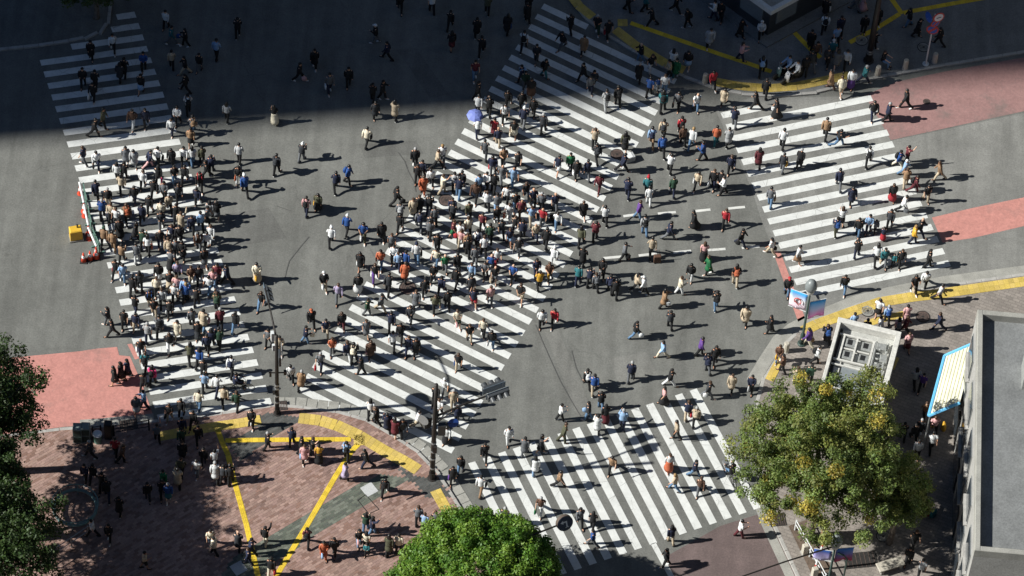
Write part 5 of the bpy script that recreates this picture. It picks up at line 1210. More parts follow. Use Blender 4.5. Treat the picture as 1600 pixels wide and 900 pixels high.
# dark lamp mast top right
b0 = v3(P_['lampN'], PZ)
t = thing("lamp_mast", b0, "thick dark lamp mast with pale collars on the shaded pavement", "lamp post")
MB().tube([(0, 0, 0), (0, 0, 4), (0, 0, 9.5)], [.2, .17, .12], 12).obj("pole", M['mast'], t, True)
bands_on(t, (.75, .95), .215)
MB().loft([(0, 0, 0, .32, .32), (0, 0, .08, .32, .32), (0, 0, .1, .22, .22), (0, 0, .6, .21, .21)], 12).obj("base", M['mast'], t)
MB().tube([(0, 0, 9.4), (-.8, .2, 9.8), (-1.8, .4, 9.9)], .06, 8).obj("arm", M['mast'], t); MB().ball((-2.0, .45, 9.85), (.4, .18, .1)).obj("lantern", M['dome'], t)
# banner lamp posts
def banner_mat(name, c1, c2, c3, vert=True):
    m = NT(name, .7); g = m.n("ShaderNodeSeparateXYZ"); m.l(m.n("ShaderNodeTexCoord").outputs["Generated"], g.inputs[0])
    m.base(m.ramp(g.outputs[2], [(.1, c1), (.5, c2), (.9, c3)])); return m.m
M['ban1'] = banner_mat("white to blue banner print", lin('#f0d7e6'), lin('#f2f4f8'), lin('#3f9fe6'))
M['ban2'] = banner_mat("pink to blue banner print", lin('#ee8fd0'), lin('#b9c7ec'), lin('#3aa2ea'))
M['ban3'] = banner_mat("red to blue banner print", lin('#a8355c'), lin('#6d6fb8'), lin('#2a6fc4'))
M['ban4'] = banner_mat("lilac to blue banner print", lin('#b9b3d8'), lin('#9a93c9'), lin('#24509a'))
def lamp(b0, top, label, banners, rz=0.0):
    t = thing("banner_lamp_post", b0, label, "lamp post", 0, "lamp posts with banners")
    MB().tube([(0, 0, 0), (0, 0, .9), (0, 0, .95), (0, 0, top)], [.15, .13, .075, .06], 12).obj("post", M['green_steel'], t, True)
    MB().loft([(0, 0, 0, .24, .24), (0, 0, .06, .24, .24), (0, 0, .1, .16, .16)], 12).obj("base", M['green_steel'], t)
    MB().loft([(0, 0, top - .15, .2, .2), (0, 0, top, .24, .24), (0, 0, top + .1, .26, .26)], 14).obj("collar", M['roofwhite'], t)
    MB().loft([(0, 0, top + .1, .24, .24), (0, 0, top + .3, .34, .34), (0, 0, top + .55, .34, .34), (0, 0, top + .8, .25, .25), (0, 0, top + .95, .1, .1)], 14).obj("lamp_dome", M['dome'], t, True)
    for (ang, z1, wd, ht, mat, mark) in banners:
        d = Vector((math.cos(ang), math.sin(ang), 0)); nn = Vector((-d.y, d.x, 0))
        bn = MB(); nx, nz = 6, 6; vs = []
        for s_ in (1, -1):
            for i in range(nx + 1):
                for k in range(nz + 1):
                    q = d * (.1 + wd * i / nx) + Vector((0, 0, z1 - ht * k / nz)) + nn * (.06 * math.sin(i * 1.1 + k * .7) * k / nz + s_ * .006); vs.append(q)
        n1 = (nx + 1) * (nz + 1); fs = []
        for i in range(nx):
            for k in range(nz):
                a = i * (nz + 1) + k; fs.append((a, a + 1, a + nz + 2, a + nz + 1)); fs.append(tuple(n1 + x for x in (a + nz + 1, a + nz + 2, a + 1, a)))
        edge = [i * (nz + 1) for i in range(nx + 1)] + [nx * (nz + 1) + k for k in range(1, nz + 1)] + [i * (nz + 1) + nz for i in range(nx - 1, -1, -1)] + [k for k in range(nz - 1, 0, -1)]
        for a, b_ in zip(edge, edge[1:] + edge[:1]): fs.append((a, b_, n1 + b_, n1 + a))
        bo = bn.add(vs, fs).obj("banner", mat, t, True)
        mb = MB(); mb.tube([d * 0 + Vector((0, 0, z1 + .03)), d * (.12 + wd) + Vector((0, 0, z1 + .03))], .02, 6); mb.tube([d * 0 + Vector((0, 0, z1 - ht - .03)), d * (.12 + wd) + Vector((0, 0, z1 - ht - .03))], .02, 6); mb.obj("banner_rail", M['pale_steel'], t)
        if mark:
            q = MB(); c = d * (.1 + wd * .5) + Vector((0, 0, z1 - ht * .5))
            for s_ in (1, -1):
                pts = [c + d * (.2 * math.cos(a) * s_) + Vector((0, 0, .26 * math.sin(a))) + nn * (.075 * s_) for a in np.linspace(-.6, 4.0, 11)]
                q.tube(pts, .028, 6); q.tube([c + d * .14 * s_ + Vector((0, 0, -.1)) + nn * .075 * s_, c - d * .1 * s_ + Vector((0, 0, -.34)) + nn * .075 * s_], .028, 6)
            q.obj("squiggle", M['red'], bo)
    return t
lb = v3(P_['lampA'], PZ)
t = lamp(lb, 5.0, "green lamp post with white, blue and pink banners by the kerb bollard", [(R(160), 4.55, 1.0, 1.5, M['ban1'], 1), (R(20), 3.9, .95, 1.5, M['ban2'], 0)])
lb = v3(P_['lampB'], PZ)
t = lamp(lb, 4.5, "green lamp post with blue and red banners beside the striped pole", [(R(175), 3.9, .95, .95, M['ban4'], 0), (R(10), 4.15, .95, 1.2, M['ban3'], 0)])
ae = v3(P_['lampBarm'], 5.0) - lb
MB().tube([(0, 0, 4.45), ae * .5 + Vector((0, 0, 2.3)), ae], [.05, .045, .04], 8).obj("arm", M['mast'], t)
MB().tube([(.75, -.1, 0), (.75, -.1, 3.4), (.55, -.05, 3.7), (.2, 0, 3.75)], .05, 8).obj("side_post", M['green_steel'], t)
b0 = v3(P_['stripedpole'], PZ)
t = thing("striped_pole", b0, "red and white striped pole leaning beside the stone rail post", "pole")
for k in range(6):
    a = Vector((.05 * k, .04 * k, .55 * k)); b_ = Vector((.05 * (k + 1), .04 * (k + 1), .55 * (k + 1))); MB().tube([a, b_], .06, 8).obj("red_band" if k % 2 == 0 else "white_band", M['red'] if k % 2 == 0 else M['wh'], t)

# ------------------------------------------------------------------ street furniture
bl = None
for i, p in enumerate(D['bollard']):
    labs = ["pale stone bollard on the pavement beside the banner lamp post", "grey stone bollard left of the no-parking sign post", "grey stone bollard right of the no-parking sign post", "grey stone bollard beside the seated person near the dark lamp mast", "grey stone bollard by the striped crossing's far end"]
    if bl is None:
        bl = thing("stone_bollard", (p[0], p[1], PZ), labs[0], "bollard", .3, "stone bollards")
        MB().loft([(0, 0, 0, .17, .17), (0, 0, .6, .16, .16), (0, 0, .74, .155, .155), (0, 0, .8, .12, .12)], 10).obj("shaft", M['stone'], bl)
        MB().loft([(0, 0, -.01, .2, .2), (0, 0, .05, .2, .2)], 10).obj("base", M['granite'], bl)
    else: copy_thing(bl, (p[0], p[1], PZ), random.random(), labs[i])
blabs = ["construction barricade farthest up the left edge of the crowded crossing", "middle construction barricade of the three beside the crowded crossing", "construction barricade standing next to the red cones"]
for i, (a, b_) in enumerate(D['barricade']):
    a, b_ = Vector(a), Vector(b_); Ls = (b_ - a).length; ang = math.atan2(b_.y - a.y, b_.x - a.x)
    t = thing("construction_barricade", (a.x, a.y, 0), blabs[i], "barricade", ang, "construction barricades")
    fr = MB()
    for z in (.15, .55, .95): fr.box((Ls / 2, 0, z), (Ls - .1, .05, .07))
    for x in (.05, Ls / 2, Ls - .05): fr.box((x, 0, .55), (.05, .06, 1.0)); fr.box((x, 0, .04), (.08, .6, .08))
    fr.obj("frame", M['barrier_green'], t)
    mb = MB(); mb.tube([(-.1, -.2, .95), (Ls + .1, -.2, .95)], .06, 8); mb.obj("bar", M['wh'], t)
    for x in (.0, Ls):
        k = MB(); k.loft([(x, -.2, 0, .19, .19), (x, -.2, .05, .19, .19), (x, -.2, .06, .13, .13), (x, -.2, .75, .04, .04)], 10); ko = k.obj("cone_post", M['orange'], t)
        MB().loft([(x, -.2, .36, .105, .105), (x, -.2, .55, .078, .078)], 10).obj("white_band", M['wh'], ko)
cn = None
for i, p in enumerate(D['cone']):
    labs = ["leftmost red traffic cone at the barricade's near end", "middle red traffic cone of the row of three", "red traffic cone closest to the walking crowd"]
    if cn is None:
        cn = thing("traffic_cone", (p[0], p[1], 0), labs[0], "traffic cone", 0, "red traffic cones")
        MB().box((0, 0, .025), (.42, .42, .05), bev=.01).obj("base", M['rubber'], cn)
        MB().loft([(0, 0, .05, .17, .17), (0, 0, .4, .1, .1), (0, 0, .78, .035, .035)], 12).obj("cone", M['orange'], cn, True)
        MB().loft([(0, 0, .36, .117, .117), (0, 0, .56, .082, .082)], 12).obj("white_band", M['wh'], cn)
    else: copy_thing(cn, (p[0], p[1], 0), random.random(), labs[i])
p = D['ybox']; t = thing("generator", (p[0], p[1], 0), "yellow generator box behind the barricades", "generator")
MB().box((0, 0, .5), (.7, .5, .8), .3, bev=.05).obj("housing", M['hazard'], t); MB().box((0, 0, .06), (.8, .6, .08), .3).obj("skid", M['steel'], t); MB().tube([(.1, .1, .9), (.1, .1, 1.15)], .05, 8).obj("exhaust", M['black'], t)
def rail(a, b_, h, mat, label, npost, rails):
    a, b_ = Vector(a), Vector(b_); Ls = (b_ - a).length; t = thing("guard_rail", (a.x, a.y, PZ), label, "railing", math.atan2(b_.y - a.y, b_.x - a.x), "guard rails")
    pm_ = MB().loft([(0, 0, 0, .05, .05), (0, 0, h, .045, .045)], 8).mesh("post", mat)
    for k in range(npost): link("post", pm_, t, (Ls * k / (npost - 1), 0, 0))
    rm = MB().tube([(0, 0, 0), (Ls, 0, 0)], .028, 8).mesh("rail", mat)
    for z in rails: link("rail", rm, t, (0, 0, z))
rail(*D['rails'][0], 1.0, M['black'], "dark guard rail along the kerb beside the salmon road paint", 2, (.35, .65, .95))
rail(*D['rails'][1], 1.0, M['black'], "short dark guard rail between the cabinet and the black box", 2, (.35, .65, .95))
rail(*D['rails'][2], 1.0, M['steel'], "pale guard rail by the ring bench in deep shade", 4, (.5, .95))
rail(*D['rails'][3], .95, M['pale_steel'], "pale guard rail along the planting bed by the tree", 3, (.55, .9))
p = D['ubox']; t = thing("control_cabinet", (p[0], p[1], PZ), "black control cabinet at the end of the guard rail", "cabinet")
MB().box((0, 0, .7), (.42, .36, 1.4), bev=.03).obj("housing", M['black'], t); MB().box((0, -.19, .75), (.34, .02, 1.1)).obj("door", M['mast'], t)
for i, p in enumerate(D['cab']):
    t = thing("utility_cabinet", (p[0], p[1], PZ), ("outer blue grey utility cabinet beside the salmon paint", "blue grey utility cabinet next to the white topped bin")[i], "cabinet", .05, "utility cabinets")
    MB().box((0, 0, .65), (.48, .5, 1.3), bev=.04).obj("housing", M['cabinet'], t)
    for z in (.35, .95): MB().box((0, -.26, z), (.4, .02, .5)).obj("door", M['green_steel'], t)
    MB().box((0, 0, .03), (.52, .54, .06)).obj("plinth", M['concrete'], t)
p = D['bin']; t = thing("litter_bin", (p[0], p[1], PZ), "round bin with white top beside the utility cabinets", "bin")
MB().loft([(0, 0, 0, .2, .2), (0, 0, .7, .24, .24)], 14).obj("drum", M['barrier_green'], t); MB().loft([(0, 0, .7, .26, .26), (0, 0, .76, .27, .27), (0, 0, .84, .2, .2)], 14).obj("lid", M['wh'], t)
p = D['ring']; t = thing("ring_bench", (p[0], p[1], PZ), "teal ring bench rail in the deep shade at the plaza edge", "bench")
mb = MB(); n = 40
pts = lambda rr, z: [(rr * math.cos(2 * math.pi * k / n), rr * math.sin(2 * math.pi * k / n), z) for k in range(n + 1)]
MB().tube(pts(1.15, .45), .09, 8, cap=False).obj("seat_ring", M['teal'], t); MB().tube(pts(1.25, .85), .035, 6, cap=False).obj("back_rail", M['teal'], t)
for k in range(8):
    a = 2 * math.pi * k / 8; MB().tube([(1.15 * math.cos(a), 1.15 * math.sin(a), 0), (1.15 * math.cos(a), 1.15 * math.sin(a), .45), (1.25 * math.cos(a), 1.25 * math.sin(a), .85)], .03, 6).obj("leg", M['teal'], t)
for i, p in enumerate(D['stone']):
    t = thing("stone_post", (p[0], p[1], PZ), ("pale stone post holding the bed's guard rail", "pale stone post at the foot of the striped pole")[i], "post", 0, "stone posts")
    MB().box((0, 0, .4), (.3, .26, .8), .4, bev=.03).obj("shaft", M['stone'], t); MB().box((0, 0, .02), (.4, .36, .06), .4).obj("base", M['granite'], t)
p = D['bench']; t = thing("concrete_bench", (p[0], p[1], PZ), "angular pale concrete bench near the black mat", "bench", R(25))
MB().box((0, 0, .42), (1.5, .6, .1), bev=.02).obj("seat", M['stone'], t)
for x in (-.55, .55): MB().box((x, 0, .19), (.16, .5, .36)).obj("leg", M['concrete'], t)
# awning at the right edge
q = [Vector((a[0], a[1], 0)) for a in D['awning']]; c = (q[0] + q[1] + q[2] + q[3]) / 4
t = thing("shop_awning", (c.x, c.y, 0), "cream shop awning with a sky blue border at the right edge", "awning")
M['awn'] = flat("cream awning cloth", (.60, .60, .50), .8, 0, .15, .6); M['awnseam'] = flat('yellowed awning seam', (.55, .52, .30), .8); M['awnblue'] = flat("sky blue awning border", (.12, .42, .70), .8)
loc = [p_ - c for p_ in q]
zz = (3.6, 3.6, 4.6, 4.6)
top = [Vector((p_.x, p_.y, z)) for p_, z in zip(loc, zz)]
mb = MB(); mb.add([v for v in top] + [v - Vector((0, 0, .05)) for v in top], [(0, 1, 2, 3), (7, 6, 5, 4), (0, 4, 5, 1), (1, 5, 6, 2), (2, 6, 7, 3), (3, 7, 4, 0)]); mb.obj("canopy", M['awn'], t)
rbm = MB()
for k in range(1, 8):
    f = k / 8; rbm.tube([top[0].lerp(top[3], f) + Vector((0, 0, .015)), top[1].lerp(top[2], f) + Vector((0, 0, .015))], .025, 5)
ro = rbm.obj("seam", M['awnseam'], t); ro["kind"] = "stuff"
mb = MB()
for a, b_ in ((0, 1), (1, 2), (3, 0)): mb.tube([top[a] + Vector((0, 0, .01)), top[b_] + Vector((0, 0, .01))], .09, 6)
mb.obj("border", M['awnblue'], t)
for k in (0, 1): MB().tube([(loc[k].x * .9, loc[k].y * .9, PZ), (loc[k].x * .9, loc[k].y * .9, 3.55)], .05, 8).obj("post", M['steel'], t)

# ------------------------------------------------------------------ shop building behind the awning, at the right edge
q0, q1 = Vector(D['shop'][0]), Vector(D['shop'][1]); Ls = (q1 - q0).length
t = thing("shop_building", (q0.x, q0.y, 0), "low pale shop building at the right edge behind the cream awning", "building", math.atan2(q1.y - q0.y, q1.x - q0.x))
M['render'] = grain("pale rendered wall", (.30, .295, .28), .12, .8, 12.0); M['felt'] = grain("grey roofing felt", (.16, .165, .165), .2, .6, 10.0)
SH, SW = 9.0, 14.0
wl = MB().box((Ls / 2, SW / 2, SH / 2), (Ls, SW, SH)).obj("wall", M['render'], t)
rf = MB().box((Ls / 2, SW / 2, SH + .02), (Ls - .6, SW - .6, .08)).obj("roof", M['felt'], t)
for c_, s_ in (((Ls / 2, .15, SH + .3), (Ls, .3, .6)), ((Ls / 2, SW - .15, SH + .3), (Ls, .3, .6)), ((.15, SW / 2, SH + .3), (.3, SW - .6, .6)), ((Ls - .15, SW / 2, SH + .3), (.3, SW - .6, .6))): MB().box(c_, s_, bev=.03).obj("parapet", M['concrete'], rf)
nwn = max(3, int(Ls / 2.6)); wm = MB().box((0, 0, 0), (1.7, .08, 1.6)).mesh("window", M['towerglass']); fm = MB().box((0, 0, 0), (1.9, .05, 1.8)).mesh("frame", M['steel']); sm_ = MB().box((0, 0, 0), (2.0, .22, .08)).mesh("sill", M['granite'])
for k in range(nwn):
    for z in (4.6, 7.3):
        x = Ls * (k + .5) / nwn; wq = link("window", wm, t, (x, -.05, z)); link("frame", fm, wq, (0, .03, 0)); link("sill", sm_, wq, (0, -.06, -.95))
    wq = link("shop_window", MB().box((0, 0, 0), (2.0, .08, 2.4)).mesh("shop_window", M['towerglass']), t, (Ls * (k + .5) / nwn, -.05, 1.6)); link("frame", MB().box((0, 0, 0), (2.2, .05, 2.6)).mesh("frame", M['mast']), wq, (0, .03, 0))
for c_, s_ in (((Ls * .25, 3, SH + .55), (1.6, 1.1, 1.0)), ((Ls * .25, 5, SH + .55), (1.6, 1.1, 1.0)), ((Ls * .6, 3.4, SH + .45), (1.2, .9, .8)), ((Ls * .7, 8, SH + .9), (2.4, 2.6, 1.7))):
    u_ = MB().box(c_, s_, bev=.06).obj("cooling_unit", M['duct'], rf); MB().tube([(c_[0], c_[1], c_[2] + s_[2] / 2), (c_[0], c_[1], c_[2] + s_[2] / 2 + .06)], min(s_[:2]) * .4, 14).obj("fan_grille", M['black'], u_)
MB().tube([(Ls * .25, 3, SH + .15), (Ls * .45, 3.2, SH + .15), (Ls * .45, 8, SH + .15), (Ls * .6, 8, SH + .2)], .12, 8).obj("pipe", M['duct'], rf)

# ------------------------------------------------------------------ roofed entrance on the right, seen from above
q = [Vector((a[0], a[1])) for a in D['roofbox']]
ux = (q[1] - q[0]).normalized(); wx = (q[1] - q[0]).length; uy = Vector((ux.y, -ux.x)); wy = max((q[2] - q[1]).dot(uy), 6.0)
ang = math.atan2(ux.y, ux.x)
t = thing("roofed_entrance", (q[0].x, q[0].y, 0), "off-white roofed entrance with open rooftop machinery by the yellowing tree", "entrance building", ang)
# local x along the far edge, local y toward the viewer is negative
def lb_(name, mat, boxes, par=t):
    m_ = MB()
    for c_, s_ in boxes: m_.box(c_, s_)
    return m_.obj(name, mat, par)
RZ = 3.2
lb_("wall", M['roofgrey'], [((wx / 2, -.12, 1.35), (wx - .1, .1, 2.46)), ((.12, -wy / 2, 1.35), (.1, wy - .4, 2.46)), ((wx - .12, -wy / 2, 1.35), (.1, wy - .4, 2.46))])
rf = lb_("roof", M['roofgrey'], [((wx / 2, -wy / 2, 2.65), (wx - .06, wy - .06, .12))])
for nm, c_, s_ in (("far", (wx / 2, .0, RZ - .2), (wx + .3, .32, .5)), ("left", (-.02, -wy / 2, RZ - .16), (.2, wy - .34, .42)), ("right", (wx + .02, -wy / 2, RZ - .2), (.3, wy - .34, .5)), ("near", (wx / 2, -wy, RZ - .2), (wx + .3, .3, .5))):
    MB().box(c_, s_, bev=.02).obj("parapet", M['roofwhite'], rf)
lb_("gutter_channel", M['black'], [((.2, -wy / 2, 2.73), (.16, wy - .5, .04))], rf)
pn = MB().box((0, 0, 0), (.34, .34, .1), bev=.03).mesh("coping_block", M['roofwhite'])
for k in range(8): link("coping_block", pn, rf, (.5, -2.6 - k * .5, 2.78))
fr = lb_("beam", M['roofwhite'], [((wx * .36, -.75, 2.95), (wx * .62, .1, .12)), ((wx * .36, -2.5, 2.95), (wx * .62, .1, .12)), ((.45, -1.62, 2.95), (.1, 1.65, .12)), ((wx * .36, -1.62, 2.95), (.1, 1.65, .12)), ((wx * .64, -1.62, 2.95), (.12, 1.65, .14)), ((wx * .36, -1.62, 2.9), (wx * .5, .08, .08))], rf)
for i in range(2):
    for k in range(2):
        c_ = (.45 + wx * (.13 + .27 * i), -1.2 - .85 * k, 2.85)
        MB().box(c_, (.55, .55, .28), bev=.03).obj("vent_box", M['duct'], rf); MB().box((c_[0] - .05, c_[1] + .02, 3.0), (.26, .34, .02)).obj("vent_opening", M['black'], rf)
pipes = MB()
for k in range(7):
    y = -.8 - k * .32; x0 = wx * .68
    pipes.tube([(x0, y, 2.85), (x0 + .3, y - .1, 2.98 + .05 * (k % 3)), (x0 + .65, y + .08 * (k % 2), 2.9), (wx - .35, y - .2, 2.95)], .04 + .015 * (k % 2), 6)
pipes.tube([(x0, -.7, 2.95), (x0 + .05, -3.0, 3.0)], .07, 8); pipes.tube([(wx - .4, -.6, 2.9), (wx - .4, -3.6, 2.9), (wx - .7, -4.2, 2.9)], .06, 8)
pipes.obj("pipe", M['duct'], rf)
for c_, s_ in (((wx * .78, -1.0, 2.9), (.55, .45, .32)), ((wx * .86, -1.75, 2.88), (.4, .5, .3)), ((wx * .75, -2.3, 2.86), (.5, .3, .24)), ((wx * .82, -2.8, 2.85), (.7, .3, .22))): MB().box(c_, s_, .1, bev=.03).obj("machine_unit", M['duct'], rf)
gl = MB(); gl.add([(.75, -2.9, 2.95), (wx * .62, -2.9, 2.95), (wx * .62, -wy + .6, 2.78), (.75, -wy + .6, 2.78)], [(0, 3, 2, 1)]); gl.obj("glass_panel", M['glass'], rf)
gl = MB(); gl.add([(wx * .64, -3.1, 2.95), (wx - .75, -3.6, 2.85), (wx - .75, -wy + .6, 2.78), (wx * .64, -wy + .6, 2.78)], [(0, 3, 2, 1)]); gl.obj("glass_panel", M['glass'], rf)
lb_("glazing_bar", M['roofwhite'], [((wx * .34, -2.88, 3.0), (wx * .6, .08, .08)), ((wx * .34, -4.4, 2.93), (wx * .6, .06, .06)), ((wx * .63, -4.4, 2.95), (.08, 3.0, .08)), ((wx * .34, -5.9, 2.9), (wx * .6, .06, .06))], rf)

# ------------------------------------------------------------------ kiosk, top right
k0, k1, k2 = [Vector(a) for a in D['kiosk']]
dl = (k0 - k1).normalized(); dr = (k2 - k1).normalized()
t = thing("kiosk", (k1.x, k1.y, PZ), "pale roofed kiosk standing on the shaded pavement", "kiosk")
def cornerbox(mb, a0, a1, b0_, b1_, z0, z1):
    pts = [dl * a + dr * b_ for a, b_ in ((a0, b0_), (a1, b0_), (a1, b1_), (a0, b1_))]
    mb.prism([(p_.x, p_.y) for p_ in pts], z0, z1); mb.add([(p_.x, p_.y, z0) for p_ in pts], [(0, 1, 2, 3)]); return mb
cornerbox(MB(), .4, 6, .4, 5, 0, 2.5).obj("wall", M['signal'], t); cornerbox(MB(), -.3, 7, -.3, 6, -.02, .12).obj("step", M['asphalt_dark'], t)
rf = cornerbox(MB(), .1, 6.4, .1, 5.4, 2.5, 2.62).obj("roof", M['duct'], t)
cornerbox(MB(), 0, 6.5, 0, .28, 2.55, 2.9).obj("roof_edge", M['pale_steel'], rf); cornerbox(MB(), 0, .28, .28, 5.5, 2.55, 2.9).obj("roof_edge", M['pale_steel'], rf)
cornerbox(MB(), 1.2, 2.2, 1.0, 1.8, 2.62, 2.95).obj("machine_unit", M['steel'], rf); cornerbox(MB(), .4, 5, 2.4, 2.55, 2.62, 2.75).obj("roof_rib", M['pale_steel'], rf)
cornerbox(MB(), .33, .4, .9, 2.4, .9, 2.2).obj("window", M['glass'], t); cornerbox(MB(), .9, 2.6, .33, .4, .9, 2.2).obj("window", M['glass'], t)
a, b_ = Vector(D['fence'][0]), Vector(D['fence'][1]); Ls = (b_ - a).length; ang = math.atan2(b_.y - a.y, b_.x - a.x)
t = thing("panel_fence", (a.x, a.y, PZ), "low fence of pale ribbed panels beside the kiosk", "fence", ang)
npn = 4; pmh = MB()
pmh.box((0, 0, .55), (Ls / npn - .08, .05, .9))
for k in range(9): pmh.box(((k - 4) * (Ls / npn - .1) / 9, -.03, .55), (.05, .03, .86))
pmh = pmh.mesh("panel", M['pale_steel']); psm = MB().box((0, 0, .55), (.07, .09, 1.1)).mesh("post", M['black'])
for k in range(npn): link("panel", pmh, t, ((k + .5) * Ls / npn, 0, 0))
for k in range(npn + 1): link("post", psm, t, (k * Ls / npn, 0, 0))

# ------------------------------------------------------------------ trees
def leaf_mat(name, trans=.35):
    m = NT(name, .55); a = m.n("ShaderNodeAttribute", attribute_name="tint"); m.l(a.outputs["Color"], m.p.inputs["Base Color"])
    tr = m.n("ShaderNodeBsdfTranslucent"); m.l(a.outputs["Color"], tr.inputs["Color"])
    mx = m.n("ShaderNodeMixShader"); mx.inputs[0].default_value = trans
    m.l(m.p.outputs[0], mx.inputs[1]); m.l(tr.outputs[0], mx.inputs[2]); m.l(mx.outputs[0], m.t.nodes["Material Output"].inputs[0]); return m.m
M['leaf'] = leaf_mat("leaves")
def leaves(centers, rad, per, size, cols, flatness=.55, up=.35):
    """a mesh of small folded leaves scattered through clumps"""
    V = []; F = []; COLS = []
    n = len(centers) * per
    cen = np.repeat(np.asarray(centers), per, 0); rr = np.repeat(np.asarray(rad), per)
    d = rng.normal(size=(n, 3)); d /= np.linalg.norm(d, axis=1)[:, None]
    r_ = rng.random(n) ** .45 * rr
    p = cen + d * r_[:, None] * np.array([1, 1, .75])
    nrm = rng.normal(size=(n, 3)) * flatness + d * .8 + np.array([0, 0, up]); nrm /= np.linalg.norm(nrm, axis=1)[:, None]
    t1 = np.cross(nrm, rng.normal(size=(n, 3))); t1 /= np.linalg.norm(t1, axis=1)[:, None]; t2 = np.cross(nrm, t1)
    s = size * rng.uniform(.6, 1.3, n)[:, None]
    v = np.stack([p - t1 * s, p + t2 * s * .55 + nrm * s * .12, p + t1 * s, p - t2 * s * .55 + nrm * s * .12], 1)
    ci = np.repeat(np.asarray(cols), per, 0) * rng.uniform(.75, 1.25, (n, 1)) * np.stack([rng.uniform(.9, 1.15, n), np.ones(n), rng.uniform(.7, 1.1, n)], 1)
    return v.reshape(-1, 3), np.repeat(ci, 4, 0)
def leaf_obj(name, v, c, par):
    n = len(v); me = bpy.data.meshes.new(name); me.vertices.add(n); me.vertices.foreach_set("co", v.astype(np.float32).ravel())
    me.loops.add(n); me.loops.foreach_set("vertex_index", np.arange(n, dtype=np.int32))
    me.polygons.add(n // 4); me.polygons.foreach_set("loop_start", np.arange(0, n, 4, dtype=np.int32)); me.update(calc_edges=True)
    a = me.color_attributes.new("tint", 'FLOAT_COLOR', 'POINT'); a.data.foreach_set("color", np.concatenate([c, np.ones((n, 1))], 1).astype(np.float32).ravel())
    me.materials.append(M['leaf']); return link(name, me, par)
def tree(base, ht, rx, rz, cz, label, n, per, crad, leaf, pal, trunk_r=.2, lumpy=.25, shell=.62, group="street trees", limbs=7, gap=0.0, squash=1.0, dx=0.0, dy=0.0):
    t = thing("broadleaf_tree", (base[0], base[1], 0), label, "tree", 0, group)
    cen = []; rad = []; cols = []
    ph = rng.random(6) * 6.28
    k = 0
    while len(cen) < n and k < n * 12:
        k += 1
        d = rng.normal(size=3); d /= np.linalg.norm(d)
        if d[2] < -.55: continue
        az = math.atan2(d[1], d[0]); lump = 1 + lumpy * (math.sin(3 * az + ph[0]) * math.cos(2 * d[2] * 2 + ph[1]) * .6 + math.sin(5 * az + ph[2]) * .25 + math.cos(7 * d[2] + ph[3]) * .15)
        if gap and math.sin(4 * az + ph[4]) * math.cos(5 * d[2] + ph[5]) + .35 * math.sin(9 * az) > 1 - gap: continue
        f = (shell + (1 - shell) * rng.random()) * lump
        cen.append((d[0] * rx * f + dx, d[1] * rx * squash * f + dy, cz + d[2] * rz * f)); rad.append(crad * rng.uniform(.65, 1.3)); cols.append(pal(cen[-1], rng.random()))
    v, c = leaves(cen, rad, per, leaf, cols)
    tk = MB(); top = Vector((dx * .5, dy * .5, cz - rz * .1))
    tk.tube([(0, 0, 0), (.05, .03, .25), (.1, -.05, ht * .3), top], [trunk_r * 1.5, trunk_r * 1.1, trunk_r * .9, trunk_r * .5], 10)
    tr = tk.obj("trunk", M['bark'], t, True)
    for i in range(limbs):
        q = Vector(cen[int(i * len(cen) / limbs)]); s0 = Vector((.08, 0, ht * .28 + (cz - ht * .28) * (i / limbs) * .9))
        mid = s0.lerp(q, .5) + Vector((0, 0, .3)); MB().tube([s0, mid, q], [trunk_r * .5, trunk_r * .33, trunk_r * .12], 7).obj("limb", M['bark'], tr, True)
    leaf_obj("crown", v, c, t); return t
G1, G2, G3 = np.array((.10, .215, .025)), np.array((.06, .15, .02)), np.array((.16, .27, .035))
def pal_green(p, r): return G1 * (1 - r) + (G3 if r > .5 else G2) * r
def pal_mixed(p, r):
    y = max(0, min(1, .55 - (p[0] + 1.5) * .16 + .25 * math.sin(p[1] * 1.3 + p[2])))
    if rng.random() < .02 + .12 * y: return np.array((.46, .38, .07)) * rng.uniform(.6, 1.1)
    if rng.random() < .40: return np.array((.22, .25, .07)) * rng.uniform(.7, 1.15)
    return np.array((.135, .19, .05)) * (.7 + .7 * r)
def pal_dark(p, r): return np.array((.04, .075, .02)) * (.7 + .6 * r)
tree(P_['treeG'], 7, 4.55, 3.5, 4.3, "dense bright green round-crowned tree at the plaza corner", 1350, 185, .46, .08, pal_green, .25, .11, .70, limbs=8)
tree(P_['treeR'], 10, 4.75, 4.3, 6.9, "large airy tree turning yellow beside the roofed entrance", 640, 190, .5, .075, pal_mixed, .26, .3, .35, limbs=12, gap=.32, dx=.25, dy=.6)
tree(P_['treeR2'], 6.5, 1.9, 1.7, 4.8, "smaller thinning yellow green tree behind the dark pavement cover", 130, 150, .45, .075, pal_mixed, .16, .3, .3, limbs=7, gap=.3)
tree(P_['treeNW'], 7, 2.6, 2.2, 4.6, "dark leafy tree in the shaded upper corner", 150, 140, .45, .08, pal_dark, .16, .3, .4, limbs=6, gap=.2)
tl = ["shade tree on the plaza beyond the utility cabinets", "shade tree beyond the ring bench", "shade tree at the near corner of the plaza", "shade tree beside the salmon road paint"]
for i, p in enumerate(D['treeL']):
    if i < 3: tree(p, 10, 3.7, 3.1, 6.6, tl[i], 330, 130, .55, .09, pal_dark, .24, .25, .3, limbs=8, gap=.12)

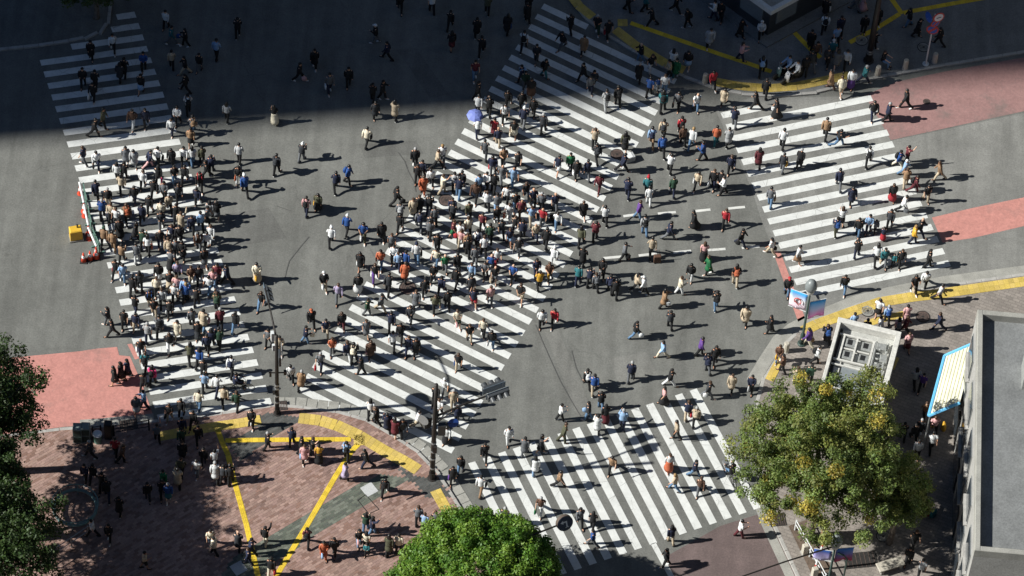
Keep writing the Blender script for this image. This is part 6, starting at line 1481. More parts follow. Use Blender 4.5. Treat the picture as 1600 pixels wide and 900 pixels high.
# ------------------------------------------------------------------ people
COL = {'k': '#121316', 'dg': '#2e3136', 'g': '#5f6266', 'lg': '#a3a5a6', 'w': '#d6d8d8', 'cr': '#d9d0ba', 'be': '#b3a48d', 'ta': '#8b6f54', 'br': '#553c2e', 'ol': '#4d4e3b', 'n': '#19213a', 'bl': '#204782', 'lb': '#8aa9cb', 'jn': '#587797', 't': '#27686f',
       'gn': '#1d6a40', 'dgn': '#24402f', 'rd': '#a82632', 'ma': '#5c2029', 'pi': '#c99b9b', 'hp': '#e2427c', 'or': '#ad5b3c', 'ye': '#cf9f32', 'pu': '#5b3a82', 'li': '#a398b4'}
LC = {k: lin(v) for k, v in COL.items()}
def cloth(k, j):
    m = NT("cloth " + k + str(j), .85); c = mul(LC[k], (.86, 1.0, 1.12)[j])
    m.base(m.mix(m.ramp(m.noise(9, 3, .6, True), [(.3, 0.0), (.7, 1.0)]), mul(c, .82), mul(c, 1.08))); m.bump(m.noise(14, 2, .5, True), .5, .03); return m.m
CM = {k: [cloth(k, j) for j in range(3)] for k in LC}
SK = [flat("skin tone %d" % i, c, .55, 0, .04) for i, c in enumerate((lin('#c99c80'), lin('#b5856a'), lin('#d2ab92')))]
SKC = [lin('#c99c80'), lin('#b5856a'), lin('#d2ab92')]
HM = {'k': flat("black hair", (.012, .011, .011), .4), 'b': flat("brown hair", (.06, .032, .018), .45), 'g': flat("grey hair", (.33, .33, .33), .6), 'r': flat("fair hair", (.30, .19, .08), .5)}
HC = {'k': (.012, .011, .011), 'b': (.06, .032, .018), 'g': (.33, .33, .33), 'r': (.30, .19, .08)}
EYE = flat("eyes", (.01, .01, .01), .2)
SHOE = [flat("dark shoes", (.02, .02, .022), .5), flat("white shoes", (.68, .68, .66), .6)]
STRAP = CM['k'][0]
def joints(kind, s=1):
    """skeleton facing +x; s = +1 left leg forward, -1 right leg forward"""
    th = {'w': (.46, -.34), 's': (.24, -.2), 'st': (.03, -.02), 'run': (.75, -.5), 'sit': (1.35, 1.3)}[kind if kind in ('w', 's', 'st', 'run', 'sit') else 's']
    kn = {'w': (.12, .34), 's': (.06, .22), 'st': (.03, .03), 'run': (.5, 1.0), 'sit': (1.35, 1.3)}[kind if kind in ('w', 's', 'st', 'run', 'sit') else 's']
    J = {}; lean = {'run': .12, 'w': .04}.get(kind, .02)
    pv = Vector((0, 0, .92)); legs = {}
    for side, i in ((s, 0), (-s, 1)):
        hip = pv + Vector((0, .09 * side, -.03)); a, k = th[i], kn[i]
        kne = hip + Vector((math.sin(a), 0, -math.cos(a))) * .42; ank = kne + Vector((math.sin(a - k), 0, -math.cos(a - k))) * .40
        f = a - k; toe = ank + Vector((math.cos(f * .6) * .17, .015 * side, -.055 + math.sin(f * .6) * .1))
        legs[side] = [hip, kne, ank, toe]
    low = min(min(l[2].z - .08, l[3].z - .025) for l in legs.values()); sh = Vector((0, 0, -low))
    for l in legs.values():
        for q in l: q += sh
    pv = pv + sh
    J['legs'] = legs; J['pv'] = pv; J['waist'] = pv + Vector((lean * .3, 0, .13)); J['chest'] = pv + Vector((lean * .8, 0, .33)); J['neck'] = pv + Vector((lean, 0, .51)); J['hd'] = pv + Vector((lean + .02, 0, .66))
    sw = {'w': .5, 's': .28, 'run': .9, 'st': .05, 'sit': .5}.get(kind, .2); arms = {}
    for side in (1, -1):
        shd = J['chest'] + Vector((0, .185 * side, .13)); a = -sw * side * s * .8; e = .25 if kind != 'run' else 1.3; out = .13
        if kind == 'sit': a, e = .7, .5
        if kind == 'ph': a, e = (.35, 1.75) if side == 1 else (.1, .5)
        if kind == 'ph2': a, e = .3, 1.6
        if kind == 'arm' and side == -1: a, e, out = 2.2, .5, .2
        el = shd + Vector((math.sin(a), out * side, -math.cos(a))).normalized() * .28
        inw = -.35 if kind in ('ph', 'ph2') else -.02
        fo = Vector((math.sin(a + e), inw * side, -math.cos(a + e))).normalized(); wr = el + fo * .24
        arms[side] = [shd, el, wr, wr + fo * .09, fo]
    J['arms'] = arms; return J
def skin_src(J, fingers):
    V = []; E_ = []; Rr = []
    def v(p, r, par=None):
        V.append(tuple(p)); Rr.append(r if hasattr(r, '__len__') else (r, r))
        if par is not None: E_.append((par, len(V) - 1))
        return len(V) - 1
    p = v(J['pv'], (.105, .105)); wa = v(J['waist'], (.10, .10), p); ch = v(J['chest'], (.12, .12), wa); nk = v(J['neck'], (.05, .05), ch)
    h0 = v(J['neck'] + Vector((.012, 0, .06)), .058, nk); h1 = v(J['hd'] + Vector((.012, 0, -.03)), (.078, .075), h0); h2 = v(J['hd'] + Vector((0, 0, .05)), (.085, .08), h1); v(J['hd'] + Vector((0, 0, .11)), (.05, .05), h2)
    for side, l in J['legs'].items():
        a = v(l[0], .083, p); a2 = v(l[0].lerp(l[1], .5), .072, a); k = v(l[1], .053, a2); c_ = v(l[1].lerp(l[2], .35), .055, k); an = v(l[2], .036, c_); v(l[3], (.03, .035), an)
    for side, (sh, el, wr, hnd, fo) in J['arms'].items():
        a = v(sh, .052, ch); m_ = v(sh.lerp(el, .5), .043, a); e = v(el, .036, m_); f = v(el.lerp(wr, .4), .035, e); w_ = v(wr, .023, f); pa = v(wr + fo * .045, (.03, .026), w_)
        if fingers:
            sd = fo.cross(Vector((0, 1, 0))).normalized(); cu = Vector((0, -side, 0))
            base_ = wr + fo * .075
            for k_, (o_, ln) in enumerate(((-.030, .062), (-.010, .072), (.010, .068), (.029, .052))):
                b0_ = base_ + sd * o_; b1 = b0_ + fo * ln * .5; b2 = b1 + (fo * .8 + cu * .5).normalized() * ln * .5
                q0 = v(b0_, .011, pa); q1 = v(b1, .0095, q0); v(b2, .008, q1)
            tb = wr + fo * .03 - sd * .03; q0 = v(tb, .012, pa); q1 = v(tb - sd * .02 + fo * .025, .0105, q0); v(tb - sd * .022 + fo * .05 + cu * .01, .0085, q1)
        else: v(hnd, (.018, .018), pa)
    return V, E_, Rr
POSES = {'wl': ('w', 1), 'wr': ('w', -1), 'sl': ('s', 1), 'sr': ('s', -1), 'st': ('st', 1), 'ph': ('ph', 1), 'ph2': ('ph2', -1), 'arm': ('arm', 1), 'run': ('run', 1), 'sit': ('sit', 1)}
JJ = {k: joints(*v) for k, v in POSES.items()}
tmp = []
for k, J in JJ.items():
    for lod in (0, 1):
        V, E_, Rr = skin_src(J, lod == 0)
        if lod: Rr = [(a_ * .72, b_ * .72) if i_ > 7 else (a_ * .86, b_ * .86) for i_, (a_, b_) in enumerate(Rr)]
        me = bpy.data.meshes.new("skeleton"); me.from_pydata(V, E_, []); o = bpy.data.objects.new("skeleton", me); C.objects.link(o)
        m = o.modifiers.new("skin", 'SKIN'); m.use_smooth_shade = True
        sv = me.skin_vertices[0].data
        for i, r_ in enumerate(Rr): sv[i].radius = r_
        for x in sv: x.use_root = False
        sv[0].use_root = True
        if lod == 0: mm = o.modifiers.new("sub", 'SUBSURF'); mm.levels = 1; mm.render_levels = 1
        tmp.append((k, lod, o))
bpy.context.view_layer.update(); dg = bpy.context.evaluated_depsgraph_get(); BODY = {}
for k, lod, o in tmp: BODY[k, lod] = bpy.data.meshes.new_from_object(o.evaluated_get(dg), depsgraph=dg)
for k, lod, o in tmp: me = o.data; bpy.data.objects.remove(o); bpy.data.meshes.remove(me)
def face_parts(J):
    """nose, ears and eyes set into the head"""
    h = J['hd']; mb = MB()
    mb.add([h + Vector(q) for q in ((.078, 0, .035), (.108, 0, -.012), (.08, .016, -.018), (.08, -.016, -.018))], [(0, 2, 1), (0, 1, 3), (1, 2, 3)])
    for s_ in (1, -1): mb.ball(h + Vector((-.005, .078 * s_, .005)), (.02, .012, .032), 6, 4)
    for s_ in (1, -1): mb.ball(h + Vector((.074, .03 * s_, .022)), (.01, .013, .007), 6, 4, 1)
    mb.add([h + Vector(q) for q in ((.086, -.02, -.048), (.086, .02, -.048), (.084, .02, -.056), (.084, -.02, -.056))], [(0, 1, 2, 3)], 1); return mb
def join(me, mb, name):
    """mesh data of ME plus the shapes of MB as one mesh"""
    n = len(me.vertices); co_ = np.empty(n * 3, np.float32); me.vertices.foreach_get("co", co_)
    q = MB(); q.add(co_.reshape(-1, 3).tolist(), [tuple(p.vertices) for p in me.polygons])
    if mb: o = len(q.v); q.v += mb.v; q.f += [tuple(i + o for i in f) for f in mb.f]; q.mi += mb.mi
    return q
BM = {}; BL = {}
for k, J in JJ.items():
    q = join(BODY[k, 0], face_parts(J), "body"); BM[k] = q.mesh("body", [SK[0], EYE], True); BL[k] = join(BODY[k, 1], None, "body")
def torso(mb, J, z0, wide=0.0, loose=0.0):
    pv, wa, ch, nk = J['pv'], J['waist'], J['chest'], J['neck']; x = lambda z: pv.x + (nk.x - pv.x) * max(0, (z - pv.z)) / .51
    zz = pv.z; rg = [(x(zz + z0), 0, zz + z0, .135 + loose + wide, .18 + loose + wide), (x(zz), 0, zz, .13 + loose, .175 + loose), (x(zz + .14), 0, zz + .14, .12 + loose, .16 + loose), (x(zz + .33), 0, zz + .33, .13 + loose, .188 + loose), (x(zz + .43), 0, zz + .43, .118 + loose, .19 + loose * .5), (x(zz + .485), 0, zz + .485, .085, .12), (x(zz + .53), 0, zz + .53, .066, .07)]
    mb.loft(rg, 12)
def sleeve(mb, J, t_end, r0, r1):
    for s_, (sh, el, wr, hn, fo) in J['arms'].items():
        pts = [sh + Vector((0, -.03 * s_, .015)), sh.lerp(el, .5), el] if t_end < 1 else [sh + Vector((0, -.03 * s_, .015)), sh.lerp(el, .5), el, el.lerp(wr, .5), wr + fo * .01]
        if t_end < 1: pts[-1] = sh.lerp(el, .72); mb.tube(pts, [r0, r0 * .98, r0 * .95], 8)
        else: mb.tube(pts, [r0, r0 * .95, r1 * 1.12, r1, r1 * .9], 8)
def legs_(mb, J, frac, r0, r1):
    for s_, (h, kn, an, to) in J['legs'].items():
        if frac < 1: mb.tube([h + Vector((0, 0, .04)), h.lerp(kn, .5), h.lerp(kn, .85)], [r0, r0 * .98, r0 * .95], 9)
        else: mb.tube([h + Vector((0, 0, .04)), h.lerp(kn, .5), kn, kn.lerp(an, .5), an + Vector((0, 0, -.01))], [r0, r0 * .9, r1 * 1.12, r1, r1 * .95], 9)
    pv = J['pv']; mb.loft([(pv.x, 0, pv.z - .11, .09, .11), (pv.x, 0, pv.z - .06, .118, .168), (pv.x, 0, pv.z + .06, .12, .165), (pv.x, 0, pv.z + .12, .11, .15)], 12)
def skirt(mb, J, ln, z0=.1, wide=.05):
    pv = J['pv']; l, r_ = J['legs'][1], J['legs'][-1]; f = lambda d: [p_ for p_ in (l[0].lerp(l[1], min(1, d / .42)) if d < .42 else l[1].lerp(l[2], (d - .42) / .4), r_[0].lerp(r_[1], min(1, d / .42)) if d < .42 else r_[1].lerp(r_[2], (d - .42) / .4))]
    rg = []
    for i in range(5):
        d = -z0 + (ln + z0) * i / 4
        if d <= 0: rg.append((pv.x, 0, pv.z - d, .13, .175)); continue
        a, b_ = f(d); cx = (a.x + b_.x) / 2; rg.append((cx, 0, pv.z - d, abs(a.x - b_.x) / 2 + .12 + wide * d * .6, .185 + wide * d))
    mb.loft(rg[::-1], 14)
def make(kind, J):
    mb = MB()
    if kind == 'J': torso(mb, J, -.08, .005, .018); sleeve(mb, J, 1, .072, .05); nk = J['neck']; mb.loft([(nk.x, 0, nk.z - .05, .085, .095), (nk.x, 0, nk.z + .025, .075, .08)], 10, cap=False)
    elif kind == 'S': torso(mb, J, -.05, 0, .006); sleeve(mb, J, 1, .062, .042)
    elif kind == 'T': torso(mb, J, -.05, .004, .006); sleeve(mb, J, .7, .07, .06)
    elif kind == 'C': torso(mb, J, -.05, .0, .024); sleeve(mb, J, 1, .076, .055); skirt(mb, J, .42, .12, .09); nk = J['neck']; mb.loft([(nk.x, 0, nk.z - .05, .09, .10), (nk.x, 0, nk.z + .03, .08, .085)], 10, cap=False)
    elif kind == 'P': legs_(mb, J, 1, .098, .068)
    elif kind == 'K': legs_(mb, J, .5, .105, .09)
    elif kind == 's': skirt(mb, J, .46)
    elif kind == 'l': skirt(mb, J, .68, .1, .12)
    return mb
def hair_mb(kind, J):
    h = J['hd']; mb = MB(); n, m = 12, 7; vs = []
    rx, ry, rz = (.108, .10, .118) if kind != 'cap' else (.115, .108, .11)
    for i in range(m + 1):
        ph = math.pi * i / m
        for k in range(n):
            a = 2 * math.pi * k / n; q = Vector((rx * math.sin(ph) * math.cos(a) - .012, ry * math.sin(ph) * math.sin(a), rz * math.cos(ph) + .03))
            if q.x > .02 and q.z < .055: q = Vector((q.x * .45, q.y * .75, max(q.z, .02)))
            elif q.z < -.02 and kind != 'long': q.z = -.02; q.y *= .75; q.x *= .75
            vs.append(h + q)
    mb.add(vs, [(i * n + k, (i + 1) * n + k, (i + 1) * n + (k + 1) % n, i * n + (k + 1) % n) for i in range(m) for k in range(n)])
    if kind == 'long': mb.loft([(h.x - .085, 0, h.z - .26, .03, .085), (h.x - .075, 0, h.z - .12, .05, .11), (h.x - .05, 0, h.z, .07, .112), (h.x - .03, 0, h.z + .08, .06, .09)], 10)
    if kind == 'cap':
        vs = [h + Vector((x, y, .062 - .1 * (x - .08))) for x, y in ((.075, -.075), (.15, -.05), (.175, 0), (.15, .05), (.075, .075))]
        mb.add(vs + [q - Vector((0, 0, .012)) for q in vs], [(0, 1, 2, 3, 4), (9, 8, 7, 6, 5)] + [(i, 5 + i, 5 + (i + 1) % 5, (i + 1) % 5) for i in range(5)])
    return mb
def shoe_mb(J, side):
    h, kn, an, to = J['legs'][side]; d = to - an; a = math.atan2(-d.z - .055, Vector((d.x, d.y)).length) * .8; mb = MB()
    c = an + Vector((.055, 0, -.045)); rg = []
    for x, w_, z in ((-.11, .03, .05), (-.085, .042, .085), (0, .043, .085), (.07, .05, .06), (.13, .045, .045), (.165, .02, .03)):
        q = Matrix.Rotation(a, 3, 'Y') @ Vector((x, 0, 0)); rg.append((c + q, w_, z))
    vs = []
    for q, w_, z in rg: vs += [q + Vector((0, w_, -.035)), q + Vector((0, w_ * .7, -.035 + z)), q + Vector((0, -w_ * .7, -.035 + z)), q + Vector((0, -w_, -.035))]
    fs = [(4 * i + k, 4 * i + 4 + k, 4 * i + 4 + (k + 1) % 4, 4 * i + (k + 1) % 4) for i in range(5) for k in range(4)] + [(3, 2, 1, 0), (20, 21, 22, 23)]
    return mb.add(vs, fs)
def pack_mb(J):
    c = J['chest']; mb = MB(); x = c.x - .21
    mb.loft([(x, 0, c.z - .25, .07, .13), (x, 0, c.z - .22, .09, .15), (x + .005, 0, c.z + .04, .085, .145), (x + .03, 0, c.z + .15, .05, .10), (x + .04, 0, c.z + .18, .02, .05)], 12)
    mb.loft([(x - .085, 0, c.z - .2, .03, .10), (x - .085, 0, c.z - .04, .03, .10)], 10)
    for s_ in (1, -1): mb.tube([(x + .07, .1 * s_, c.z + .13), (c.x, .12 * s_, c.z + .185), (c.x + .14, .115 * s_, c.z + .08), (c.x + .13, .13 * s_, c.z - .1), (x + .08, .15 * s_, c.z - .16)], .022, 6)
    return mb
TOP = {}; BOT = {}; HAIR = {}; SHOES = {}; PACK = {}
for k, J in JJ.items():
    for g in 'JSTC': TOP[k, g] = make(g, J)
    for g in 'PKsl': BOT[k, g] = make(g, J)
    for g in ('short', 'long', 'cap'): HAIR[k, g] = hair_mb(g, J)
    SHOES[k] = (shoe_mb(J, 1), shoe_mb(J, -1)); PACK[k] = pack_mb(J)
MC = {}
def gm_(tag, mb, name, mats=None):
    if tag not in MC: MC[tag] = mb.mesh(name, mats or [SK[0]], True)
    return MC[tag]
TN = {'J': 'jacket', 'S': 'shirt', 'T': 't_shirt', 'C': 'coat'}; BN = {'P': 'trousers', 'K': 'shorts', 's': 'skirt', 'l': 'skirt'}
def put(name, me, par, mat):
    o = bpy.data.objects.new(name, me); C.objects.link(o); o.parent = par
    o.material_slots[0].link = 'OBJECT'; o.material_slots[0].material = mat; return o
def pick(row, rn):
    x, y, z, s, hd, T, B, H, ex = row[:9]
    pose = rn.choice(['wl', 'wr', 'wl', 'wr', 'sl', 'sr', 'sl', 'sr', 'ph', 'ph2'])
    if B[-1] == 'S' or T[-1] == 'C': pose = rn.choice(['sl', 'sr', 'sl', 'sr', 'ph'])
    for e in ('st', 'run', 'sit', 'arm'):
        if e in ex.split(): pose = e
    hk = 'cap' if H in ('W', 'R', 'B', 'N', 'or', 'dgn') else 'long' if H in 'KL' else None if H == 'x' else 'short'
    hc = {'K': 'k', 'L': 'b'}.get(H, H)
    bk = B[-1] if B[-1] != 'S' else rn.choice('ssl')
    return pose, hk, hc, bk
CAPC = {'W': 'w', 'R': 'rd', 'B': 'k', 'N': 'n', 'or': 'or', 'dgn': 'dgn'}
NAMES = {'k': 'black', 'dg': 'dark grey', 'g': 'grey', 'lg': 'light grey', 'w': 'white', 'cr': 'cream', 'be': 'beige', 'ta': 'tan', 'br': 'brown', 'ol': 'olive', 'n': 'navy', 'bl': 'blue', 'lb': 'light blue', 't': 'teal', 'gn': 'green', 'rd': 'red', 'pi': 'pale pink', 'hp': 'hot pink', 'or': 'orange', 'ye': 'yellow', 'pu': 'purple'}
def bag_meshes():
    b1 = MB(); b1.loft([(0, 0, -.42, .10, .05), (0, 0, -.40, .15, .07), (0, 0, -.14, .16, .06), (0, 0, -.12, .155, .03)], 10)
    b2 = MB()
    for s_ in (1, -1): b2.tube([(-.08, .03 * s_, -.13), (-.06, .02 * s_, -.02), (0, 0, .0), (.06, .02 * s_, -.02), (.08, .03 * s_, -.13)], .009, 5)
    c1 = MB(); c1.box((0, 0, .34), (.24, .40, .56), bev=.03); c2 = MB()
    for s_ in (1, -1): c2.tube([(.08, .1 * s_, .6), (.1, .1 * s_, .98)], .01, 5)
    c2.tube([(.1, -.1, .98), (.1, .1, .98)], .014, 6); c3 = MB()
    for a, b_ in ((-1, -1), (-1, 1), (1, -1), (1, 1)): c3.tube([(.1 * a, .16 * b_ - .015, .04), (.1 * a, .16 * b_ + .015, .04)], .04, 8)
    return [m_.mesh(n_, [SK[0]]) for m_, n_ in ((b1, "pouch"), (b2, "strap"), (c1, "shell"), (c2, "handle"), (c3, "wheel"))]
BG = bag_meshes()
rn = random.Random(5)
for row in D['people']:
    x, y, z, s, hd, T, B, H, ex, lbl, blab = row
    pose, hk, hc, bk = pick(row, rn); J = JJ[pose]; j = rn.randrange(3); si = rn.randrange(3)
    dz = -.42 if pose == 'sit' else 0
    o = bpy.data.objects.new("person", BM[pose]); C.objects.link(o)
    o.location = (x, y, z + (.0 if pose != 'sit' else .06)); o.rotation_euler = (R(rn.uniform(-2.5, 2.5)), R(rn.uniform(0, 6) if pose[0] in 'ws' and pose != 'st' else 0), R(hd)); o.scale = (s * rn.uniform(.96, 1.06), s * rn.uniform(.96, 1.06), s)
    o["label"] = lbl; o["category"] = "person"; o["group"] = "people crossing the junction"
    o.material_slots[0].link = 'OBJECT'; o.material_slots[0].material = SK[si]
    put(BN[bk], gm_(('b', pose, bk), BOT[pose, bk], BN[bk]), o, CM[B[:-1]][rn.randrange(3)])
    put(TN[T[-1]], gm_(('t', pose, T[-1]), TOP[pose, T[-1]], TN[T[-1]]), o, CM[T[:-1]][j])
    if hk: put("cap" if hk == 'cap' else "hair", gm_(('h', pose, hk), HAIR[pose, hk], "hair"), o, CM[CAPC[H]][1] if hk == 'cap' else HM[hc])
    if hk == 'cap': pass
    sm = SHOE[1 if rn.random() < .35 else 0]
    for q in (0, 1): put("shoe", gm_(('s', pose, q), SHOES[pose][q], "shoe"), o, sm)
    for e in ex.split():
        if e.startswith('bp:'): put("backpack", gm_(('p', pose), PACK[pose], "backpack"), o, CM[e[3:]][1])
        if e[:4] in ('bag:', 'case'):
            k = e.split(':')[1]; nm = NAMES[k]; rot = Matrix.Rotation(R(hd), 3, 'Z'); isb = e.startswith('bag')
            hp_ = J['arms'][-1][3] if isb else Vector((-.42, -.3, 0))
            p_ = Vector((x, y, z)) + rot @ (hp_ * s if isb else hp_)
            if isb and p_.z < z + .5: p_.z = z + .5
            word = "bag" if isb else "suitcase"
            t = thing("handbag" if isb else "suitcase", p_, blab, word, R(hd), "bags in people's hands" if isb else "suitcases pulled along")
            for i in ((0, 1) if isb else (2, 3, 4)):
                put(("pouch", "strap", "shell", "handle", "wheels")[i] if i < 4 else "wheel_set", BG[i], t, CM[k][1] if i in (0, 2) else STRAP)
        if e == 'umb':
            rot = Matrix.Rotation(R(hd), 3, 'Z'); p_ = Vector((x, y, z)) + rot @ Vector((.15, .18, 0))
            t = thing("umbrella", (p_.x, p_.y, z + 1.0), "open violet blue umbrella over the person in white on the diagonal crossing", "umbrella")
            mb = MB(); n_ = 8; vs = [(0, 0, 1.12)]
            for rr_, zz_ in ((.2, 1.08), (.38, 1.0), (.5, .88)): vs += [(rr_ * math.cos(2 * math.pi * i / n_), rr_ * math.sin(2 * math.pi * i / n_), zz_) for i in range(n_)]
            fs = [(0, 1 + i, 1 + (i + 1) % n_) for i in range(n_)] + [(1 + r_ * n_ + i, 1 + (r_ + 1) * n_ + i, 1 + (r_ + 1) * n_ + (i + 1) % n_, 1 + r_ * n_ + (i + 1) % n_) for r_ in (0, 1) for i in range(n_)]
            M['umb'] = flat("violet umbrella cloth", lin('#6f7cbc'), .6); mb.add(vs, fs).obj("canopy", M['umb'], t)
            MB().tube([(0, 0, 0), (0, 0, 1.2)], .012, 6).obj("shaft", M['steel'], t)
            rb = MB()
            for i in range(n_): rb.tube([(0, 0, 1.1), (.37 * math.cos(2 * math.pi * i / n_), .37 * math.sin(2 * math.pi * i / n_), .96), (.5 * math.cos(2 * math.pi * i / n_), .5 * math.sin(2 * math.pi * i / n_), .87)], .006, 4)
            rb.obj("rib", M['steel'], t)
        if e == 'stroller':
            rot = Matrix.Rotation(R(hd), 3, 'Z'); p_ = Vector((x, y, z)) + rot @ Vector((.75, 0, 0))
            t = thing("stroller", p_, "white baby stroller pushed across the bare asphalt", "stroller", R(hd))
            MB().loft([(0, 0, .4, .2, .2), (.02, 0, .5, .3, .23), (-.05, 0, .75, .26, .22)], 12).obj("seat", CM['w'][1], t, True)
            MB().ball((-.12, 0, .85), (.26, .24, .22), 12, 6).obj("canopy", CM['w'][0], t, True)
            mb = MB()
            for s_ in (1, -1): mb.tube([(-.55, .2 * s_, 1.0), (-.2, .22 * s_, .6), (.35, .22 * s_, .12)], .015, 6); mb.tube([(.1, .22 * s_, .5), (-.35, .24 * s_, .12)], .015, 6)
            mb.tube([(-.55, -.2, 1.0), (-.55, .2, 1.0)], .018, 6); mb.obj("frame", M['steel'], t)
            for a_ in (.35, -.35):
                for s_ in (1, -1): MB().tube([(a_, .22 * s_ - .02, .1), (a_, .22 * s_ + .02, .1)], .1, 12).obj("wheel", M['rubber'], t)
# the rest of the throng, in one mesh
cv = []; cf = []; ccol = []; off = 0
def acc(mb, Mx, col):
    global off
    a = np.asarray(mb.v, np.float32) @ Mx[0] + Mx[1]; cv.append(a); cf.extend([tuple(i + off for i in f) for f in mb.f]); ccol.append(np.tile(np.asarray(col, np.float32), (len(a), 1))); off += len(a)
PKB = MB().loft([(0, 0, -.42, .10, .05), (0, 0, -.40, .15, .07), (0, 0, -.14, .16, .06), (0, 0, -.02, .02, .02)], 8)
for row in D['crowd']:
    x, y, z, s, hd, T, B, H, ex = row
    pose, hk, hc, bk = pick(row, rn); c, sn = math.cos(R(hd)) * s, math.sin(R(hd)) * s
    Mx = (np.array([[c, sn, 0], [-sn, c, 0], [0, 0, s]], np.float32), np.array([x, y, z], np.float32))
    jit = lambda q: mul(q, rn.uniform(.85, 1.12))
    acc(BL[pose], Mx, SKC[rn.randrange(3)]); acc(BOT[pose, bk], Mx, jit(LC[B[:-1]])); acc(TOP[pose, T[-1]], Mx, jit(LC[T[:-1]]))
    if hk: acc(HAIR[pose, hk], Mx, LC[CAPC[H]] if hk == 'cap' else HC[hc])
    sc_ = (.68, .68, .66) if rn.random() < .35 else (.02, .02, .022)
    for q in (0, 1): acc(SHOES[pose][q], Mx, sc_)
    for e in ex.split():
        if e.startswith('bp:'): acc(PACK[pose], Mx, LC[e[3:]])
        if e.startswith('bag:'):
            q = MB(); h_ = JJ[pose]['arms'][-1][3]; q.v = [(a + h_.x, b_ + h_.y, c_ + h_.z) for a, b_, c_ in PKB.v]; q.f = PKB.f; acc(q, Mx, LC[e[4:]])
cvv = np.concatenate(cv); me = bpy.data.meshes.new("crowd"); me.from_pydata(cvv.tolist(), [], cf); me.shade_smooth()
a = me.color_attributes.new("tint", 'FLOAT_COLOR', 'POINT'); a.data.foreach_set("color", np.concatenate([np.concatenate(ccol), np.ones((len(cvv), 1), np.float32)], 1).ravel())
me.materials.append(attr_mat("crowd clothing", .85, .3, .22, 9.0))
link("crowd", me, label="dense throng of pedestrians filling the gaps between the nearer walkers", cat="crowd", kind="stuff")

# ------------------------------------------------------------------ bicycles with riders, scooters, parcels
def rider(par_loc, rz, T, B, lbl, dz):
    J = JJ['sit']; o = bpy.data.objects.new("person", BM['sit']); C.objects.link(o); o.location = (par_loc[0], par_loc[1], par_loc[2] + dz); o.rotation_euler = (0, 0, rz)
    o["label"] = lbl; o["category"] = "person"; o["group"] = "people crossing the junction"; o.material_slots[0].link = 'OBJECT'; o.material_slots[0].material = SK[0]
    put("trousers", gm_(('b', 'sit', 'P'), BOT['sit', 'P'], "trousers"), o, CM[B][1]); put("jacket", gm_(('t', 'sit', 'J'), TOP['sit', 'J'], "jacket"), o, CM[T][1]); put("hair", gm_(('h', 'sit', 'short'), HAIR['sit', 'short'], "hair"), o, HM['k'])
    for q in (0, 1): put("shoe", gm_(('s', 'sit', q), SHOES['sit'][q], "shoe"), o, SHOE[0])
def bicycle(p, deg, lbl):
    t = thing("bicycle", (p[0], p[1], 0), lbl, "bicycle", R(deg), "bicycles")
    for xw in (-.52, .52):
        n_ = 28; wh_ = MB().tube([(xw + .33 * math.cos(2 * math.pi * k / n_), 0, .35 + .33 * math.sin(2 * math.pi * k / n_)) for k in range(n_ + 1)], .02, 6, cap=False).obj("wheel", M['rubber'], t)
        sp_ = MB()
        for k in range(10): sp_.tube([(xw, 0, .35), (xw + .32 * math.cos(.628 * k), 0, .35 + .32 * math.sin(.628 * k))], .004, 3)
        sp_.obj("spoke", M['steel'], wh_)
    fr = MB()
    for a_, b_ in (((-.52, 0, .35), (-.05, 0, .3)), ((-.05, 0, .3), (-.2, 0, .85)), ((-.2, 0, .8), (.38, 0, .8)), ((-.05, 0, .3), (.36, 0, .72)), ((-.52, 0, .35), (-.18, 0, .75)), ((.52, 0, .35), (.36, 0, .95))): fr.tube([a_, b_], .018, 6)
    fr.obj("frame", M['mast'], t); MB().tube([(.2, -.26, 1.0), (.36, -.1, .98), (.36, .1, .98), (.2, .26, 1.0)], .014, 6).obj("handlebar", M['steel'], t)
    MB().loft([(-.22, 0, .86, .10, .07), (-.22, 0, .92, .13, .09)], 10).obj("saddle", M['black'], t)
    bk_ = MB(); bk_.box((.55, 0, .86), (.26, .3, .2)); bk_.obj("basket", M['steel'], t)
    MB().tube([(-.05, -.09, .3), (-.05, .09, .3)], .09, 10).obj("crank", M['steel'], t)
for (p, deg), (T_, B_, l1, l2) in zip(D['bikes'], (('n', 'k', "dark bicycle ridden across the crowded crossing near the tall mast", "person in navy riding a bicycle beside the tall slim mast"), ('k', 'jn', "dark bicycle ridden along the edge of the yellowing tree", "person in black riding a bicycle past the yellowing tree"))):
    bicycle(p, deg, l1); q = Matrix.Rotation(R(deg), 3, 'Z') @ Vector((-.2, 0, 0)); rider((p[0] + q.x, p[1] + q.y, 0), R(deg), T_, B_, l2, .93 - JJ['sit']['pv'].z + .08)
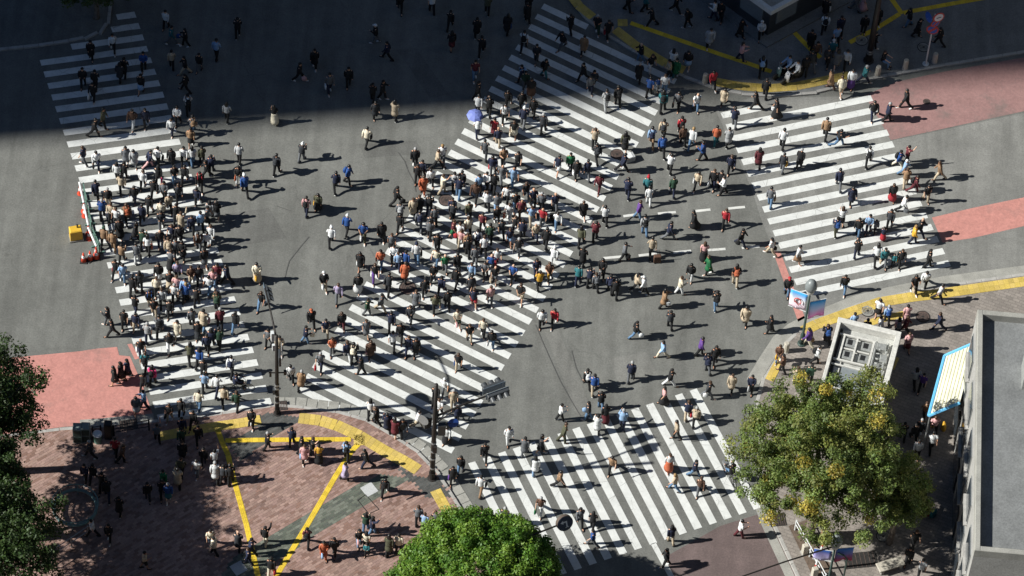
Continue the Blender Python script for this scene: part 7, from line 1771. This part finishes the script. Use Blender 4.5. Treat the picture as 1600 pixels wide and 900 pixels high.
for i, (p, deg) in enumerate(D['scooter']):
    t = thing("motor_scooter", (p[0], p[1], PZ), ("dark scooter parked nearer the kiosk with rider in light blue", "black and white scooter parked at the yellow tactile kerb line")[i], "scooter", R(deg), "parked motor scooters")
    for xw in (-.55, .55): MB().tube([(xw, -.06, .24), (xw, .06, .24)], .24, 16).obj("wheel", M['rubber'], t)
    MB().loft([(-.4, 0, .3, .32, .14), (-.42, 0, .55, .36, .17), (-.4, 0, .72, .3, .15)], 12).obj("body", M['mast'] if i == 0 else M['black'], t, True); MB().box((0, 0, .3), (.5, .3, .08), bev=.02).obj("footboard", M['black'], t)
    MB().loft([(.42, 0, .3, .08, .2), (.36, 0, .75, .07, .2), (.3, 0, .98, .07, .12)], 12).obj("leg_shield", M['wh'] if i else M['teal'], t, True)
    MB().loft([(-.35, 0, .73, .34, .14), (-.35, 0, .82, .3, .12)], 12).obj("seat", M['black'], t, True)
    MB().tube([(.2, -.3, 1.05), (.32, -.1, 1.02), (.32, .1, 1.02), (.2, .3, 1.05)], .018, 6).obj("handlebar", M['steel'], t)
    MB().ball((.42, 0, .92), (.05, .08, .07)).obj("headlight", M['wh'], t)
    q = Matrix.Rotation(R(deg), 3, 'Z') @ Vector((-.35, 0, 0)); rider((p[0] + q.x, p[1] + q.y, PZ), R(deg), ('lb', 'w')[i], 'k', ("person in light blue seated on the scooter nearer the kiosk", "person in white seated on the black and white scooter")[i], .86 - JJ['sit']['pv'].z)
p = D['box_w']; t = thing("parcel", (p[0], p[1], 0), "pale folding box lying by the brown manhole cover", "box")
MB().box((0, 0, .22), (.6, .42, .4), .5, bev=.02).obj("carton", CM['lg'][1], t); MB().box((0, 0, .43), (.3, .36, .02), .5).obj("flap", CM['w'][1], t)
bl_ = ("purple shopping bag on the ground under the tree shade", "red shopping bag between the purple and teal bags", "teal shopping bag on the ground under the tree shade", "yellow sack at the inner end of the cream awning", "yellow sack at the frame edge beside the cream awning")
for i, (p, k) in enumerate(zip(D['bagsR'], ('pu', 'rd', 't', 'ye', 'ye'))):
    t = thing("shopping_bag", (p[0], p[1], PZ), bl_[i], "bag", .4 * i, "bags standing on the right pavement")
    MB().loft([(0, 0, 0, .2, .12), (0, 0, .05, .24, .15), (0, 0, .4, .26, .13), (0, 0, .46, .2, .05)], 10).obj("pouch", CM[k][1], t, True)
    mb = MB(); mb.tube([(-.1, 0, .44), (-.06, 0, .6), (.06, 0, .6), (.1, 0, .44)], .012, 5); mb.obj("handle", CM[k][0], t)
